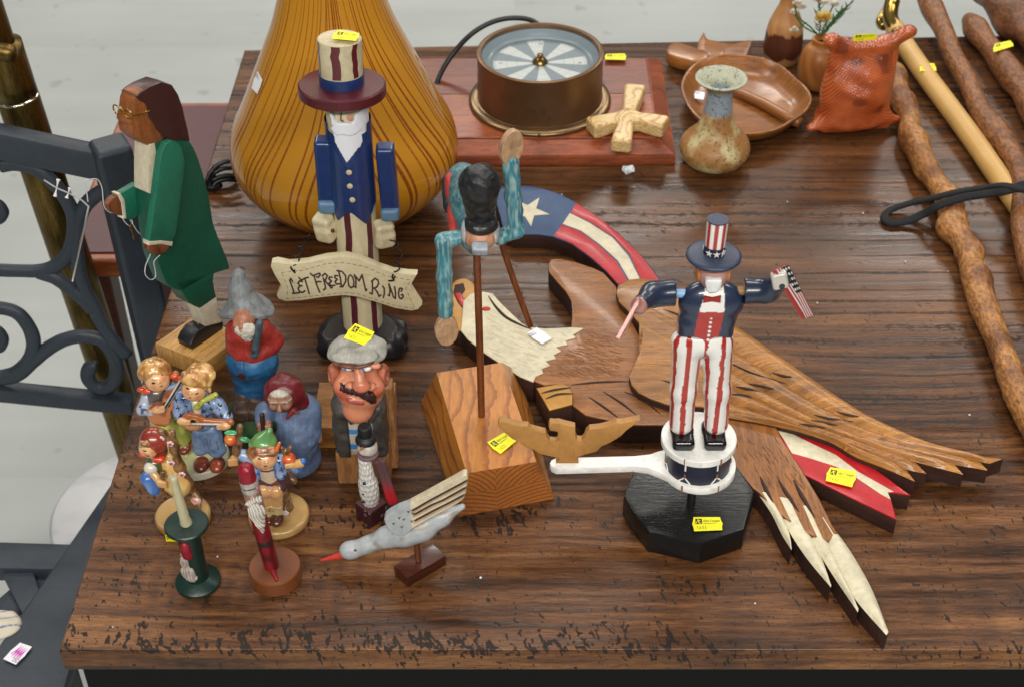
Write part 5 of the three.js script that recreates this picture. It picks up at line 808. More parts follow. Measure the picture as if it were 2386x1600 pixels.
  const vl = F(1632, 720, z0 + 1.6), vr = F(1691, 720, z0 + 1.6), vb = F(1617, 790, z0 + 1.6), vt = F(1655, 668, z0 + 1.6), hemL = F(1650, 797, z0 + 1.5)[1], shirt = F(1655, 726, z0 + 1.5)[1];
  const tcol = (x, y, z) => { if (z < z0 + 0.2) return nv; const k = (vl[1] - y) / (vl[1] - vb[1]), xl = vl[0] + (vb[0] - vl[0]) * Math.max(k, -0.3), xr = vr[0] - 0.28 * k; const m = (xl + xr) / 2, hw = (xr - xl) / 2 * (y > shirt ? Math.sqrt(cl((vt[1] + 1.3 - y) / (vt[1] + 1.3 - shirt))) : 1); return Math.abs(x - m) < hw ? (y > shirt - 0.14 * Math.abs(x - m) ? whc : red) : nv; };
  part(t, 'coat', carve((x, y, z) => Math.max(tor(x, y, z), hemL - y + 0.45 * Math.abs(Math.sin((x - tb[0]) * 1.3))), f0([ch, tb], 3.6), 0.09, tcol), glazed);
  for (let i = 0; i < 7; i++) { const q = P(1659 - i * 1.4, 732 + i * 10.4, 1.5); part(t, 'button', mv(carve(sph([0, 0, 0], 0.17), [-0.3, -0.3, -0.3, 0.3, 0.3, 0.3], 0.06), q[0], q[1], z0 + (i < 5 ? 1.38 : 1.3)), M('#d4d2cc', { rough: 0.4 })); }
  const bt = P(1660, 697, 1.5); part(t, 'bow_tie', board([[-0.75, 0.35], [-0.75, -0.32], [0, -0.16], [0.72, -0.32], [0.72, 0.35], [0, 0.16]].map(([x, y]) => [bt[0] + x, bt[1] + y]), 0.3, { bev: 0.08, zc: z0 + 1.52 }), paint('#97251d', 0.35));
  const hd = P(1662, 640); part(t, 'head', carve(su(0.3, ell([hd[0], hd[1] + 0.3, z0 + 0.1], [1.28, 1.7, 1.3]), ell([hd[0] + 0.05, hd[1] + 0.15, z0 + 1.35], [0.24, 0.4, 0.35])), f0([hd], 2.8), 0.09, (x, y, z) => (Math.abs(y - hd[1] + 0.42) < 0.14 && z > z0 + 1 && Math.abs(x - hd[0]) < 0.35 ? lin('#a8322c') : sk)), glazed);
  const bd = P(1662, 657, 1.2); part(t, 'beard', carve((x, y, z) => Math.max(rbx([bd[0], bd[1] - 0.15, z0 + 1.3], [0.72, 0.72, 0.45], 0.25)(x, y, z), (Math.abs(x - bd[0]) - 0.5 - 0.35 * (y - bd[1] + 0.5))), f0([[bd[0], bd[1], z0 + 1.3]], 1.6), 0.08), paint('#dcdedc', 0.4));
  for (const [u, s] of [[1629, -1], [1694, 1]]) { const q = P(u, 640); part(t, 'hair', mv(carve(ell([0, 0, 0], [0.3, 0.8, 0.8]), [-0.6, -1.1, -1.1, 0.6, 1.1, 1.1], 0.1), hd[0] + s * 1.25, hd[1] + 0.2, z0), paint('#a86c3a', 0.5)); }
  const hy = F(1664, 595, z0)[1], hx = F(1664, 590, z0)[0], hatG = (gg) => rotated(gg, -0.03, 0, -0.02).translate(hx, hy, z0);
  part(t, 'hat_brim', hatG(lathe([[0, -0.35], [2.15, -0.3], [2.34, -0.1], [2.32, 0.1], [2.05, 0.26], [1.2, 0.32], [0, 0.32]], 64, 0)), paint('#2f3a52', 0.42));
  const hh = F(1673, 514, z0)[1] - hy; const cr = new THREE.CylinderGeometry(0.9, 0.86, hh - 0.95, 64, 20); mv(cr, 0, 0.95 + (hh - 0.95) / 2, 0); const cg = dye(cr, (x, y, z) => { const s = Math.atan2(x, z) * 8 / 6.283 + 0.35 + 0.08 * vn(y * 2, 1), f = s - Math.floor(s); return f < 0.42 ? red : whc; });
  part(t, 'hat_crown', hatG(cg), glazed); part(t, 'hat_top', hatG(mv(new THREE.CylinderGeometry(0.91, 0.91, 0.12, 48), 0, hh + 0.03, 0)), paint('#2f3a52', 0.42));
  part(t, 'hat_band', hatG(mv(new THREE.CylinderGeometry(0.9, 0.92, 0.85, 48), 0, 0.65, 0)), navy);
  const stS = new THREE.Shape(); for (let i = 0; i < 10; i++) { const a = i * Math.PI / 5 + Math.PI / 2, r = i % 2 ? 0.13 : 0.33; i ? stS.lineTo(Math.cos(a) * r, Math.sin(a) * r) : stS.moveTo(Math.cos(a) * r, Math.sin(a) * r); }
  for (const a of [-0.62, 0.1, 0.82, 2, 3, -2]) part(t, 'star', hatG(rotated(mv(new THREE.ExtrudeGeometry(stS, { depth: 0.05, bevelEnabled: false }), 0, 0.65, 0.9), 0, a, 0)), M('#d4d3cf', { rough: 0.5 }));
  // arms on pegs
  const nvm = paint('#1f2a40', 0.3, { coat: 0.4 }), pin = M('#7fa6cf', { rough: 0.4 });
  const sL = P(1572, 684), eL = P(1522, 686, 0.4), wL = P(1496, 706, 2.0), sR = P(1736, 680), eR = P(1788, 678, 0.2), wR = P(1820, 655, 1.0);
  part(t, 'peg', carve(cap(P(1595, 684), P(1565, 684), 0.4), f0([P(1595, 684), P(1565, 684)], 0.7), 0.09), pin); part(t, 'peg', carve(cap(P(1725, 678), P(1745, 678), 0.4), f0([P(1725, 678), P(1745, 678)], 0.7), 0.09), M('#8a6a42', { rough: 0.5 }));
  part(t, 'arm', carve((x, y, z) => Math.max(su(0.5, cap(P(1566, 682), eL, 1.18, 1.1), cap(eL, wL, 1.0, 0.75))(x, y, z), x - F(1574, 684, z0)[0]), f0([sL, eL, wL], 1.6), 0.1), nvm);
  part(t, 'arm', carve((x, y, z) => Math.max(su(0.5, cap(P(1742, 678), eR, 1.15, 1.05), cap(eR, wR, 1.0, 0.8))(x, y, z), F(1733, 684, z0)[0] - x), f0([sR, eR, wR], 1.6), 0.1), nvm);
  part(t, 'hand', carve(su(0.2, ell(P(1490, 712, 2.3), [0.75, 0.8, 0.7]), ell(P(1486, 706, 2.7), [0.3, 0.55, 0.4])), f0([P(1490, 712, 2.3)], 1.3), 0.08, wash(lin('#a8766c'), 0.12)), glazed);
  const rhp = P(1817, 652, 1.3); part(t, 'hand', carve(turn(rbx(rhp, [0.7, 0.85, 0.45], 0.3), rhp, 0, 0, 0.25), f0([rhp], 1.6), 0.08, wash(lin('#b9b4aa'), 0.1)), glazed);
  const flagT = canvasTex(128, 256, (c, w, h) => { for (let i = 0; i < 9; i++) { c.fillStyle = i % 2 ? '#c9c3bd' : '#8e2a2c'; c.fillRect(i * w / 9, 0, w / 9 + 1, h); } c.fillStyle = '#1c1e28'; c.fillRect(0.42 * w, 0, 0.6 * w, h * 0.52); c.fillStyle = '#cfcabd'; for (let i = 0; i < 15; i++) { c.beginPath(); c.ellipse((0.52 + 0.2 * (i % 3)) * w, (0.05 + 0.1 * Math.floor(i / 3)) * h, 8, 7, 0, 0, 7); c.fill(); } });
  const flag = (q, th, n) => { const [A, B, C, D] = q.map((p) => V3(...p)), nr = B.clone().sub(A).cross(D.clone().sub(A)).normalize().multiplyScalar(th), E2 = [A, B, C, D].map((p) => p.clone().sub(nr)), tri = (l, u) => { const pp = [], uu = []; for (const k of [0, 1, 2, 0, 2, 3]) { pp.push(l[k].x, l[k].y, l[k].z); uu.push(...u[k]); } const gg = new THREE.BufferGeometry(); gg.setAttribute('position', new THREE.Float32BufferAttribute(pp, 3)); gg.setAttribute('uv', new THREE.Float32BufferAttribute(uu, 2)); gg.computeVertexNormals(); return gg; };
    const u0 = [[0, 0], [1, 0], [1, 1], [0, 1]], m = part(t, n, join([tri([A, B, C, D], u0), tri([E2[1], E2[0], E2[3], E2[2]], u0)]), M('#ffffff', { rough: 0.35, map: flagT, coat: 0.3 }));
    const e = [tri([B, A, E2[0], E2[1]], u0), tri([D, C, E2[2], E2[3]], u0), tri([A, D, E2[3], E2[0]], u0)]; part(m, 'flag_edge', join(e), paint('#b53a33', 0.35, { coat: 0.3 })); part(m, 'flag_edge', tri([C, B, E2[1], E2[2]].map((p) => p), u0), paint('#5a6684', 0.4)); };
  flag([P(1876, 742, 1.6), P(1897, 734, 0.6), P(1838, 618, 0.6), P(1806, 630, 1.6)], 0.35, 'flag');
  flag([P(1443, 790, 5.2), P(1448, 788, 3.2), P(1496, 704, 1.6), P(1489, 706, 3.4)], 0.3, 'flag');
}
// ---------- carved figures at the left ----------
const bounds = (p, m) => [0, 1, 2].map((k) => Math.min(...p.map((q) => q[k])) - m).concat([0, 1, 2].map((k) => Math.max(...p.map((q) => q[k])) + m));
const blob = (par, n, f, p, m, c, col, mat = carved, label) => part(par, n, boxUV(carve(f, bounds(p, m), c, col), 12, 'y'), mat, label);
{ // colonial gentleman with a kite
  const t = thing('colonial_figure', 'flat carved colonial gentleman in green coat with wire spectacles', 'figurine', [0.0635, 0, -0.416], 0.97), F = upright(t), L = level(t);
  const q = [[361, 799], [476, 845], [557, 792], [453, 735]].map(([u, v]) => L(u, v, 2.5));
  part(t, 'base', slab([q[0], q[1], [q[1][0] + q[3][0] - q[0][0], q[1][1] + q[3][1] - q[0][1]], q[3]], 0, 2.5, { bev: 0.08, grain: 'x' }), M('#c79753', { rough: 0.5, map: woodFine }));
  const Z = 0.85, zc = -0.15, T = (l, z = Z) => l.map(([u, v]) => F(u, v, z));
  const green = paint('#125440', 0.42, { bump: woodFine, bs: 0.0002 }), green2 = paint('#1d6a53', 0.45, { bump: woodFine, bs: 0.0002 }), skin = M('#96582c', { rough: 0.45, map: woodFine }), hair = paint('#40201e', 0.4), white = paint('#d3cab3', 0.5), shoe = paint('#14171b', 0.4), handM = M('#7a4527', { rough: 0.5, map: woodRing });
  part(t, 'shoe', board(T([[518, 750], [519, 768], [447, 814], [443, 803], [450, 786], [464, 768], [480, 760]]), 2.1, { zc, bev: 0.12, curve: 0 }), shoe);
  part(t, 'stocking', board(T([[460, 712], [504, 686], [509, 722], [518, 756], [480, 764], [472, 742]]), 1.9, { zc, bev: 0.1 }), white);
  part(t, 'breeches', board(T([[410, 660], [500, 630], [496, 655], [500, 678], [504, 692], [465, 719], [440, 706], [424, 680]]), 2.0, { zc, bev: 0.1 }), green);
  part(t, 'coat', board(T([[349, 338], [378, 325], [412, 327], [441, 328], [452, 346], [463, 373], [474, 408], [486, 454], [497, 522], [513, 565], [527, 597], [535, 622], [532, 628], [494, 639], [424, 679], [405, 674], [388, 662], [376, 634], [364, 600], [355, 548], [350, 500], [347, 450], [347, 390]]), 2.0, { zc, bev: 0.14 }), green);
  part(t, 'jabot', board(T([[346, 335], [360, 332], [364, 356], [361, 385], [362, 418], [356, 447], [350, 453], [344, 449], [344, 390]]), 2.06, { zc, bev: 0.12 }), paint('#c9bfa6', 0.5, { bump: bumpy, bs: 0.001 }));
  const head = part(t, 'head', board(T([[318, 220], [311, 236], [309, 252], [308, 262], [304, 276], [302, 288], [307, 296], [306, 304], [310, 316], [322, 328], [336, 336], [350, 341], [378, 330], [388, 310], [394, 260], [392, 214], [360, 202], [332, 210]]), 2.0, { zc, bev: 0.22 }), skin);
  part(t, 'hair', board(T([[315, 225], [322, 234], [337, 242], [342, 256], [344, 274], [356, 288], [362, 302], [372, 312], [380, 322], [398, 327], [441, 328], [437, 303], [431, 280], [424, 248], [414, 220], [400, 198], [374, 191], [345, 203], [326, 215]]), 2.16, { zc, bev: 0.14 }), hair);
  const n0 = F(296, 283, -0.15); part(head, 'nose', carve(su(0.2, ell([n0[0], n0[1], -0.15], [0.35, 0.4, 0.3]), cap([n0[0] + 0.2, n0[1] + 0.9, -0.15], [n0[0], n0[1], -0.15], 0.18, 0.25)), [n0[0] - 0.8, n0[1] - 0.8, -0.9, n0[0] + 1, n0[1] + 1.6, 0.7], 0.08), M('#8a5230', { rough: 0.5 }));
  const mo = F(301, 300, 0.2); part(head, 'mouth', tube([[mo[0] - 0.05, mo[1] + 0.05, -0.4], [mo[0] - 0.12, mo[1], 0], [mo[0] + 0.06, mo[1] - 0.05, 0.45]], 0.07, 12, 6), M('#9c2f26', { rough: 0.5 }));
  for (const z of [-0.85, 0.5]) { const e = F(z < 0 ? 277 : 301, z < 0 ? 254 : 263, z); part(head, 'eye', mv(carve(ell([0, 0, 0], [0.12, 0.26, 0.24]), [-0.3, -0.5, -0.5, 0.3, 0.5, 0.5], 0.06), e[0] + 0.12, e[1], z), M('#b9b1a4', { rough: 0.4 })); }
  const gold = M('#b08a3a', { rough: 0.25, metal: 1 }), l1 = F(274, 254, -1.0), l2 = F(300, 264, 0.7), tm = F(349, 259, 1.15), gl = part(t, 'spectacles', join([...[[l1, -1.0], [l2, 0.7]].map(([p, z]) => rotated(new THREE.TorusGeometry(0.5, 0.075, 8, 28), 0, Math.PI / 2).translate(p[0] - 0.15, p[1], z)), tube([[l1[0] - 0.15, l1[1] + 0.2, -0.55], [(l1[0] + l2[0]) / 2 - 0.3, (l1[1] + l2[1]) / 2 + 0.35, -0.1], [l2[0] - 0.15, l2[1] + 0.2, 0.25]], 0.07, 12, 6), tube([[l2[0] - 0.15, l2[1], 1.15], [(l2[0] + tm[0]) / 2, (l2[1] + tm[1]) / 2, 1.2], [tm[0], tm[1], 1.1]], 0.07, 12, 6)]), gold);
  const za = Z + 0.85, arm = board(T([[400, 328], [386, 336], [376, 358], [368, 410], [362, 460], [354, 515], [347, 563], [352, 566], [374, 564], [400, 566], [409, 548], [417, 500], [426, 430], [431, 376], [424, 345], [412, 331]], za), 0.85, { zc: Z + 0.43, bev: 0.15, curve: 0 }); part(t, 'arm', arm, green2);
  part(t, 'cuff', board(T([[346, 562], [374, 560], [402, 563], [400, 574], [374, 569], [346, 572]], za), 0.92, { zc: Z + 0.43, bev: 0.08 }), white);
  part(t, 'hand', board(T([[347, 570], [346, 583], [356, 593], [371, 595], [387, 589], [398, 571], [374, 567]], za), 0.8, { zc: Z + 0.43, bev: 0.15 }), handM);
  const zf = -1.15 - 0.1; part(t, 'arm', board(T([[277, 453], [318, 429], [352, 430], [352, 500], [326, 500], [306, 513], [290, 509], [286, 480]], zf), 0.85, { zc: zf - 0.4, bev: 0.15 }), green2);
  part(t, 'cuff', board(T([[272, 452], [279, 450], [289, 466], [293, 509], [286, 510], [281, 472]], zf), 0.92, { zc: zf - 0.4, bev: 0.06 }), white);
  part(t, 'hand', board(T([[275, 455], [284, 472], [287, 504], [270, 501], [256, 492], [251, 478], [261, 464]], zf), 0.8, { zc: zf - 0.4, bev: 0.15 }), handM);
  for (const [u, v] of [[456, 750], [471, 758]]) { const b2 = F(u, v, Z); part(t, 'shoe_buckle', rotated(new THREE.TorusGeometry(0.2, 0.06, 6, 4), 0, Math.PI / 2, 0.6).translate(b2[0] - 0.12, b2[1] + 0.1, u < 460 ? -0.6 : 0.35), gold); }
  // the kite, held by its string
  const k = thing('toy_kite', 'tiny kite with white bow tail and string in the colonial figure\'s hand', 'kite', [0.0635, 0, -0.416], 0.97), G = upright(k), W = (l, z) => l.map((p) => [...G(p[0], p[1], p[2] ?? z), p[2] ?? z]);
  const A = W([[206, 480]], -2)[0], B = W([[168, 656]], -2)[0], C = [(A[0] * 0.55 + B[0] * 0.45), A[1] * 0.55 + B[1] * 0.45];
  const dv = ray(184, 566).normalize().applyAxisAngle(V3(0, 1, 0), -0.97).multiplyScalar(3.4);             // the sail is seen edge on
  const kp = [A, [C[0] - dv.x - 0.25, C[1] - dv.y, -2 - dv.z], B, [C[0] + dv.x + 0.25, C[1] + dv.y, -2 + dv.z]], pp = []; for (const s of [[0, 1, 2], [0, 2, 3]]) for (const i of s) pp.push(...kp[i]);
  const kg = new THREE.BufferGeometry(); kg.setAttribute('position', new THREE.Float32BufferAttribute(pp, 3)); kg.computeVertexNormals(); part(k, 'sail', boxUV(kg), M('#b5ab9c', { rough: 0.8, side: THREE.DoubleSide }));
  const str = M('#b9bbbd', { rough: 0.6 }), st = (l, r = 0.055, z = -1.7) => part(k, 'string', tube(W(l, z), r, 80, 6), str);
  part(k, 'spar', tube([A, C.concat(-2), B], 0.09, 10, 6), str); st([[206, 482], [188, 466], [158, 450], [131, 438], [102, 420]], 0.085);
  for (const [u, v, x, y] of [[131, 438, 4, -20], [158, 450, 4, -12]]) for (const s of [-1, 1]) { const a = W([[u, v], [u + s * x, v + s * y]], -1.7); part(k, 'tail_bow', limb([a[0], [(a[0][0] + a[1][0]) / 2, (a[0][1] + a[1][1]) / 2, -1.7], a[1]], (q) => 0.05 + 0.16 * q * q, 8, 8), M('#cfd0cf', { rough: 0.7 })); }
  st([[204, 470], [200, 440], [197, 421], [210, 418], [226, 418], [236, 436], [243, 484], [260, 496], [274, 488], [276, 478], [280, 500], [300, 526], [308, 522], [300, 500], [287, 487], [290, 492], [306, 518], [320, 540], [346, 562]]);
  st([[350, 592], [338, 622], [338, 640], [352, 652], [361, 646], [360, 625], [358, 610], [372, 594]], 0.055, 1.3);
  const kk = W([[304, 528], [308, 542], [313, 558]], -1.5); part(k, 'key', join([limb([kk[0], kk[1], kk[2]], (s) => 0.1 + 0.05 * Math.sin(s * 9), 8, 8), rotated(new THREE.TorusGeometry(0.22, 0.07, 6, 14), 0, 0.4).translate(...kk[0])]), M('#8a5c34', { rough: 0.35, metal: 0.9 }));
}
{ // farmer in a tall grey hat
  const b = at(588, 990), t = thing('farmer_figure', 'carved bearded farmer in tall grey hat, red shirt and blue overalls', 'figurine', [b[0], 0, b[2]]), F = upright(t), P = (u, v, z = 0) => [...F(u, v, z), z];
  const gn = P(588, 990); blob(t, 'base', (x, y, z) => Math.max(rough3(ell([-0.3, 0.2, 0], [3.1, 2.9, 2.4]), 0.3, 0.9)(x, y, z), -y), [[-3, 0, -2.4], [3, 3, 2.4]], 0.5, 0.14, wash(lin('#33592a'), 0.3, 0.9));
  for (const [u, v, z] of [[566, 946, 1.2], [594, 944, 1]]) { const c = P(u, v, z); blob(t, 'boot', rough3(su(0.3, rbx([c[0], c[1], c[2] + 0.3], [0.95, 0.75, 1.5], 0.4), ell([c[0], c[1] + 0.7, c[2] - 0.6], [0.85, 0.9, 0.8])), 0.2, 1.3), [c], 2.4, 0.12, wash(lin('#5e483a'), 0.35, 1.2)); }
  const w1 = P(584, 832), w2 = P(586, 918), hipL = P(560, 835), hipR = P(618, 838);
  const pants = su(0.9, ell([w1[0], w1[1] - 0.5, 0], [2.45, 1.9, 2.2]), cap(hipL, P(574, 922), 1.4, 1.15), cap(hipR, P(600, 920), 1.4, 1.15));
  const pf = (x, y, z) => { let d = pants(x, y, z); d += 0.16 * v3n(x * 1.1, y * 2.2, z * 1.1) + 0.1 * ss(0.14, 0, Math.abs(x - w2[0])) * (z > 0 ? 1 : 0); return Math.max(d, y - w1[1] - 1.15 + 0.5 * Math.abs(Math.sin((x - w1[0]) * 0.9)) * 0.5); };
  const pt = P(563, 873, 1.6); blob(t, 'overalls', pf, [w1, w2, hipL, hipR], 2.8, 0.11, (x, y, z) => { if (z > 0 && Math.abs(x - pt[0]) + 0.8 * Math.abs(y - pt[1]) < 0.55) return lin('#5c211b'); return wash(lin('#235f8e'), 0.34, 1)(x, y, z); });
  const s1 = P(578, 775), s2 = P(584, 812);
  blob(t, 'shirt', rough3(su(0.8, ell(s1, [2.0, 1.7, 1.6]), ell(s2, [2.35, 1.5, 1.75]), cap(P(610, 760), P(640, 790, -0.3), 0.85, 0.72), cap(P(640, 790, -0.3), P(630, 820, -0.6), 0.72, 0.6), cap(P(545, 768), P(540, 806), 0.8, 0.65)), 0.2, 1.2), [s1, s2, P(652, 796), P(530, 800)], 2.6, 0.12, wash(lin('#a8332b'), 0.28, 1));
  blob(t, 'strap', cap(P(604, 752, 1.7), P(592, 826, 2.15), 0.38, 0.42), [P(604, 752, 1.7), P(592, 826, 2.15)], 0.6, 0.08, wash(lin('#47565f'), 0.3, 1.5));
  const bt = P(590, 819, 2.4); blob(t, 'button', sph(bt, 0.2), [bt], 0.3, 0.05, () => [0.02, 0.02, 0.025]);
  const fc = P(568, 744, 0.7); blob(t, 'head', su(0.25, ell(fc, [1.15, 1.3, 1.1]), ell([fc[0] - 0.1, fc[1] - 0.1, fc[2] + 1.15], [0.34, 0.5, 0.42]), ell([fc[0] - 0.6, fc[1] - 0.15, fc[2] + 0.85], [0.42, 0.36, 0.3]), ell([fc[0] + 0.5, fc[1] - 0.15, fc[2] + 0.85], [0.42, 0.36, 0.3])), [fc], 2.3, 0.1, wash(lin('#b0755c'), 0.24, 1.8));
  const bd = P(572, 768, 1.7); blob(t, 'beard', rough3(su(0.2, ell(bd, [1.15, 0.85, 0.6]), ell([bd[0] + 0.1, bd[1] - 0.6, bd[2]], [0.65, 0.85, 0.5])), 0.14, 4), [bd], 1.7, 0.08, wash(lin('#d2cdc0'), 0.25, 4));
  const hb = P(572, 716, -0.9), ht = P(555, 640, -1.2), hm = P(561, 682, -1.1);
  blob(t, 'hat', (x, y, z) => { const brim = hb[1] + 0.25 - 0.2 * (x - hb[0]) ** 2 * 0.75 + 0.12 * z, r = Math.hypot(x - hb[0], (z + 1.2) * 1.2); const disc = Math.max(Math.abs(y - brim) - 0.22, r - 2.75) * 0.75; return smin(disc, su(1.1, cap(ht, hm, 0.68, 1.05), cap(hm, [hb[0], hb[1] + 0.4, -0.9], 1.0, 1.4))(x, y, z), 1.3) + 0.12 * (v3n(x * 1.5, y * 1.2, z * 1.5) - 0.5); }, [hb, ht], 3.2, 0.11, wash(lin('#83888a'), 0.3, 1.2));
}
{ // old woman in a red headscarf
  const b = at(686, 1078), t = thing('old_woman_figure', 'carved old woman in dark red headscarf and blue grey dress', 'figurine', [b[0], 0, b[2]]), F = upright(t), P = (u, v, z = 0) => [...F(u, v, z), z];
  const dress = lin('#64789a'), sh1 = P(690, 955, -0.6), wa = P(694, 1010, 0.4), ft = P(690, 1075, 0);
  blob(t, 'dress', (x, y, z) => Math.max(rough3(su(1.0, ell(sh1, [2.4, 2.0, 2.0]), cap(wa, [ft[0], 1.5, 0], 2.2, 2.35), ell([ft[0], 0.6, 0], [2.55, 1.4, 2.4]), cap(P(722, 960, -0.4), P(728, 1002, 0.3), 0.8, 0.62), cap(P(618, 958, 0.8), P(612, 980, 1.6), 1.0, 0.85)), 0.22, 1)(x, y, z), -y), [sh1, ft, P(745, 1000), P(600, 980)], 3, 0.12, wash(dress, 0.3, 0.9));
  for (const [u, v, z] of [[734, 1016, 0.5], [616, 992, 2.2]]) { const c = P(u, v, z); blob(t, 'hand', rough3(rbx(c, [0.72, 0.6, 0.55], 0.3), 0.2, 2.4), [c], 1.2, 0.09, wash(lin('#a07462'), 0.25, 2)); }
  blob(t, 'walking_stick', cap(P(610, 966, 2.4), P(617, 1045, 2.9), 0.26), [P(610, 966, 2.4), P(617, 1045, 2.9)], 0.4, 0.08, wash(lin('#3e2418'), 0.3, 2));
  const hd = P(662, 914, 0.9), fc = P(652, 934, 2.9);
  blob(t, 'headscarf', cut(0.15, rough3(su(0.4, ell(hd, [2.05, 1.95, 1.9]), ell(P(694, 934, 0.4), [1.1, 1.0, 1.0])), 0.22, 1.7), ell([fc[0] - 0.05, fc[1] - 0.1, fc[2] + 0.3], [1.32, 1.42, 1.2])), [hd], 2.9, 0.1, wash(lin('#64181f'), 0.3, 1.3), M('#ffffff', { rough: 0.38, vc: true }));
  blob(t, 'scarf_knot', su(0.12, cap(P(682, 954, 2.4), P(668, 974, 2.9), 0.4, 0.14), cap(P(682, 954, 2.4), P(692, 962, 2.7), 0.36, 0.12)), [P(682, 954, 2.4), P(668, 974, 2.9), P(692, 962, 2.7)], 0.6, 0.07, wash(lin('#7a2020'), 0.25, 2));
  const face = su(0.12, ell([fc[0], fc[1], fc[2] - 0.1], [1.22, 1.3, 0.75]), cap([fc[0] + 0.02, fc[1] + 0.1, fc[2] + 0.6], [fc[0] + 0.02, fc[1] - 0.38, fc[2] + 0.85], 0.16, 0.3), ell([fc[0] - 0.6, fc[1] - 0.35, fc[2] + 0.35], [0.42, 0.4, 0.35]), ell([fc[0] + 0.62, fc[1] - 0.35, fc[2] + 0.35], [0.42, 0.4, 0.35]), cap([fc[0] - 0.8, fc[1] + 0.35, fc[2] + 0.5], [fc[0] + 0.8, fc[1] + 0.35, fc[2] + 0.5], 0.16));
  blob(t, 'head', face, [fc], 2, 0.08, (x, y, z) => { const e = y - fc[1]; if (e > 0.85 || (e > 0.3 && e < 0.44 && Math.abs(x - fc[0]) > 0.1)) return wash(lin('#c2bcb2'), 0.15, 4)(x, y, z); if (Math.abs(e + 0.78) < 0.07 && z > fc[2]) return lin('#3a1f18'); return wash(lin('#a5755c'), 0.3, 2.5)(x, y, z); });
}
{ // moustached man bust
  const b = at(850, 1112), t = thing('moustached_bust', 'carved wooden bust of moustached man in flat cap and striped jersey', 'bust', [b[0], 0, b[2]]), F = upright(t), L = level(t), P = (u, v, z = 0) => [...F(u, v, z), z];
  const zF = 0.9, bl = F(789, 1134, zF), brr = F(911, 1131, zF), tanM = M('#a07144', { rough: 0.6, map: woodFine });
  const xl = bl[0], xr = brr[0], yC = F(840, 1062, zF)[1], yS = F(830, 965, zF)[1], w = (xr - xl) / 2, xc = (xl + xr) / 2;
  part(t, 'block', mv(box(xr - xl, yC + 0.3, 3.6, 0.12, 16, 'y'), xc, (yC + 0.3) / 2, zF - 1.8), tanM);
  part(t, 'back_board', mv(box(xr - xl + 0.5, yS + 1.5, 1.7, 0.2, 16, 'y'), xc + 0.35, (yS + 1.5) / 2, zF - 3.0), tanM);
  const lk = L(757, 925, 0), rk = L(914, 900, 3); const box2 = box(rk[0] - lk[0] + 0.6, 2.9, 7.2, 0.1, 16, 'x');
  part(t, 'foot_block', mv(box2, (lk[0] + rk[0]) / 2, 1.45, (L(757, 925, 0)[1] + zF - 3.6) / 2 - 0.4), M('#b27a3c', { rough: 0.5, map: woodFine })); const nl = L(770, 870, 2.9); part(t, 'nail', limb([[nl[0] - 0.2, 2.95, nl[1] - 0.2], [nl[0] + 0.4, 3.0, nl[1] + 0.3]], () => 0.09, 4, 6), M('#777777', { rough: 0.3, metal: 1 }));
  const sl = F(795, 966, zF)[0], coat = su(0.5, rbx([xc, (yC + yS) / 2 + 0.2, zF - 1.5], [w - 0.05, (yS - yC) / 2 + 0.6, 1.75], 0.7), ell([xc, yS + 0.2, zF - 1.4], [w * 0.98, 1.7, 1.8]));
  const jx0 = F(815, 1000, zF)[0], jx1 = F(866, 1000, zF)[0];
  blob(t, 'jacket', cut(0.1, rough3(coat, 0.35, 1.1), (x, y, z) => Math.max(jx0 - 0.15 - x, x - jx1 - 0.15, zF - 0.35 - z)), [[xl, yC, zF], [xr, yS + 1.6, zF - 3.2]], 0.7, 0.11, wash(lin('#47443f'), 0.34, 1.2));
  blob(t, 'lapel', su(0.1, cap(P(806, 950, zF + 0.3), P(818, 985, zF + 0.35), 0.42, 0.18), cap(P(880, 950, zF + 0.3), P(860, 985, zF + 0.35), 0.42, 0.18)), [P(806, 950, zF), P(880, 985, zF)], 1, 0.09, wash(lin('#4d4a45'), 0.3, 1.2));
  part(t, 'jersey', carve(rbx([(jx0 + jx1) / 2, (yC + yS) / 2 + 0.3, zF - 0.5], [(jx1 - jx0) / 2 + 0.2, (yS - yC) / 2 + 1.1, 0.45], 0.2), [jx0 - 0.6, yC - 1.5, zF - 1.2, jx1 + 0.6, yS + 2, zF + 0.3], 0.09, (x, y) => { for (const v of [973, 1006, 1041]) if (Math.abs(y - F(840, v, zF)[1]) < 0.3) return lin('#3d82c4'); return lin('#c9beae'); }), carved);
  const hc = P(838, 900, zF + 0.3), ch = P(834, 950, zF + 0.8), ns = P(842, 902, zF + 3.0), J = (x, y, z) => [hc[0] + x, hc[1] + y, hc[2] + z];
  const ck = P(798, 900, zF + 1.3), ck2 = P(872, 900, zF + 1.3);
  const hf = su(0.5, ell(hc, [2.35, 2.7, 2.1]), ell(ch, [1.55, 1.6, 1.4]), ell(ck, [0.9, 1, 0.9]), ell(ck2, [0.95, 1, 0.9]));
  const nose = su(0.25, cap(P(836, 862, zF + 2.0), P(840, 893, zF + 2.7), 0.42, 0.65), ell(P(842, 899, zF + 2.8), [0.85, 0.62, 0.7]), ell(P(816, 898, zF + 2.3), [0.5, 0.42, 0.45]), ell(P(864, 900, zF + 2.3), [0.5, 0.42, 0.45]));
  const brow = cap(P(800, 852, zF + 1.9), P(880, 852, zF + 1.9), 0.3), lips = su(0.15, cap(P(816, 931, zF + 2.3), P(842, 936, zF + 2.3), 0.34, 0.26));
  const e1 = P(809, 859, zF + 2.2), e2 = P(852, 860, zF + 2.2);
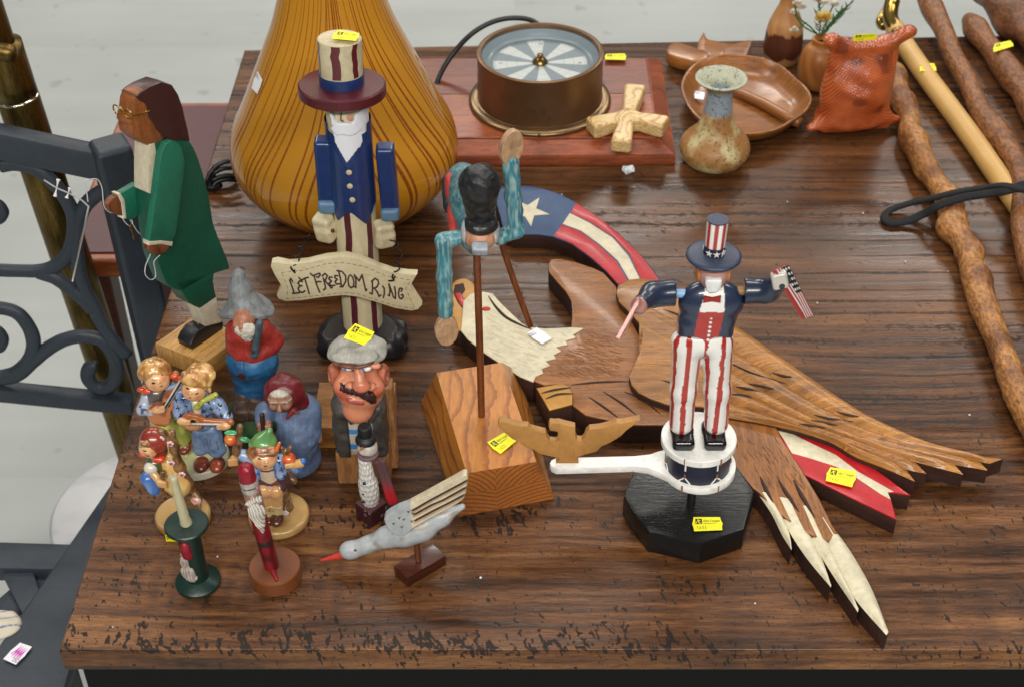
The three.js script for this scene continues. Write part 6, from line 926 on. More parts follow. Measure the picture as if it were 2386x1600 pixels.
  const hd = cut(0.2, cut(0.2, su(0.22, hf, nose, brow, lips), ell([e1[0], e1[1], e1[2] + 0.15], [0.62, 0.34, 0.5])), ell([e2[0], e2[1], e2[2] + 0.15], [0.62, 0.34, 0.5]));
  const lp = P(828, 927, zF + 2.2), sk = lin('#cf8666'), rd = lin('#b84a34');
  blob(t, 'head', hd, [hc, ch, ck, ck2, ns], 3.0, 0.095, (x, y, z) => { let c = mix(sk, rd, 0.75 * Math.max(ss(1.5, 0.3, Math.hypot(x - ck[0], y - ck[1] + 0.3)), ss(1.5, 0.3, Math.hypot(x - ck2[0], y - ck2[1] + 0.3)), 0.6 * ss(1.1, 0.4, Math.hypot(x - ns[0], y - ns[1])))); if (lips(x, y, z) < 0.04) c = lin('#a8524a'); return wash(c, 0.18, 1.5)(x, y, z); }, M('#ffffff', { rough: 0.36, vc: true, coat: 0.2 }));
  for (const [u, z] of [[772, 0.2], [896, 0.2]]) { const c = P(u + (u < 800 ? 5 : -2), 872, zF + z); blob(t, 'ear', cut(0.1, su(0.2, ell(c, [0.6, 1.3, 0.75]), ell([c[0], c[1] - 0.9, c[2]], [0.35, 0.5, 0.5])), ell([c[0] + (u < 800 ? -0.35 : 0.35), c[1] + 0.1, c[2] + 0.3], [0.3, 0.7, 0.4])), [c], 1.9, 0.1, wash(lin('#bd6f52'), 0.2, 2)); }
  for (const [e, dx] of [[e1, 0.22], [e2, 0.22]]) { blob(t, 'eye', ell([e[0], e[1], e[2] - 0.15], [0.52, 0.28, 0.3]), [e], 0.9, 0.06, (x, y) => (Math.hypot(x - e[0] + dx, y - e[1]) < 0.17 ? [0.05, 0.2, 0.55] : [0.72, 0.72, 0.7]), glazed); }
  const mu = [P(836, 914, zF + 2.6), P(815, 906, zF + 2.4), P(800, 904, zF + 2.0), P(795, 893, zF + 1.9)], mu2 = [P(838, 914, zF + 2.6), P(858, 921, zF + 2.4), P(868, 930, zF + 2.1), P(872, 918, zF + 2.0)];
  blob(t, 'moustache', (x, y, z) => su(0.15, cap(mu[0], mu[1], 0.36, 0.46), cap(mu[1], mu[2], 0.46, 0.34), cap(mu[2], mu[3], 0.34, 0.12), cap(mu2[0], mu2[1], 0.36, 0.5), cap(mu2[1], mu2[2], 0.5, 0.4), cap(mu2[2], mu2[3], 0.4, 0.12))(x, y, z) + 0.05 * Math.sin((x + 0.4 * y) * 16), [...mu, ...mu2], 0.9, 0.075, wash(lin('#3b2020'), 0.4, 3));
  const cp = P(833, 812, zF - 0.1), cpb = P(826, 834, zF + 1.9);
  blob(t, 'flat_cap', rough3(su(0.5, ell([cp[0], cp[1] - 0.1, cp[2] + 0.2], [2.85, 1.05, 2.45]), ell([cpb[0], cpb[1] + 0.15, cpb[2]], [2.2, 0.35, 1.0])), 0.28, 1), [cp, cpb], 3.3, 0.11, wash(lin('#aaa89e'), 0.2, 1.1));
  blob(t, 'cap_peak', rough3(ell([cpb[0] - 0.1, cpb[1] - 0.3, cpb[2] + 0.15], [2.0, 0.3, 0.95]), 0.15, 2), [cpb], 2.5, 0.1, wash(lin('#7a4a36'), 0.25, 1.4));
  stickerOn(t, 'auction_tag', [[798, 787], [852, 807], [875, 776], [824, 753]].map(([u, v]) => { const h = v > 780 ? 0.012 : 0.016, q = F(u, v, v > 780 ? zF + 0.2 : zF - 1.6); return [b[0] + q[0] / 100, q[1] / 100 + 0.002, b[2] + (v > 780 ? zF + 0.5 : zF - 1.3) / 100]; }), yellowTag, 0.001, 0.0006);
}
{ // snowman
  const b = at(867, 1203), t = thing('snowman_figure', 'slender hammered white snowman in black hat on maroon cube', 'figurine', [b[0], 0, b[2]]), F = upright(t), P = (u, v, z = 0) => [...F(u, v, z), z];
  const ct = canvasTex(256, 256, (c, w) => { c.fillStyle = '#38161d'; c.fillRect(0, 0, w, w); c.fillStyle = '#a08e92'; for (let j = 0; j < 4; j++) for (let i = 0; i < 4; i++) if (rnd() > 0.25) { c.save(); c.translate(32 + i * 64, 32 + j * 64); c.rotate(rnd() * 0.6); c.fillRect(-16, -16, 12, 12); c.fillRect(2, -14, 13, 10); c.fillRect(-15, 3, 12, 12); c.fillRect(3, 4, 11, 10); c.restore(); } });
  const cb = box(2.25, 2.0, 2.25, 0.12, 2.6); part(t, 'base', mv(rotated(cb, 0, 0.83), 0, 1.0, 0), M('#ffffff', { rough: 0.45, map: ct }));
  part(t, 'base_top', mv(rotated(box(2.1, 0.1, 2.1, 0.04), 0, 0.83), 0, 2.0, 0), paint('#5c3a40', 0.4));
  const tp = F(858, 1060)[1], lean = (y) => -0.04 * (y - 2), prof = (y) => { const s = (y - 2) / (tp - 2); return 0.62 + 0.42 * Math.sin(cl(s * 1.05 + 0.12) * Math.PI) ** 1.0 * (s < 0.5 ? 1 : 0.62) * (1 - 0.35 * s) ; };
  const body = (x, y, z) => { x -= lean(y); const r = Math.hypot(x, z) - prof(cl(y, 2, tp)); let d = Math.max(r, y - tp, 2 - y); const a = Math.atan2(x, z), row = Math.floor(y * 1.55), aa = a * 1.9 + (row % 2) * 0.5, dx = (aa - Math.floor(aa) - 0.5) * 0.62, dy = (y * 1.55 - row - 0.5) * 0.6; return d + 0.09 * ss(0.34, 0.05, Math.hypot(dx, dy)); };
  blob(t, 'body', body, [[-1, 2, -1], [1, tp, 1]], 0.4, 0.055, (x, y, z) => { const g = 0.55 + 0.1 * v3n(x * 2, y * 2, z * 2); return [g, g * 0.97, g * 0.92]; }, satin);
  for (const v of [1120, 1143, 1162]) { const q = P(846 + (v > 1140 ? 0 : 1), v, 0.4); blob(t, 'button', sph([q[0] + 0.1, q[1], 0.72], 0.19), [[q[0], q[1], 0.72]], 0.4, 0.05, () => [0.015, 0.015, 0.015]); }
  const hd = P(856, 1042); blob(t, 'head', rough3(ell([hd[0], hd[1], 0], [0.98, 0.85, 0.98]), 0.1, 2.4), [hd], 1.3, 0.07, (x, y, z) => { const dy = y - hd[1], dx = x - hd[0]; if (z > 0 && dy < -0.18 && dy > -0.4 && Math.abs(((dx * 4.2) % 1 + 1) % 1 - 0.5) < 0.24 && dx > -0.75 && dx < 0.25) return [0.03, 0.03, 0.03]; return wash(lin('#bdb6ac'), 0.14, 3)(x, y, z); }, satin);
  for (const u of [838, 850]) { const e = P(u, 1038, 0.9); blob(t, 'eye', sph([e[0], e[1] + 0.05, 0.86], 0.14), [[e[0], e[1], 0.86]], 0.4, 0.05, () => [0.012, 0.012, 0.012]); }
  const nq = P(843, 1048, 1.2); blob(t, 'nose', cap([nq[0] + 0.1, nq[1] + 0.1, 0.85], [nq[0] - 0.2, nq[1], 1.3], 0.16, 0.05), [[nq[0], nq[1], 1.1]], 0.6, 0.05, () => lin('#c05a2a'));
  const sc = P(857, 1058); part(t, 'scarf', rotated(new THREE.TorusGeometry(0.82, 0.22, 10, 36), Math.PI / 2).translate(sc[0], sc[1] + 0.1, 0), paint('#6d5258', 0.7));
  const felt = M('#ffffff', { rough: 0.95, vc: true, bump: bumpy, bs: 0.0004 }); const rb = [P(884, 1072, -0.5), P(896, 1110, -0.9), P(908, 1150, -0.7), P(916, 1172, -0.4)];
  part(t, 'scarf_tail', dye(limb(rb, (s, a) => 0.55 - 0.45 * Math.sin(a) ** 2, 30, 16), (x, y) => mix(lin('#a80d1e'), lin('#5a3a40'), ss(rb[2][1] - 0.3, rb[1][1], y))), felt);
  const hy = F(855, 1024)[1]; part(t, 'hat', mv(lathe([[0, 0], [0.95, 0], [1.0, 0.25], [0.85, 0.55], [0.62, 0.75], [0.66, 0.9], [0.66, 1.75], [0.58, 1.9], [0, 1.92]], 40, 3), P(852, 1024)[0], hy - 0.15, 0), paint('#15171b', 0.5));
}
{ // goose
  const b = at(972, 1318), t = thing('goose_figure', 'grey wooden goose with striped wing on brown block', 'figurine', [b[0], 0, b[2]]), L = level(t), S = (x, y) => [720 + x / 4.48, 1050 + y / 4.48];
  const q = [[885, 1195], [1290, 960], [1445, 1110], [1020, 1330]].map(([x, y]) => L(...S(x, y), 1.3)); q[2] = [q[1][0] + q[3][0] - q[0][0], q[1][1] + q[3][1] - q[0][1]];
  part(t, 'base', slab(q, 0, 1.3, { bev: 0.08 }), M('#4c2416', { rough: 0.35, coat: 0.3, map: woodFine }));
  const pl = L(...S(1140, 1150), 1.3); const F0 = upright(t), F = (u, v, z = 0) => F0(u, v, pl[1] + z), P = (x, y, z = 0) => [...F(...S(x, y), z), pl[1] + z];
  part(t, 'post', limb([[pl[0], 1.2, pl[1]], P(1125, 1000), P(1115, 900)], () => 0.3, 8, 12), M('#5a2d18', { rough: 0.25, coat: 0.5 }));
  const gry = lin('#a5abae'), crm = lin('#d0c4a6'), br = lin('#6e3a22'), bod = [P(430, 1035), P(620, 975), P(810, 900), P(1000, 840), P(1180, 790), P(1380, 690), P(1600, 580)];
  const body = su(1.0, ell(bod[0], [0.95, 0.74, 0.65]), cap(bod[0], bod[1], 0.62, 0.64), cap(bod[1], bod[2], 0.64, 0.85), cap(bod[2], bod[3], 0.85, 1.25), cap(bod[3], bod[4], 1.2, 1.15), cap(bod[4], bod[5], 1.15, 0.7), cap(bod[5], bod[6], 0.75, 0.3));
  blob(t, 'body', body, bod, 1.6, 0.1, (x, y, z) => mix(gry, lin('#8a6f52'), ss(0.6, 0.85, v3n(x * 0.8, y * 2, z * 2)) * 0.55), satin);
  const bk = [P(385, 1075), P(128, 1142)]; blob(t, 'beak', (x, y, z) => cap(bk[0], bk[1], 0.42, 0.14)(x, y, z) + 0.05 * ss(0.06, 0, Math.abs((y - bk[0][1]) - (bk[1][1] - bk[0][1]) / (bk[1][0] - bk[0][0]) * (x - bk[0][0]) + 0.08)), bk, 0.7, 0.07, wash(lin('#bf3a30'), 0.15, 2), satin);
  const ey = P(484, 1033, 0.66); blob(t, 'eye', ell([ey[0], ey[1], ey[2]], [0.17, 0.15, 0.14]), [ey], 0.35, 0.05, (x, y) => (Math.hypot(x - ey[0], y - ey[1]) > 0.12 ? lin('#7a6a50') : [0.01, 0.01, 0.01]), glazed);
  const wz = 1.0, W = (x, y) => F(...S(x, y), wz), wp = [[785, 690], [800, 660], [850, 625], [930, 580], [1040, 540], [1300, 400], [1615, 225], [1650, 230], [1662, 262], [1640, 420], [1615, 480], [1560, 520], [1250, 690], [1090, 780], [1040, 830], [995, 868], [900, 856], [830, 790], [795, 730]].map(([x, y]) => W(x, y));
  const root = W(900, 700), dirA = W(1075, 600), dirB = W(1650, 262), ax = [dirB[0] - dirA[0], dirB[1] - dirA[1]], al = Math.hypot(...ax); ax[0] /= al; ax[1] /= al;
  const poly2 = (pts) => (x, y) => { let c = false, d = 1e9; for (let i = 0, j = pts.length - 1; i < pts.length; j = i++) { const [xi, yi] = pts[i], [xj, yj] = pts[j]; if ((yi > y) !== (yj > y) && x < (xj - xi) * (y - yi) / (yj - yi) + xi) c = !c; const ex = xj - xi, ey2 = yj - yi, s = cl(((x - xi) * ex + (y - yi) * ey2) / (ex * ex + ey2 * ey2)); d = Math.min(d, Math.hypot(x - xi - ex * s, y - yi - ey2 * s)); } return c ? -d : d; };
  const wf = poly2(wp), zz = pl[1] + wz, lines = [[[1080, 600], [1250, 500], [1400, 420], [1658, 282]], [[1100, 640], [1280, 540], [1400, 490], [1648, 352]], [[1105, 705], [1300, 600], [1480, 510], [1625, 432]]].map((l) => l.map(([x, y]) => W(x, y)));
  const dl = (x, y) => { let m = 1e9, up = 0; for (const l of lines) for (let i = 0; i < l.length - 1; i++) { const ex = l[i + 1][0] - l[i][0], ey2 = l[i + 1][1] - l[i][1], s = cl(((x - l[i][0]) * ex + (y - l[i][1]) * ey2) / (ex * ex + ey2 * ey2)), px = x - l[i][0] - ex * s, py = y - l[i][1] - ey2 * s, d = Math.hypot(px, py); if (d < m) { m = d; up = ex * py - ey2 * px; } } return [m, up]; };
  const gx = W(1060, 600)[0];
  blob(t, 'wing', (x, y, z) => { const d = wf(x, y) + 0.1, e = Math.abs(z - zz + 0.1) - 0.32, o = Math.hypot(Math.max(d, 0), Math.max(e, 0)) + Math.min(Math.max(d, e), 0) - 0.1; return z > zz && Math.abs(o) < 0.5 ? o + 0.16 * ss(0.14, 0.02, dl(x, y)[0]) : o; }, wp.map(([x, y]) => [x, y, zz]), 0.7, 0.075, (x, y) => { if (x < gx + 0.25 * (v3n(x * 2, y * 2, 1) - 0.5)) return wash(gry, 0.16, 1.6)(x, y, 3); const [d, up] = dl(x, y); if (d < 0.085) return lin('#3a1c10'); return up < 0 && d < 0.34 ? mix(br, crm, 0.3 + 0.5 * ss(0.1, 0.34, d)) : wash(crm, 0.16, 1.4)(x, y, 3); }, satin);
  for (const [x, y] of [[1040, 610], [1085, 628], [945, 675], [992, 690], [885, 735], [1075, 710], [972, 770]]) { const c = W(x, y), g = new THREE.Shape(); g.moveTo(-0.16, 0.14); g.quadraticCurveTo(0.05, 0.08, 0.2, 0.2); g.quadraticCurveTo(0.02, 0.02, -0.02, -0.22); g.quadraticCurveTo(-0.03, 0, -0.16, 0.14); part(t, 'feather_mark', mv(new THREE.ExtrudeGeometry(g, { depth: 0.05, bevelEnabled: false }), c[0], c[1], zz + 0.3), M('#5c4028', { rough: 0.7 })); }
}
{ // green spool candlestick
  const b = at(462, 1357), t = thing('spool_candlestick', 'dark green wooden spool candlestick holding a small cream candle', 'candlestick', [b[0], 0, b[2]]), F = upright(t), P = (u, v, z = 0) => [...F(u, v, z), z];
  const g = paint('#0d2a24', 0.36), hT = F(434, 1218)[1];
  part(t, 'spool', toCreasedNormals(lathe([[0, 0], [2.0, 0], [2.12, 0.12], [2.12, 0.42], [1.98, 0.55], [1.12, 1.0], [1.06, 1.3], [1.06, hT - 1.0], [1.3, hT - 0.62], [1.92, hT - 0.45], [2.02, hT - 0.32], [2.02, hT - 0.1], [1.92, hT], [0.9, hT], [0.86, hT - 0.04], [0, hT - 0.04]], 72, 0), 0.5), g);
  const c0 = [0, hT - 0.2, 0], c1 = P(404, 1116, -0.1); part(t, 'candle', carve(rough3(su(0.15, cap(c0, c1, 0.5, 0.36), cap([0, hT - 0.1, 0], [0, hT + 0.12, 0], 0.5)), 0.06, 2), bounds([c0, c1], 0.8), 0.09), M('#b9b391', { rough: 0.4, transmission: 0.15, thickness: 0 }));
  part(t, 'wick', limb([[c1[0], c1[1] + 0.25, c1[2]], [c1[0] + 0.1, c1[1] + 0.5, c1[2]], [c1[0] + 0.3, c1[1] + 0.6, c1[2]]], () => 0.07, 6, 6), M('#a9a590', { rough: 0.8 }));
  const onB = (f, p, m, col, n) => blob(t, n, f, p, m, 0.06, col), A = (u, v) => { let a = F(u, v, 0.6); for (let i = 0; i < 12; i++) a = F(u, v, Math.sqrt(Math.max(0.05, 1.12 - a[0] ** 2))); return [a[0], a[1], Math.sqrt(Math.max(0.05, 1.12 - a[0] ** 2))]; };
  const c1r = A(431, 1278), c2r = A(436, 1292), b1 = A(430, 1308), b2 = A(438, 1332), b3 = A(446, 1344);
  onB(su(0.2, ell(c1r, [0.5, 0.85, 0.4]), ell(c2r, [0.5, 0.65, 0.38])), [c1r, c2r], 1, wash(lin('#8d1424'), 0.2, 2), 'red_cap');
  onB((x, y, z) => su(0.2, ell(b1, [0.4, 0.85, 0.4]), ell(b2, [0.66, 0.85, 0.36]), ell(b3, [0.55, 0.55, 0.34]))(x, y, z) + 0.05 * Math.sin((x * 1.2 + z) * 17 + y * 1.5), [b1, b2, b3], 1, wash(lin('#bdb0a6'), 0.4, 4), 'beard');
  const fc = A(424, 1292); onB(ell(fc, [0.2, 0.3, 0.25]), [fc], 0.5, wash(lin('#b0796a'), 0.2, 3), 'face');
}
{ // red bearded pencil
  const b = at(644, 1346), t = thing('bearded_pencil_figure', 'leaning red carved pencil with white bearded face on round wood base', 'figurine', [b[0], 0, b[2]]), F = upright(t), P = (u, v, z = 0) => [...F(u, v, z), z];
  const H = 1.8, wd = M('#ffffff', { rough: 0.4, vc: true, coat: 0.2 });
  const bs = lathe([[0, 0], [2.3, 0], [2.42, 0.12], [2.44, H - 0.15], [2.35, H], [0, H]], 64, 0); part(t, 'base', dye(toCreasedNormals(bs, 0.5), (x, y, z) => { const r = Math.hypot(x, z), n = v3n(x * 0.9, y * 3, z * 0.9); return mix(mix(lin('#4d2713'), lin('#7a4522'), ss(1.7, 2.5, r + 0.5 * (n - 0.5))), lin('#3a1c0e'), 0.4 * n); }), wd);
  const q = (x, y, z = 0) => P(300 + x / 3.565, 980 + y / 3.565, z), lo = q(1190, 1225, 0.1), tl = level(t)(300 + 1226 / 3.565, 980 + 1322 / 3.565, H), tip = [tl[0], H + 0.1, tl[1]], hi = q(965, 385, -0.6);
  const red = lin('#7c0f1c'), redD = lin('#3a0a10'), at3 = (s) => lo.map((c, k) => c + (hi[k] - c) * s), len = Math.hypot(hi[0] - lo[0], hi[1] - lo[1], hi[2] - lo[2]), sOf = (x, y, z) => ((x - lo[0]) * (hi[0] - lo[0]) + (y - lo[1]) * (hi[1] - lo[1]) + (z - lo[2]) * (hi[2] - lo[2])) / (len * len);
  const mkP = (n, s0, s1, r0, r1, col, ex = 0) => { const A2 = at3(s0), B2 = at3(s1); blob(t, n, (x, y, z) => Math.max(cap(at3(s0 - 0.1), at3(s1 + 0.1), r0, r1)(x, y, z), (sOf(x, y, z) - s1) * len, (s0 - sOf(x, y, z)) * len) - ex, [A2, B2], 1.3, 0.08, col, satin); };
  mkP('shaft', 0, 0.62, 0.7, 0.78, (x, y, z) => { const s = sOf(x, y, z); if (s > 0.265 && s < 0.315) return [0.02, 0.015, 0.015]; return mix(red, redD, ss(0.5, 0.8, v3n(x * 1.5, y * 0.8, z * 1.5)) * 0.8); });
  part(t, 'point', carve(cap([lo[0], lo[1] + 0.3, lo[2] + 0.3], tip, 0.34, 0.17), bounds([lo, tip], 0.6), 0.07, wash(lin('#8d1a20'), 0.2, 2)), satin);
  mkP('face', 0.6, 0.79, 0.78, 0.82, (x, y, z) => wash(lin('#9a7468'), 0.45, 2.2)(x, y, z));
  const n0 = q(1020, 605, 0.1), n1 = q(1025, 635, 0.15); blob(t, 'nose', cap([n0[0], n0[1] + 0.3, n0[2]], n1, 0.18, 0.28), [n0, n1], 0.8, 0.06, wash(lin('#b09488'), 0.3, 3), satin);
  for (const [x, y] of [[972, 580], [1060, 560]]) { const c = q(x, y, -0.1); blob(t, 'cheek', ell(c, [0.25, 0.3, 0.25]), [c], 0.5, 0.06, wash(lin('#b06a70'), 0.2, 3), satin); }
  mkP('hat_band', 0.79, 0.885, 0.82, 0.84, (x, y, z) => { const s = sOf(x, y, z); return Math.abs(s - 0.84) < 0.006 ? [0.06, 0.05, 0.045] : wash(lin('#aaa49c'), 0.35, 3)(x, y, z); }, 0.02);
  const tc = at3(0.985); blob(t, 'red_cap', (x, y, z) => Math.max(rough3(su(0.4, cap(at3(0.8), at3(0.97), 0.8, 0.76)), 0.16, 2)(x, y, z), (0.885 - sOf(x, y, z)) * len, (sOf(x, y, z) - 1.03) * len), [at3(0.88), at3(1.04)], 1.2, 0.08, wash(lin('#8d0f24'), 0.25, 2), satin);
  const bd = [q(1010, 680, 0.35), q(1080, 650, 0.3), q(1060, 760, 0.5), q(1090, 850, 0.55), q(1115, 925, 0.5)], hw = (x, y, z) => 0.05 * Math.sin((x + 0.35 * y) * 22 + 1.5 * Math.sin(y * 3));
  blob(t, 'moustache', (x, y, z) => su(0.06, cap(bd[0], q(980, 690, 0.1), 0.3, 0.16), cap(bd[1], q(1090, 640, 0.1), 0.3, 0.16), cap(q(1040, 660, 0.4), bd[0], 0.2, 0.3), cap(q(1045, 655, 0.4), bd[1], 0.2, 0.3))(x, y, z) + hw(x, y, z), [bd[0], bd[1]], 1.4, 0.055, (x, y, z) => { const k = hw(x, y, z); return k > 0.038 ? lin('#8a8074') : lin('#cfcac0'); }, satin);
  blob(t, 'beard', (x, y, z) => su(0.2, ell(bd[2], [0.8, 1.15, 0.42]), cap(bd[2], bd[3], 0.62, 0.42), cap(bd[3], bd[4], 0.42, 0.08))(x, y, z) + hw(x, y, z), bd, 1.3, 0.055, (x, y, z) => { const k = hw(x, y, z); return k > 0.038 ? lin('#8a8074') : lin('#cfcac0'); }, satin);
}
// ---------- glazed porcelain children ----------
const skinP = lin('#d9ab7c'), hairP = (a, b) => (x, y, z) => { const n = 0.6 * v3n(x * 3.2 + y, y * 1.5, z * 3.2) + 0.4 * v3n(x * 1.2, y * 1.2, z * 1.2); return mix(lin(a), lin(b), ss(0.3, 0.75, n)); };
const shade = (c, d, fr = 1) => (x, y, z) => mix(lin(c), lin(d), ss(0.35, 0.8, v3n(x * fr, y * fr, z * fr)));
function faceCol(c, fx, e1, e2, mth, closed) {
  return (x, y, z) => {
    let q = mix(skinP, lin('#c9744c'), 0.7 * Math.max(ss(0.5, 0.1, Math.hypot(x - e1[0] + 0.05, y - e1[1] + 0.42)), ss(0.5, 0.1, Math.hypot(x - e2[0] - 0.05, y - e2[1] + 0.42))) * (z > c[2] ? 1 : 0));
    if (z > c[2] + 0.2) {
      for (const e of [e1, e2]) { const d = Math.hypot((x - e[0]) / 0.2, (y - e[1]) / (closed ? 0.07 : 0.13)); if (d < 1) q = [0.05, 0.025, 0.015]; else if (!closed && Math.abs(y - e[1] - 0.3 + (x - e[0]) ** 2 * 0.5) < 0.035 && Math.abs(x - e[0]) < 0.25) q = lin('#8a5a34'); }
      if (Math.hypot((x - mth[0]) / 0.17, (y - mth[1]) / 0.1) < 1) q = lin('#a8392c');
    } return q;
  };
}
const plaid = (c, d) => (x, y, z) => { const a = x * 1.25 + y * 0.3, b = y * 1.15 - x * 0.25, fa = Math.abs(a - Math.round(a)), fb2 = Math.abs(b - Math.round(b)); const q = shade(c, d, 0.9)(x, y, z); return (fa < 0.085 && fb2 < 0.36) || (fb2 < 0.08 && fa < 0.34) ? [0.01, 0.012, 0.02] : q; };
{ // the two musicians
  const b = at(460, 1074), t = thing('musicians_figurine', 'porcelain girl with guitar and boy with mandolin singing on one base', 'figurine', [b[0], 0, b[2]]), F = upright(t), P = (x, y, z = 0) => [...F(290 + x / 4.48, 800 + y / 4.48, z), z], B = (n, f, p, m, col, c = 0.085, mat = glazed) => blob(t, n, f, p, m, c, col, mat);
  B('base', (x, y, z) => { const r = Math.hypot(x / 1.02, z / 0.92) - 3.3; return Math.max(Math.hypot(Math.max(r + 0.2, 0), Math.max(Math.abs(y - 0.55) - 0.35, 0)) - 0.2, -y) - 0.05 * ss(3, 2, Math.hypot(x, z)) * v3n(x, y, z); }, [[-3.4, 0, -3.2], [3.4, 1.1, 3.2]], 0.3, (x, y, z, nx, ny) => (ny > 0.6 ? mix(lin('#c4c294'), lin('#aaa78e'), v3n(x * 0.7, 1, z * 0.7)) : lin('#d8d3c2')), 0.12);
  const zg = -0.9, zb = 0.5;
  // girl
  const sk0 = P(380, 760, zg), sk1 = P(540, 1010, zg - 0.2);
  B('skirt', (x, y, z) => { const s = cl((sk0[1] - y) / (sk0[1] - sk1[1] + 0.6)), cx = sk0[0] + (sk1[0] - sk0[0]) * s * 0.75, cz = zg - 0.1, r = 1.15 + 1.0 * s, a = Math.atan2(x - cx, z - cz); return Math.max((Math.hypot(x - cx, (z - cz) * 1.15) - r - 0.09 * Math.sin(a * 9) * s) * 0.8, y - sk0[1] - 0.3, sk1[1] - 0.75 - y) - 0.06; }, [sk0, sk1, [sk1[0] - 2.3, sk1[1] - 1, zg - 2.4], [sk1[0] + 2.3, sk1[1], zg + 2]], 0.6, (x, y, z) => (v3n(x * 2.6, y * 2.6, z * 2.6) > 0.83 ? lin('#8a3a22') : shade('#bcc05e', '#8e9444', 1.1)(x, y, z)));
  for (const [x, y] of [[470, 1100], [620, 1095]]) { const c = P(x, y, zg + 0.9); B('shoe', ell([c[0], Math.max(c[1], 1.5), c[2]], [0.72, 0.5, 0.85]), [[c[0], 1.5, c[2]]], 1.2, shade('#6a2a1c', '#8a3a26')); }
  const bo0 = P(330, 520, zg + 0.1), bo1 = P(380, 720, zg); B('bodice', su(0.5, cap(bo0, bo1, 0.95, 1.1)), [bo0, bo1], 1.4, shade('#3a3a42', '#55504c', 1.5));
  const as = P(235, 560, zg), ae = P(190, 690, zg + 0.7), aw = P(275, 720, zg + 1.5); B('sleeve', su(0.4, cap(as, ae, 0.62, 0.58), cap(ae, aw, 0.56, 0.42)), [as, ae, aw], 1, (x, y, z) => (v3n(x * 2.8, y * 2.8, z * 2.8) > 0.8 ? lin('#4a5a7a') : shade('#a3adbd', '#8a97ad')(x, y, z)));
  const sr = P(540, 440, zg), sre = P(590, 520, zg + 0.6); B('sleeve', cap(sr, sre, 0.6, 0.5), [sr, sre], 0.9, shade('#a3adbd', '#7d8aa4'));
  const gh = P(350, 690, zg + 1.9); B('hand', su(0.15, ell(gh, [0.62, 0.42, 0.4]), cap(P(280, 700, zg + 1.6), gh, 0.36, 0.36), ...[0, 1, 2, 3].map((i) => cap(P(360 + i * 12, 665 + i * 16, zg + 2.1), P(412, 652 + i * 18, zg + 2.15), 0.13, 0.1))), [gh, P(290, 700, zg + 1.6)], 1, shade('#d4a678', '#c08f60'));
  // guitar
  const gz = zg + 1.45, G = (x, y, z = gz) => P(x, y, z), lb = G(365, 735), ub = G(495, 580);
  B('guitar', (x, y, z) => { const d = smin(Math.hypot(x - lb[0], (y - lb[1]) * 0.85) - 1.12, Math.hypot(x - ub[0], (y - ub[1]) * 0.85) - 0.82, 0.9), e = Math.abs(z - gz) - 0.26; return Math.hypot(Math.max(d, 0), Math.max(e, 0)) + Math.min(Math.max(d, e), 0) - 0.09; }, [lb, ub], 1.6, shade('#b8764e', '#8a4a30', 1.2));
  const hl = G(437, 635, gz + 0.34); part(t, 'sound_hole', mv(rotated(new THREE.CylinderGeometry(0.36, 0.36, 0.06, 24), Math.PI / 2), hl[0], hl[1], hl[2]), M('#150c08', { rough: 0.5 }));
  const n0 = G(405, 690, gz + 0.5), n1 = G(598, 375, gz + 0.35); B('guitar_neck', cap(n0, n1, 0.2, 0.24), [n0, n1], 0.5, shade('#c9c4b8', '#b5ae9e'), 0.08); B('guitar_head', su(0.2, cap(n1, G(625, 318, gz + 0.2), 0.28, 0.36)), [n1, G(625, 318)], 0.8, shade('#8a6244', '#b58c64', 1.8));
  for (const d of [-0.1, 0, 0.1]) part(t, 'string', tube([[n0[0] + d, n0[1] + d * 0.4, n0[2] + 0.2], [n1[0] + d, n1[1] + d * 0.4, n1[2] + 0.24]], 0.03, 4, 5), M('#15161a', { rough: 0.4 }));
  const hc = P(340, 375, zg + 0.6), e1 = P(300, 408, zg + 1.6), e2 = P(390, 362, zg + 1.6), mo = P(380, 450, zg + 1.7), nz = P(352, 408, zg + 1.8);
  B('head', su(0.2, ell(hc, [1.22, 1.3, 1.15]), ell(nz, [0.16, 0.15, 0.14]), cap(P(350, 470, zg + 0.3), bo0, 0.5, 0.5)), [hc, nz, bo0], 1.5, faceCol(hc, 0, e1, e2, mo, false), 0.065);
  const hr = P(300, 270, zg - 0.1), hrb = P(240, 360, zg - 0.1);
  B('hair', cut(0.1, rough3(su(0.4, ell(hr, [1.5, 1.15, 1.45]), ell([hc[0] - 0.1, hc[1] + 0.35, zg - 0.1], [1.42, 1.35, 1.25]), ell(P(185, 320, zg + 0.4), [0.45, 0.5, 0.6])), 0.18, 2.2), turn(ell([hc[0] + 0.2, hc[1] - 0.55, hc[2] + 0.95], [1.2, 1.15, 0.9]), hc, 0, 0, 0.25)), [hr, hc, hrb], 1.9, hairP('#c69a5c', '#93602f'));
  for (const [x, y, s] of [[210, 470, -1], [530, 320, 1]]) { const c = P(x, y, zg), d = P(x + s * (s < 0 ? 2 : 10), y + 75, zg); B('pigtail', cap(c, d, 0.42, 0.28), [c, d], 0.7, hairP('#a8743f', '#7d4a26')); const w = P(s < 0 ? 207 : 553, s < 0 ? 490 : 355, zg + 0.45); B('hair_bow', su(0.1, ell([w[0] - 0.35, w[1] + 0.12, w[2]], [0.42, 0.28, 0.26]), ell([w[0] + 0.32, w[1] - 0.12, w[2]], [0.4, 0.28, 0.26])), [w], 1, shade('#d8441e', '#b8321a', 2)); }
  B('collar', su(0.1, cap(P(440, 470, zg + 0.7), P(540, 440, zg + 0.5), 0.22, 0.3)), [P(440, 470, zg + 0.7), P(540, 440, zg + 0.5)], 0.6, shade('#9fb0cc', '#8094b8'));
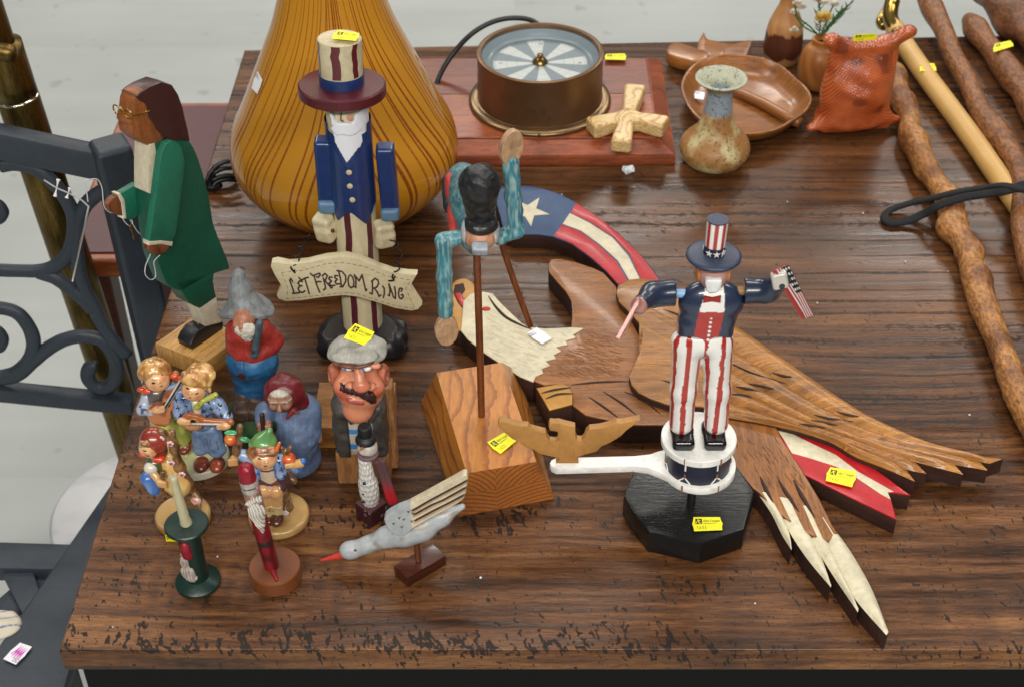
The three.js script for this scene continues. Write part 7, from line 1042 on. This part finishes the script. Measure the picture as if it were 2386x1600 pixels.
  // boy
  for (const [x, y] of [[785, 1185], [955, 1205]]) { const c = P(x, y, zb + 1.5); B('shoe', (X, Y, Z) => Math.max(ell([c[0], 1.45, c[2]], [0.8, 0.62, 1.1])(X, Y, Z), 0.9 - Y), [[c[0], 1.45, c[2]]], 1.4, shade('#a04a2e', '#70301e', 1.2)); }
  const l0 = P(775, 900, zb + 0.2), l1 = P(790, 1095, zb + 0.5), r0 = P(905, 890, zb + 0.1), r1 = P(965, 1105, zb + 0.5);
  B('trousers', rough3(su(0.25, cap(l0, l1, 0.8, 0.78), cap(r0, r1, 0.85, 0.9)), 0.14, 2.4), [l0, l1, r0, r1], 1.2, (x, y, z) => (Math.abs(((x * 1.7 + y * 0.2) % 1 + 1) % 1 - 0.5) < 0.05 && v3n(x * 2, y, z) > 0.5 ? lin('#2a3f66') : shade('#7d97bb', '#526f9c', 1.1)(x, y, z)));
  const t0 = P(770, 620, zb), t1 = P(800, 790, zb + 0.1), sa = P(590, 560, zb - 0.1), sb = P(560, 740, zb + 0.7), sc = P(960, 640, zb), sd = P(1070, 770, zb + 0.8);
  B('jacket', rough3(su(0.5, cap(t0, t1, 1.15, 1.25), cap(P(650, 560, zb), sa, 0.8, 0.75), cap(sa, sb, 0.75, 0.58), cap(P(880, 600, zb), sc, 0.85, 0.8), cap(sc, sd, 0.75, 0.6)), 0.12, 2.5), [t0, t1, sa, sb, sc, sd], 1.6, plaid('#8499ba', '#4d658f'));
  const sh0 = P(738, 610, zb + 1.0), sh1 = P(760, 720, zb + 1.05); B('shirt', cap(sh0, sh1, 0.42, 0.4), [sh0, sh1], 0.8, shade('#c5bba6', '#d2cab8'));
  B('kerchief', su(0.12, cap(P(815, 600, zb + 1.3), P(750, 662, zb + 1.45), 0.24, 0.32), cap(P(815, 598, zb + 1.3), P(945, 535, zb + 1.0), 0.26, 0.3)), [P(750, 662, zb + 1.4), P(950, 532, zb + 1)], 0.6, (x, y, z) => (v3n(x * 3.4, y * 3.4, z * 3.4) > 0.82 ? lin('#a8321e') : shade('#a9b04a', '#8f9a3a')(x, y, z)), 0.07);
  const hd = P(725, 480, zb + 0.8), f1 = P(650, 480, zb + 1.7), f2 = P(750, 522, zb + 1.8), fm = P(685, 555, zb + 1.8), fn = P(685, 518, zb + 2.0);
  B('head', su(0.2, ell(hd, [1.2, 1.15, 1.15]), ell(fn, [0.17, 0.15, 0.14]), ell(P(885, 480, zb + 0.3), [0.25, 0.35, 0.25])), [hd, fn], 1.5, faceCol(hd, 0, f1, f2, fm, true), 0.065);
  const hb = P(785, 330, zb + 0.1); B('hair', cut(0.12, rough3(su(0.35, ell(hb, [1.5, 1.15, 1.5]), ell([hd[0] + 0.25, hd[1] + 0.3, zb + 0.1], [1.4, 1.1, 1.2]), ell(P(650, 385, zb + 1.0), [0.5, 0.4, 0.5])), 0.4, 1.9), ell([hd[0] - 0.1, hd[1] - 0.7, hd[2] + 0.9], [1.15, 1.1, 0.95])), [hb, hd], 2, hairP('#d2aa6c', '#a8713a'));
  const md = P(705, 810, zb + 1.6), mz = md[2], mn = P(1090, 820, zb + 1.7);
  B('mandolin', su(0.3, (x, y, z) => { const d = (Math.hypot((x - md[0]) / 1.05, (y - md[1]) / 0.95) - 1) * 0.95, e = Math.abs(z - mz) - 0.22; return Math.hypot(Math.max(d, 0), Math.max(e, 0)) + Math.min(Math.max(d, e), 0) - 0.1; }, cap(P(790, 795, zb + 1.6), mn, 0.32, 0.26), ell(P(1112, 820, zb + 1.7), [0.32, 0.42, 0.3])), [md, mn], 1.5, (x, y, z) => (z > mz + 0.2 && Math.hypot((x - md[0] - 0.05) / 0.8, (y - md[1]) / 0.7) < 1 ? shade('#c08d3c', '#a8732c')(x, y, z) : shade('#a85f34', '#8a4624')(x, y, z)));
  const mh = P(715, 815, mz + 0.34); part(t, 'sound_hole', mv(rotated(new THREE.CylinderGeometry(0.26, 0.26, 0.06, 24), Math.PI / 2), mh[0], mh[1], mz + 0.33), M('#150c08', { rough: 0.5 }));
  const s0 = P(660, 838, mz + 0.4), s1 = P(1010, 845, mz + 0.42); B('finger_board', cap(s0, s1, 0.15, 0.14), [s0, s1], 0.4, shade('#c5c0b8', '#b0aaa0'), 0.07); for (const d of [-0.06, 0.05]) part(t, 'string', tube([[s0[0], s0[1] + d, s0[2] + 0.15], [s1[0], s1[1] + d, s1[2] + 0.14]], 0.028, 4, 5), M('#15161a', { rough: 0.4 }));
  for (const [x, y, s] of [[605, 808, 1], [1050, 858, -1]]) { const c = P(x, y, zb + 1.95); B('hand', su(0.14, ell(c, [0.58, 0.42, 0.4]), ...[0, 1, 2, 3].map((i) => cap([c[0] + s * 0.1, c[1] + 0.25 - i * 0.17, c[2] + 0.15], [c[0] + s * 0.75, c[1] + 0.2 - i * 0.15, c[2] + 0.2], 0.13, 0.1))), [c], 1.2, shade('#d8aa7c', '#c59464'), 0.07); }
}
{ // girl in an apple tree
  const b = at(428, 1210), t = thing('tree_girl_figurine', 'porcelain girl in red headscarf sitting in a blossoming branch', 'figurine', [b[0], 0, b[2]]), F = upright(t), P = (x, y, z = 0) => [...F(300 + x / 3.565, 980 + y / 3.565, z), z], B = (n, f, p, m, col, c = 0.085, mat = glazed) => blob(t, n, f, p, m, c, col, mat);
  B('base', (x, y, z) => { const r = Math.hypot(x, z) - 2.75; return Math.hypot(Math.max(r + 0.3, 0), Math.max(Math.abs(y - 0.5) - 0.2, 0)) - 0.3; }, [[-2.8, 0, -2.8], [2.8, 1, 2.8]], 0.3, shade('#b08c56', '#8f6a3c', 0.7), 0.12);
  stickerOn(t, 'auction_tag', [[391, 1264], [414, 1259], [410, 1236], [383, 1243]].map(([u, v]) => { const q = F(u, v, 2.7); return [b[0] + q[0] / 100, q[1] / 100, b[2] + 0.0275]; }), yellowTag, 0.0006, 0.001);
  const w = [P(500, 760, 0), P(515, 640, 0), P(480, 520, 0.4), P(420, 380, 0.6), P(378, 240, 0.5), P(358, 85, 0.2)], bark = (x, y, z) => mix(mix(lin('#5e4327'), lin('#8a6238'), v3n(x * 1.6, y * 0.9, z * 1.6)), lin('#35200f'), ss(0.55, 0.8, v3n(x * 2.5, y * 1.5, z * 2.5)) * 0.7);
  B('branch', rough3(su(0.4, cap([w[0][0], 0.6, -0.4], w[1], 1.1, 0.8), cap(w[1], w[2], 0.8, 0.62), cap(w[2], w[3], 0.62, 0.5), cap(w[3], w[4], 0.5, 0.38), cap(w[4], w[5], 0.38, 0.33), cap(P(385, 215, 0.5), P(262, 85, 0.6), 0.42, 0.36)), 0.2, 2), [...w, [w[0][0], 0.6, -0.4], P(262, 85)], 1.4, bark);
  const ce = P(562, 655, 0.9); B('cut_branch', su(0.2, cap(P(520, 600, 0.3), ce, 0.5, 0.55)), [ce, P(520, 600)], 0.8, (x, y, z, nx, ny, nz) => (z > ce[2] + 0.2 ? (v3n(x * 5, y * 5, z * 5) > 0.6 ? lin('#b5616a') : lin('#c9a596')) : bark(x, y, z)));
  for (const [x, y, z] of [[342, 190, 1], [440, 445, 1.25], [265, 150, 1.1], [352, 350, 1.2]]) { const c = P(x, y, z), f = []; for (let i = 0; i < 5; i++) f.push(ell([c[0] + 0.2 * Math.cos(i * 1.257), c[1] + 0.2 * Math.sin(i * 1.257), c[2]], [0.17, 0.17, 0.14])); B('blossom', su(0.06, ...f), [c], 0.6, (X, Y) => (Math.hypot(X - c[0], Y - c[1]) < 0.16 ? lin('#a03a52') : lin('#d2b5b8')), 0.06); }
  const hc = P(205, 160, 0.6), fc = P(165, 225, 1.1);
  B('headscarf', cut(0.12, su(0.3, ell(hc, [1.32, 1.35, 1.3]), ell(P(255, 245, 0.4), [0.75, 1.0, 0.8])), ell([fc[0] - 0.25, fc[1] - 0.05, fc[2] + 0.55], [1.0, 0.95, 0.9])), [hc, P(255, 245)], 1.7, shade('#7d2a1c', '#9a3a26', 0.8));
  const e1 = P(128, 250, 1.9), e2 = P(195, 245, 2.0), mo = P(160, 290, 1.9); B('head', su(0.15, ell(fc, [0.95, 1.0, 0.85]), ell(P(148, 268, 1.9), [0.14, 0.14, 0.13])), [fc], 1.2, faceCol(fc, 0, e1, e2, mo, true), 0.06);
  B('hair', rough3(su(0.2, ell(P(150, 185, 1.5), [0.75, 0.35, 0.4]), ell(P(110, 215, 1.3), [0.25, 0.4, 0.35])), 0.22, 3.2), [P(150, 185, 1.5), P(110, 215, 1.3)], 1, hairP('#a8804e', '#6d4a26'), 0.07);
  B('scarf_bow', su(0.1, ell(P(240, 325, 1.4), [0.62, 0.3, 0.3]), ell(P(112, 278, 1.3), [0.38, 0.34, 0.28]), cap(P(205, 320, 1.6), P(280, 310, 1.2), 0.18, 0.25)), [P(240, 325, 1.4), P(112, 278, 1.3)], 0.9, shade('#d0401e', '#b23018'), 0.075);
  const b0 = P(215, 350, 0.4), b1 = P(290, 470, 0.3); B('bodice', cap(b0, b1, 0.85, 0.95), [b0, b1], 1.2, shade('#48512f', '#333a24'));
  const ap0 = P(350, 370, 0.2), ap1 = P(420, 545, 0.9); B('apron', rough3(su(0.5, cap(P(310, 330, 0.2), ap0, 0.7, 0.9), cap(ap0, ap1, 0.95, 1.05), cap(P(330, 520, 0.9), ap1, 0.8, 0.9)), 0.15, 1.5), [P(310, 330), ap0, ap1, P(330, 520, 0.9)], 1.4, shade('#c9a05e', '#c7b072', 0.9));
  const k0 = P(160, 480, -0.1), k1 = P(215, 565, 0.4); B('skirt', su(0.4, cap(k0, k1, 0.8, 0.6), cap(P(270, 450, 0), k1, 0.9, 0.6)), [k0, k1, P(270, 450)], 1.2, shade('#3f68a8', '#6a90c4', 1));
  const sl = P(182, 392, 1.0); B('puffed_sleeve', ell(sl, [0.68, 0.66, 0.62]), [sl], 0.9, shade('#cfc8bc', '#bdb4a6'));
  const ar = [P(205, 440, 1.3), P(262, 510, 1.8)]; B('hand', su(0.2, cap(ar[0], ar[1], 0.42, 0.36), ...[0, 1, 2, 3].map((i) => cap([ar[1][0] - 0.15, ar[1][1] + 0.3 - i * 0.2, 1.95], [ar[1][0] + 0.48, ar[1][1] + 0.22 - i * 0.2, 2.05], 0.17, 0.14))), ar, 1, shade('#d0a06c', '#bb8653'), 0.07);
  B('twig', rough3(su(0.2, cap(P(282, 425, 1.6), P(275, 480, 1.6), 0.3, 0.28), cap(P(275, 520, 1.5), P(285, 605, 1.2), 0.28, 0.34)), 0.14, 2), [P(282, 425, 1.6), P(285, 605, 1.2)], 0.7, bark);
  B('flower_bunch', rough3(ell(P(352, 470, 1.4), [0.35, 0.42, 0.3]), 0.25, 4), [P(352, 470, 1.4)], 0.7, shade('#d2cdbf', '#b8b09c', 3), 0.06);
}
{ // boy with apples
  const b = at(651, 1208), t = thing('apple_boy_figurine', 'porcelain boy in green hat and blue vest sitting among apples', 'figurine', [b[0], 0, b[2]]), F = upright(t), P = (x, y, z = 0) => [...F(300 + x / 3.565, 980 + y / 3.565, z), z], B = (n, f, p, m, col, c = 0.085, mat = glazed) => blob(t, n, f, p, m, c, col, mat);
  B('base', (x, y, z) => { const r = Math.hypot(x, z) - 3.0; return Math.hypot(Math.max(r + 0.3, 0), Math.max(Math.abs(y - 0.5) - 0.2, 0)) - 0.3; }, [[-3.1, 0, -3.1], [3.1, 1, 3.1]], 0.3, shade('#b5915a', '#8d693a', 0.7), 0.12);
  const bark = (x, y, z) => mix(mix(lin('#5a3f26'), lin('#7d5733'), v3n(x * 1.6, y * 0.9, z * 1.6)), lin('#2f1c0e'), ss(0.55, 0.8, v3n(x * 2.5, y * 1.5, z * 2.5)) * 0.7);
  const tr = [[0.5, 0.6, -0.6], P(1270, 600, -0.4), P(1200, 480, -0.4)]; B('trunk', rough3(su(0.4, cap(tr[0], tr[1], 1.0, 0.7), cap(tr[1], tr[2], 0.7, 0.6), cap(P(1310, 450, -0.2), P(1372, 492, 0.2), 0.5, 0.4)), 0.2, 1.8), [...tr, P(1372, 492)], 1.3, bark);
  const br = [P(885, 300, 0.3), P(905, 170, 0.3), P(920, 50, 0.2)]; B('branch', rough3(su(0.2, cap(br[0], br[1], 0.42, 0.4), cap(br[1], br[2], 0.4, 0.3)), 0.16, 2), br, 0.8, bark);
  const app = (x, y, z, r) => { const c = P(x, y, z); B('apple', cut(0.15, sph(c, r), sph([c[0], c[1] + r * 1.15, c[2]], r * 0.3)), [c], r + 0.3, (X, Y, Z) => mix(lin('#c64a22'), lin('#d0823a'), ss(0.5, 0.85, v3n(X * 1.4, Y * 1.4, Z * 1.4))), 0.07); };
  app(845, 152, 0.4, 0.62); app(1328, 318, 0.7, 0.68);
  B('leaf', su(0.08, turn(ell(P(845, 98, 0.6), [0.62, 0.16, 0.3]), P(845, 98, 0.6), 0.3, 0, 0)), [P(845, 98, 0.6)], 0.9, shade('#3f9a62', '#2f7d4c', 2), 0.06); B('leaf', turn(ell(P(962, 155, 0.5), [0.55, 0.2, 0.3]), P(962, 155, 0.5), 0.3, 0, -0.5), [P(962, 155, 0.5)], 0.9, shade('#3f9a62', '#2f7d4c', 2), 0.06);
  B('twig', rough3(su(0.15, cap(P(1300, 270, 0.6), P(1270, 225, 0.5), 0.3, 0.24), cap(P(1305, 265, 0.6), P(1340, 222, 0.5), 0.28, 0.22)), 0.12, 2.5), [P(1270, 225, 0.5), P(1340, 222, 0.5)], 0.6, bark);
  const s0 = P(1110, 495, 0.6), s1 = P(1260, 500, 0.5); B('shorts', rough3(su(0.5, cap(s0, P(1120, 540, 1.4), 0.95, 0.85), cap(s1, P(1235, 550, 1.4), 0.95, 0.85), ell(P(1185, 480, 0.2), [1.7, 0.9, 1.1])), 0.1, 2), [s0, s1, P(1185, 480), P(1120, 540, 1.4)], 1.6, shade('#4d3236', '#6d3f30', 0.8));
  const legs = [[P(1122, 572, 1.8), P(1150, 690, 1.5)], [P(1222, 582, 1.8), P(1232, 700, 1.5)]]; B('legs', su(0.25, ...legs.map(([a, c]) => su(0.2, ell(a, [0.72, 0.78, 0.72]), cap(a, c, 0.66, 0.5)))), legs.flat(), 1.1, shade('#d8a873', '#cb9158', 0.9));
  B('socks', su(0.2, ...[[P(1150, 690, 1.5), P(1165, 765, 1.3)], [P(1232, 695, 1.5), P(1238, 770, 1.4)]].map(([a, c]) => su(0.1, cap(a, c, 0.54, 0.48), ell(a, [0.6, 0.26, 0.58])))), [P(1150, 690, 1.5), P(1238, 770, 1.4)], 1, (x, y, z) => (v3n(x * 3, y * 3, z * 3) > 0.82 ? lin('#a8402a') : shade('#c9b37c', '#b09a62')(x, y, z)));
  for (const [x, y, z] of [[1230, 815, 1.9], [1165, 805, 1.4]]) { const c = P(x, y, z); B('shoe', ell([c[0], c[1], c[2]], [0.66, 0.55, 1.0]), [c], 1.3, shade('#4a241a', '#6d382a', 1.1)); }
  const t0 = P(1150, 380, 0.5), t1 = P(1170, 470, 0.6); B('shirt', cap(t0, t1, 1.05, 1.1), [t0, t1], 1.4, (x, y, z) => (Math.abs(y - P(1150, 428, 1.6)[1]) < 0.1 && z > 0.6 ? lin('#5a2a1c') : lin('#c9b195')));
  const vp = plaid('#8fa2c0', '#5a78ac'); const edge = (x, y, z) => mix(lin('#2f63b0'), vp(x, y, z), 0.35);
  B('vest', su(0.25, cap(P(1072, 330, 0.7), P(1072, 450, 1.1), 0.55, 0.5), cap(P(1250, 330, 0.6), P(1260, 440, 1.1), 0.75, 0.62)), [P(1072, 330, 0.7), P(1260, 450, 1.1)], 1.2, (x, y, z) => { const a = P(1200, 420, 1.5)[0], c = P(1088, 420, 1.5)[0]; return (x > c - 0.35 && x < a + 0.3) || y < P(1200, 462, 1.4)[1] ? edge(x, y, z) : vp(x, y, z); });
  const al = [P(1030, 320, 0.2), P(945, 285, 0.1)], ar = [P(1290, 330, 0.2), P(1385, 395, 0.1), P(1440, 345, 0.5)];
  B('sleeve', su(0.3, cap(al[0], al[1], 0.65, 0.62), cap(ar[0], ar[1], 0.6, 0.5)), [...al, ...ar], 1, shade('#8fa2c0', '#5a78ac')); B('cuff', cap(P(1425, 385, 0.3), P(1446, 335, 0.5), 0.38, 0.34), [P(1425, 385, 0.3), P(1446, 335, 0.5)], 0.6, shade('#2f63b0', '#3f74be'));
  B('forearm', cap(P(1425, 350, 0.5), P(1365, 365, 1.0), 0.46, 0.42), [P(1425, 350, 0.5), P(1365, 365, 1.0)], 0.7, shade('#d0a468', '#bb8a50'));
  const lh = P(872, 322, 0.7); B('hand', su(0.14, ell(lh, [0.45, 0.5, 0.42]), ...[0, 1, 2, 3].map((i) => cap([lh[0] + 0.3, lh[1] + 0.35 - i * 0.22, lh[2] + 0.3], [lh[0] - 0.42, lh[1] + 0.28 - i * 0.22, lh[2] + 0.35], 0.15, 0.13))), [lh], 0.9, shade('#c9975f', '#b27e48'), 0.07);
  const rh = P(1352, 360, 1.1); B('hand', su(0.12, ell(rh, [0.42, 0.32, 0.4]), ...[0, 1, 2].map((i) => cap([rh[0], rh[1] - 0.12 + i * 0.16, rh[2] + 0.2], [rh[0] - 0.5, rh[1] - 0.05 + i * 0.16, rh[2] + 0.4], 0.14, 0.12))), [rh], 0.9, shade('#d0a468', '#bb8a50'), 0.07);
  const hd = P(1122, 310, 1.0), e1 = P(1085, 320, 1.9), e2 = P(1180, 300, 1.9), mo = P(1135, 372, 2.0); B('head', su(0.15, ell(hd, [1.25, 1.1, 1.1]), ell(P(1140, 345, 2.1), [0.16, 0.15, 0.14])), [hd], 1.4, faceCol(hd, 0, e1, e2, mo, true), 0.06);
  B('hair', cut(0.1, rough3(su(0.3, ell(P(1050, 262, 0.7), [0.85, 0.7, 0.9]), ell(P(1130, 245, 0.8), [1.2, 0.6, 1.0])), 0.3, 2.4), ell([hd[0] + 0.3, hd[1] - 0.65, hd[2] + 0.9], [1.0, 0.9, 0.8])), [P(1050, 262, 0.7), P(1130, 245, 0.8)], 1.4, hairP('#a87446', '#6d4023'));
  const h0 = P(1120, 205, -0.1), h1 = P(1168, 78, -0.6); B('hat', (x, y, z) => { const brim = h0[1] - 0.22 * (x - h0[0]) - 0.2 - 0.1 * (z + 0.1), disc = (Math.hypot(x - h0[0], (z + 0.1)) - 1.36), e = Math.abs(y - brim) - 0.16; return smin(Math.max(disc, e) * 0.8, su(0.6, ell([h0[0] + 0.05, h0[1] + 0.3, -0.1], [1.25, 0.95, 1.2]), cap([h0[0] + 0.15, h0[1] + 0.6, -0.3], h1, 0.8, 0.3))(x, y, z), 0.45); }, [h0, h1], 1.9, shade('#6a9a58', '#4f7f46', 0.9));
  B('feather', cap(P(1225, 240, 1.2), P(1252, 180, 1.1), 0.24, 0.12), [P(1225, 240, 1.2), P(1252, 180, 1.1)], 0.5, shade('#d05a20', '#e07a34'), 0.06);
  const bl = P(1300, 765, 0.9), f5 = []; for (let i = 0; i < 5; i++) f5.push(ell([bl[0] + 0.2 * Math.cos(i * 1.257), bl[1] + 0.2 * Math.sin(i * 1.257), bl[2]], [0.17, 0.17, 0.14])); B('blossom', su(0.06, ...f5), [bl], 0.6, () => lin('#c9b5b8'), 0.06);
}
renderer.render(scene, camera);
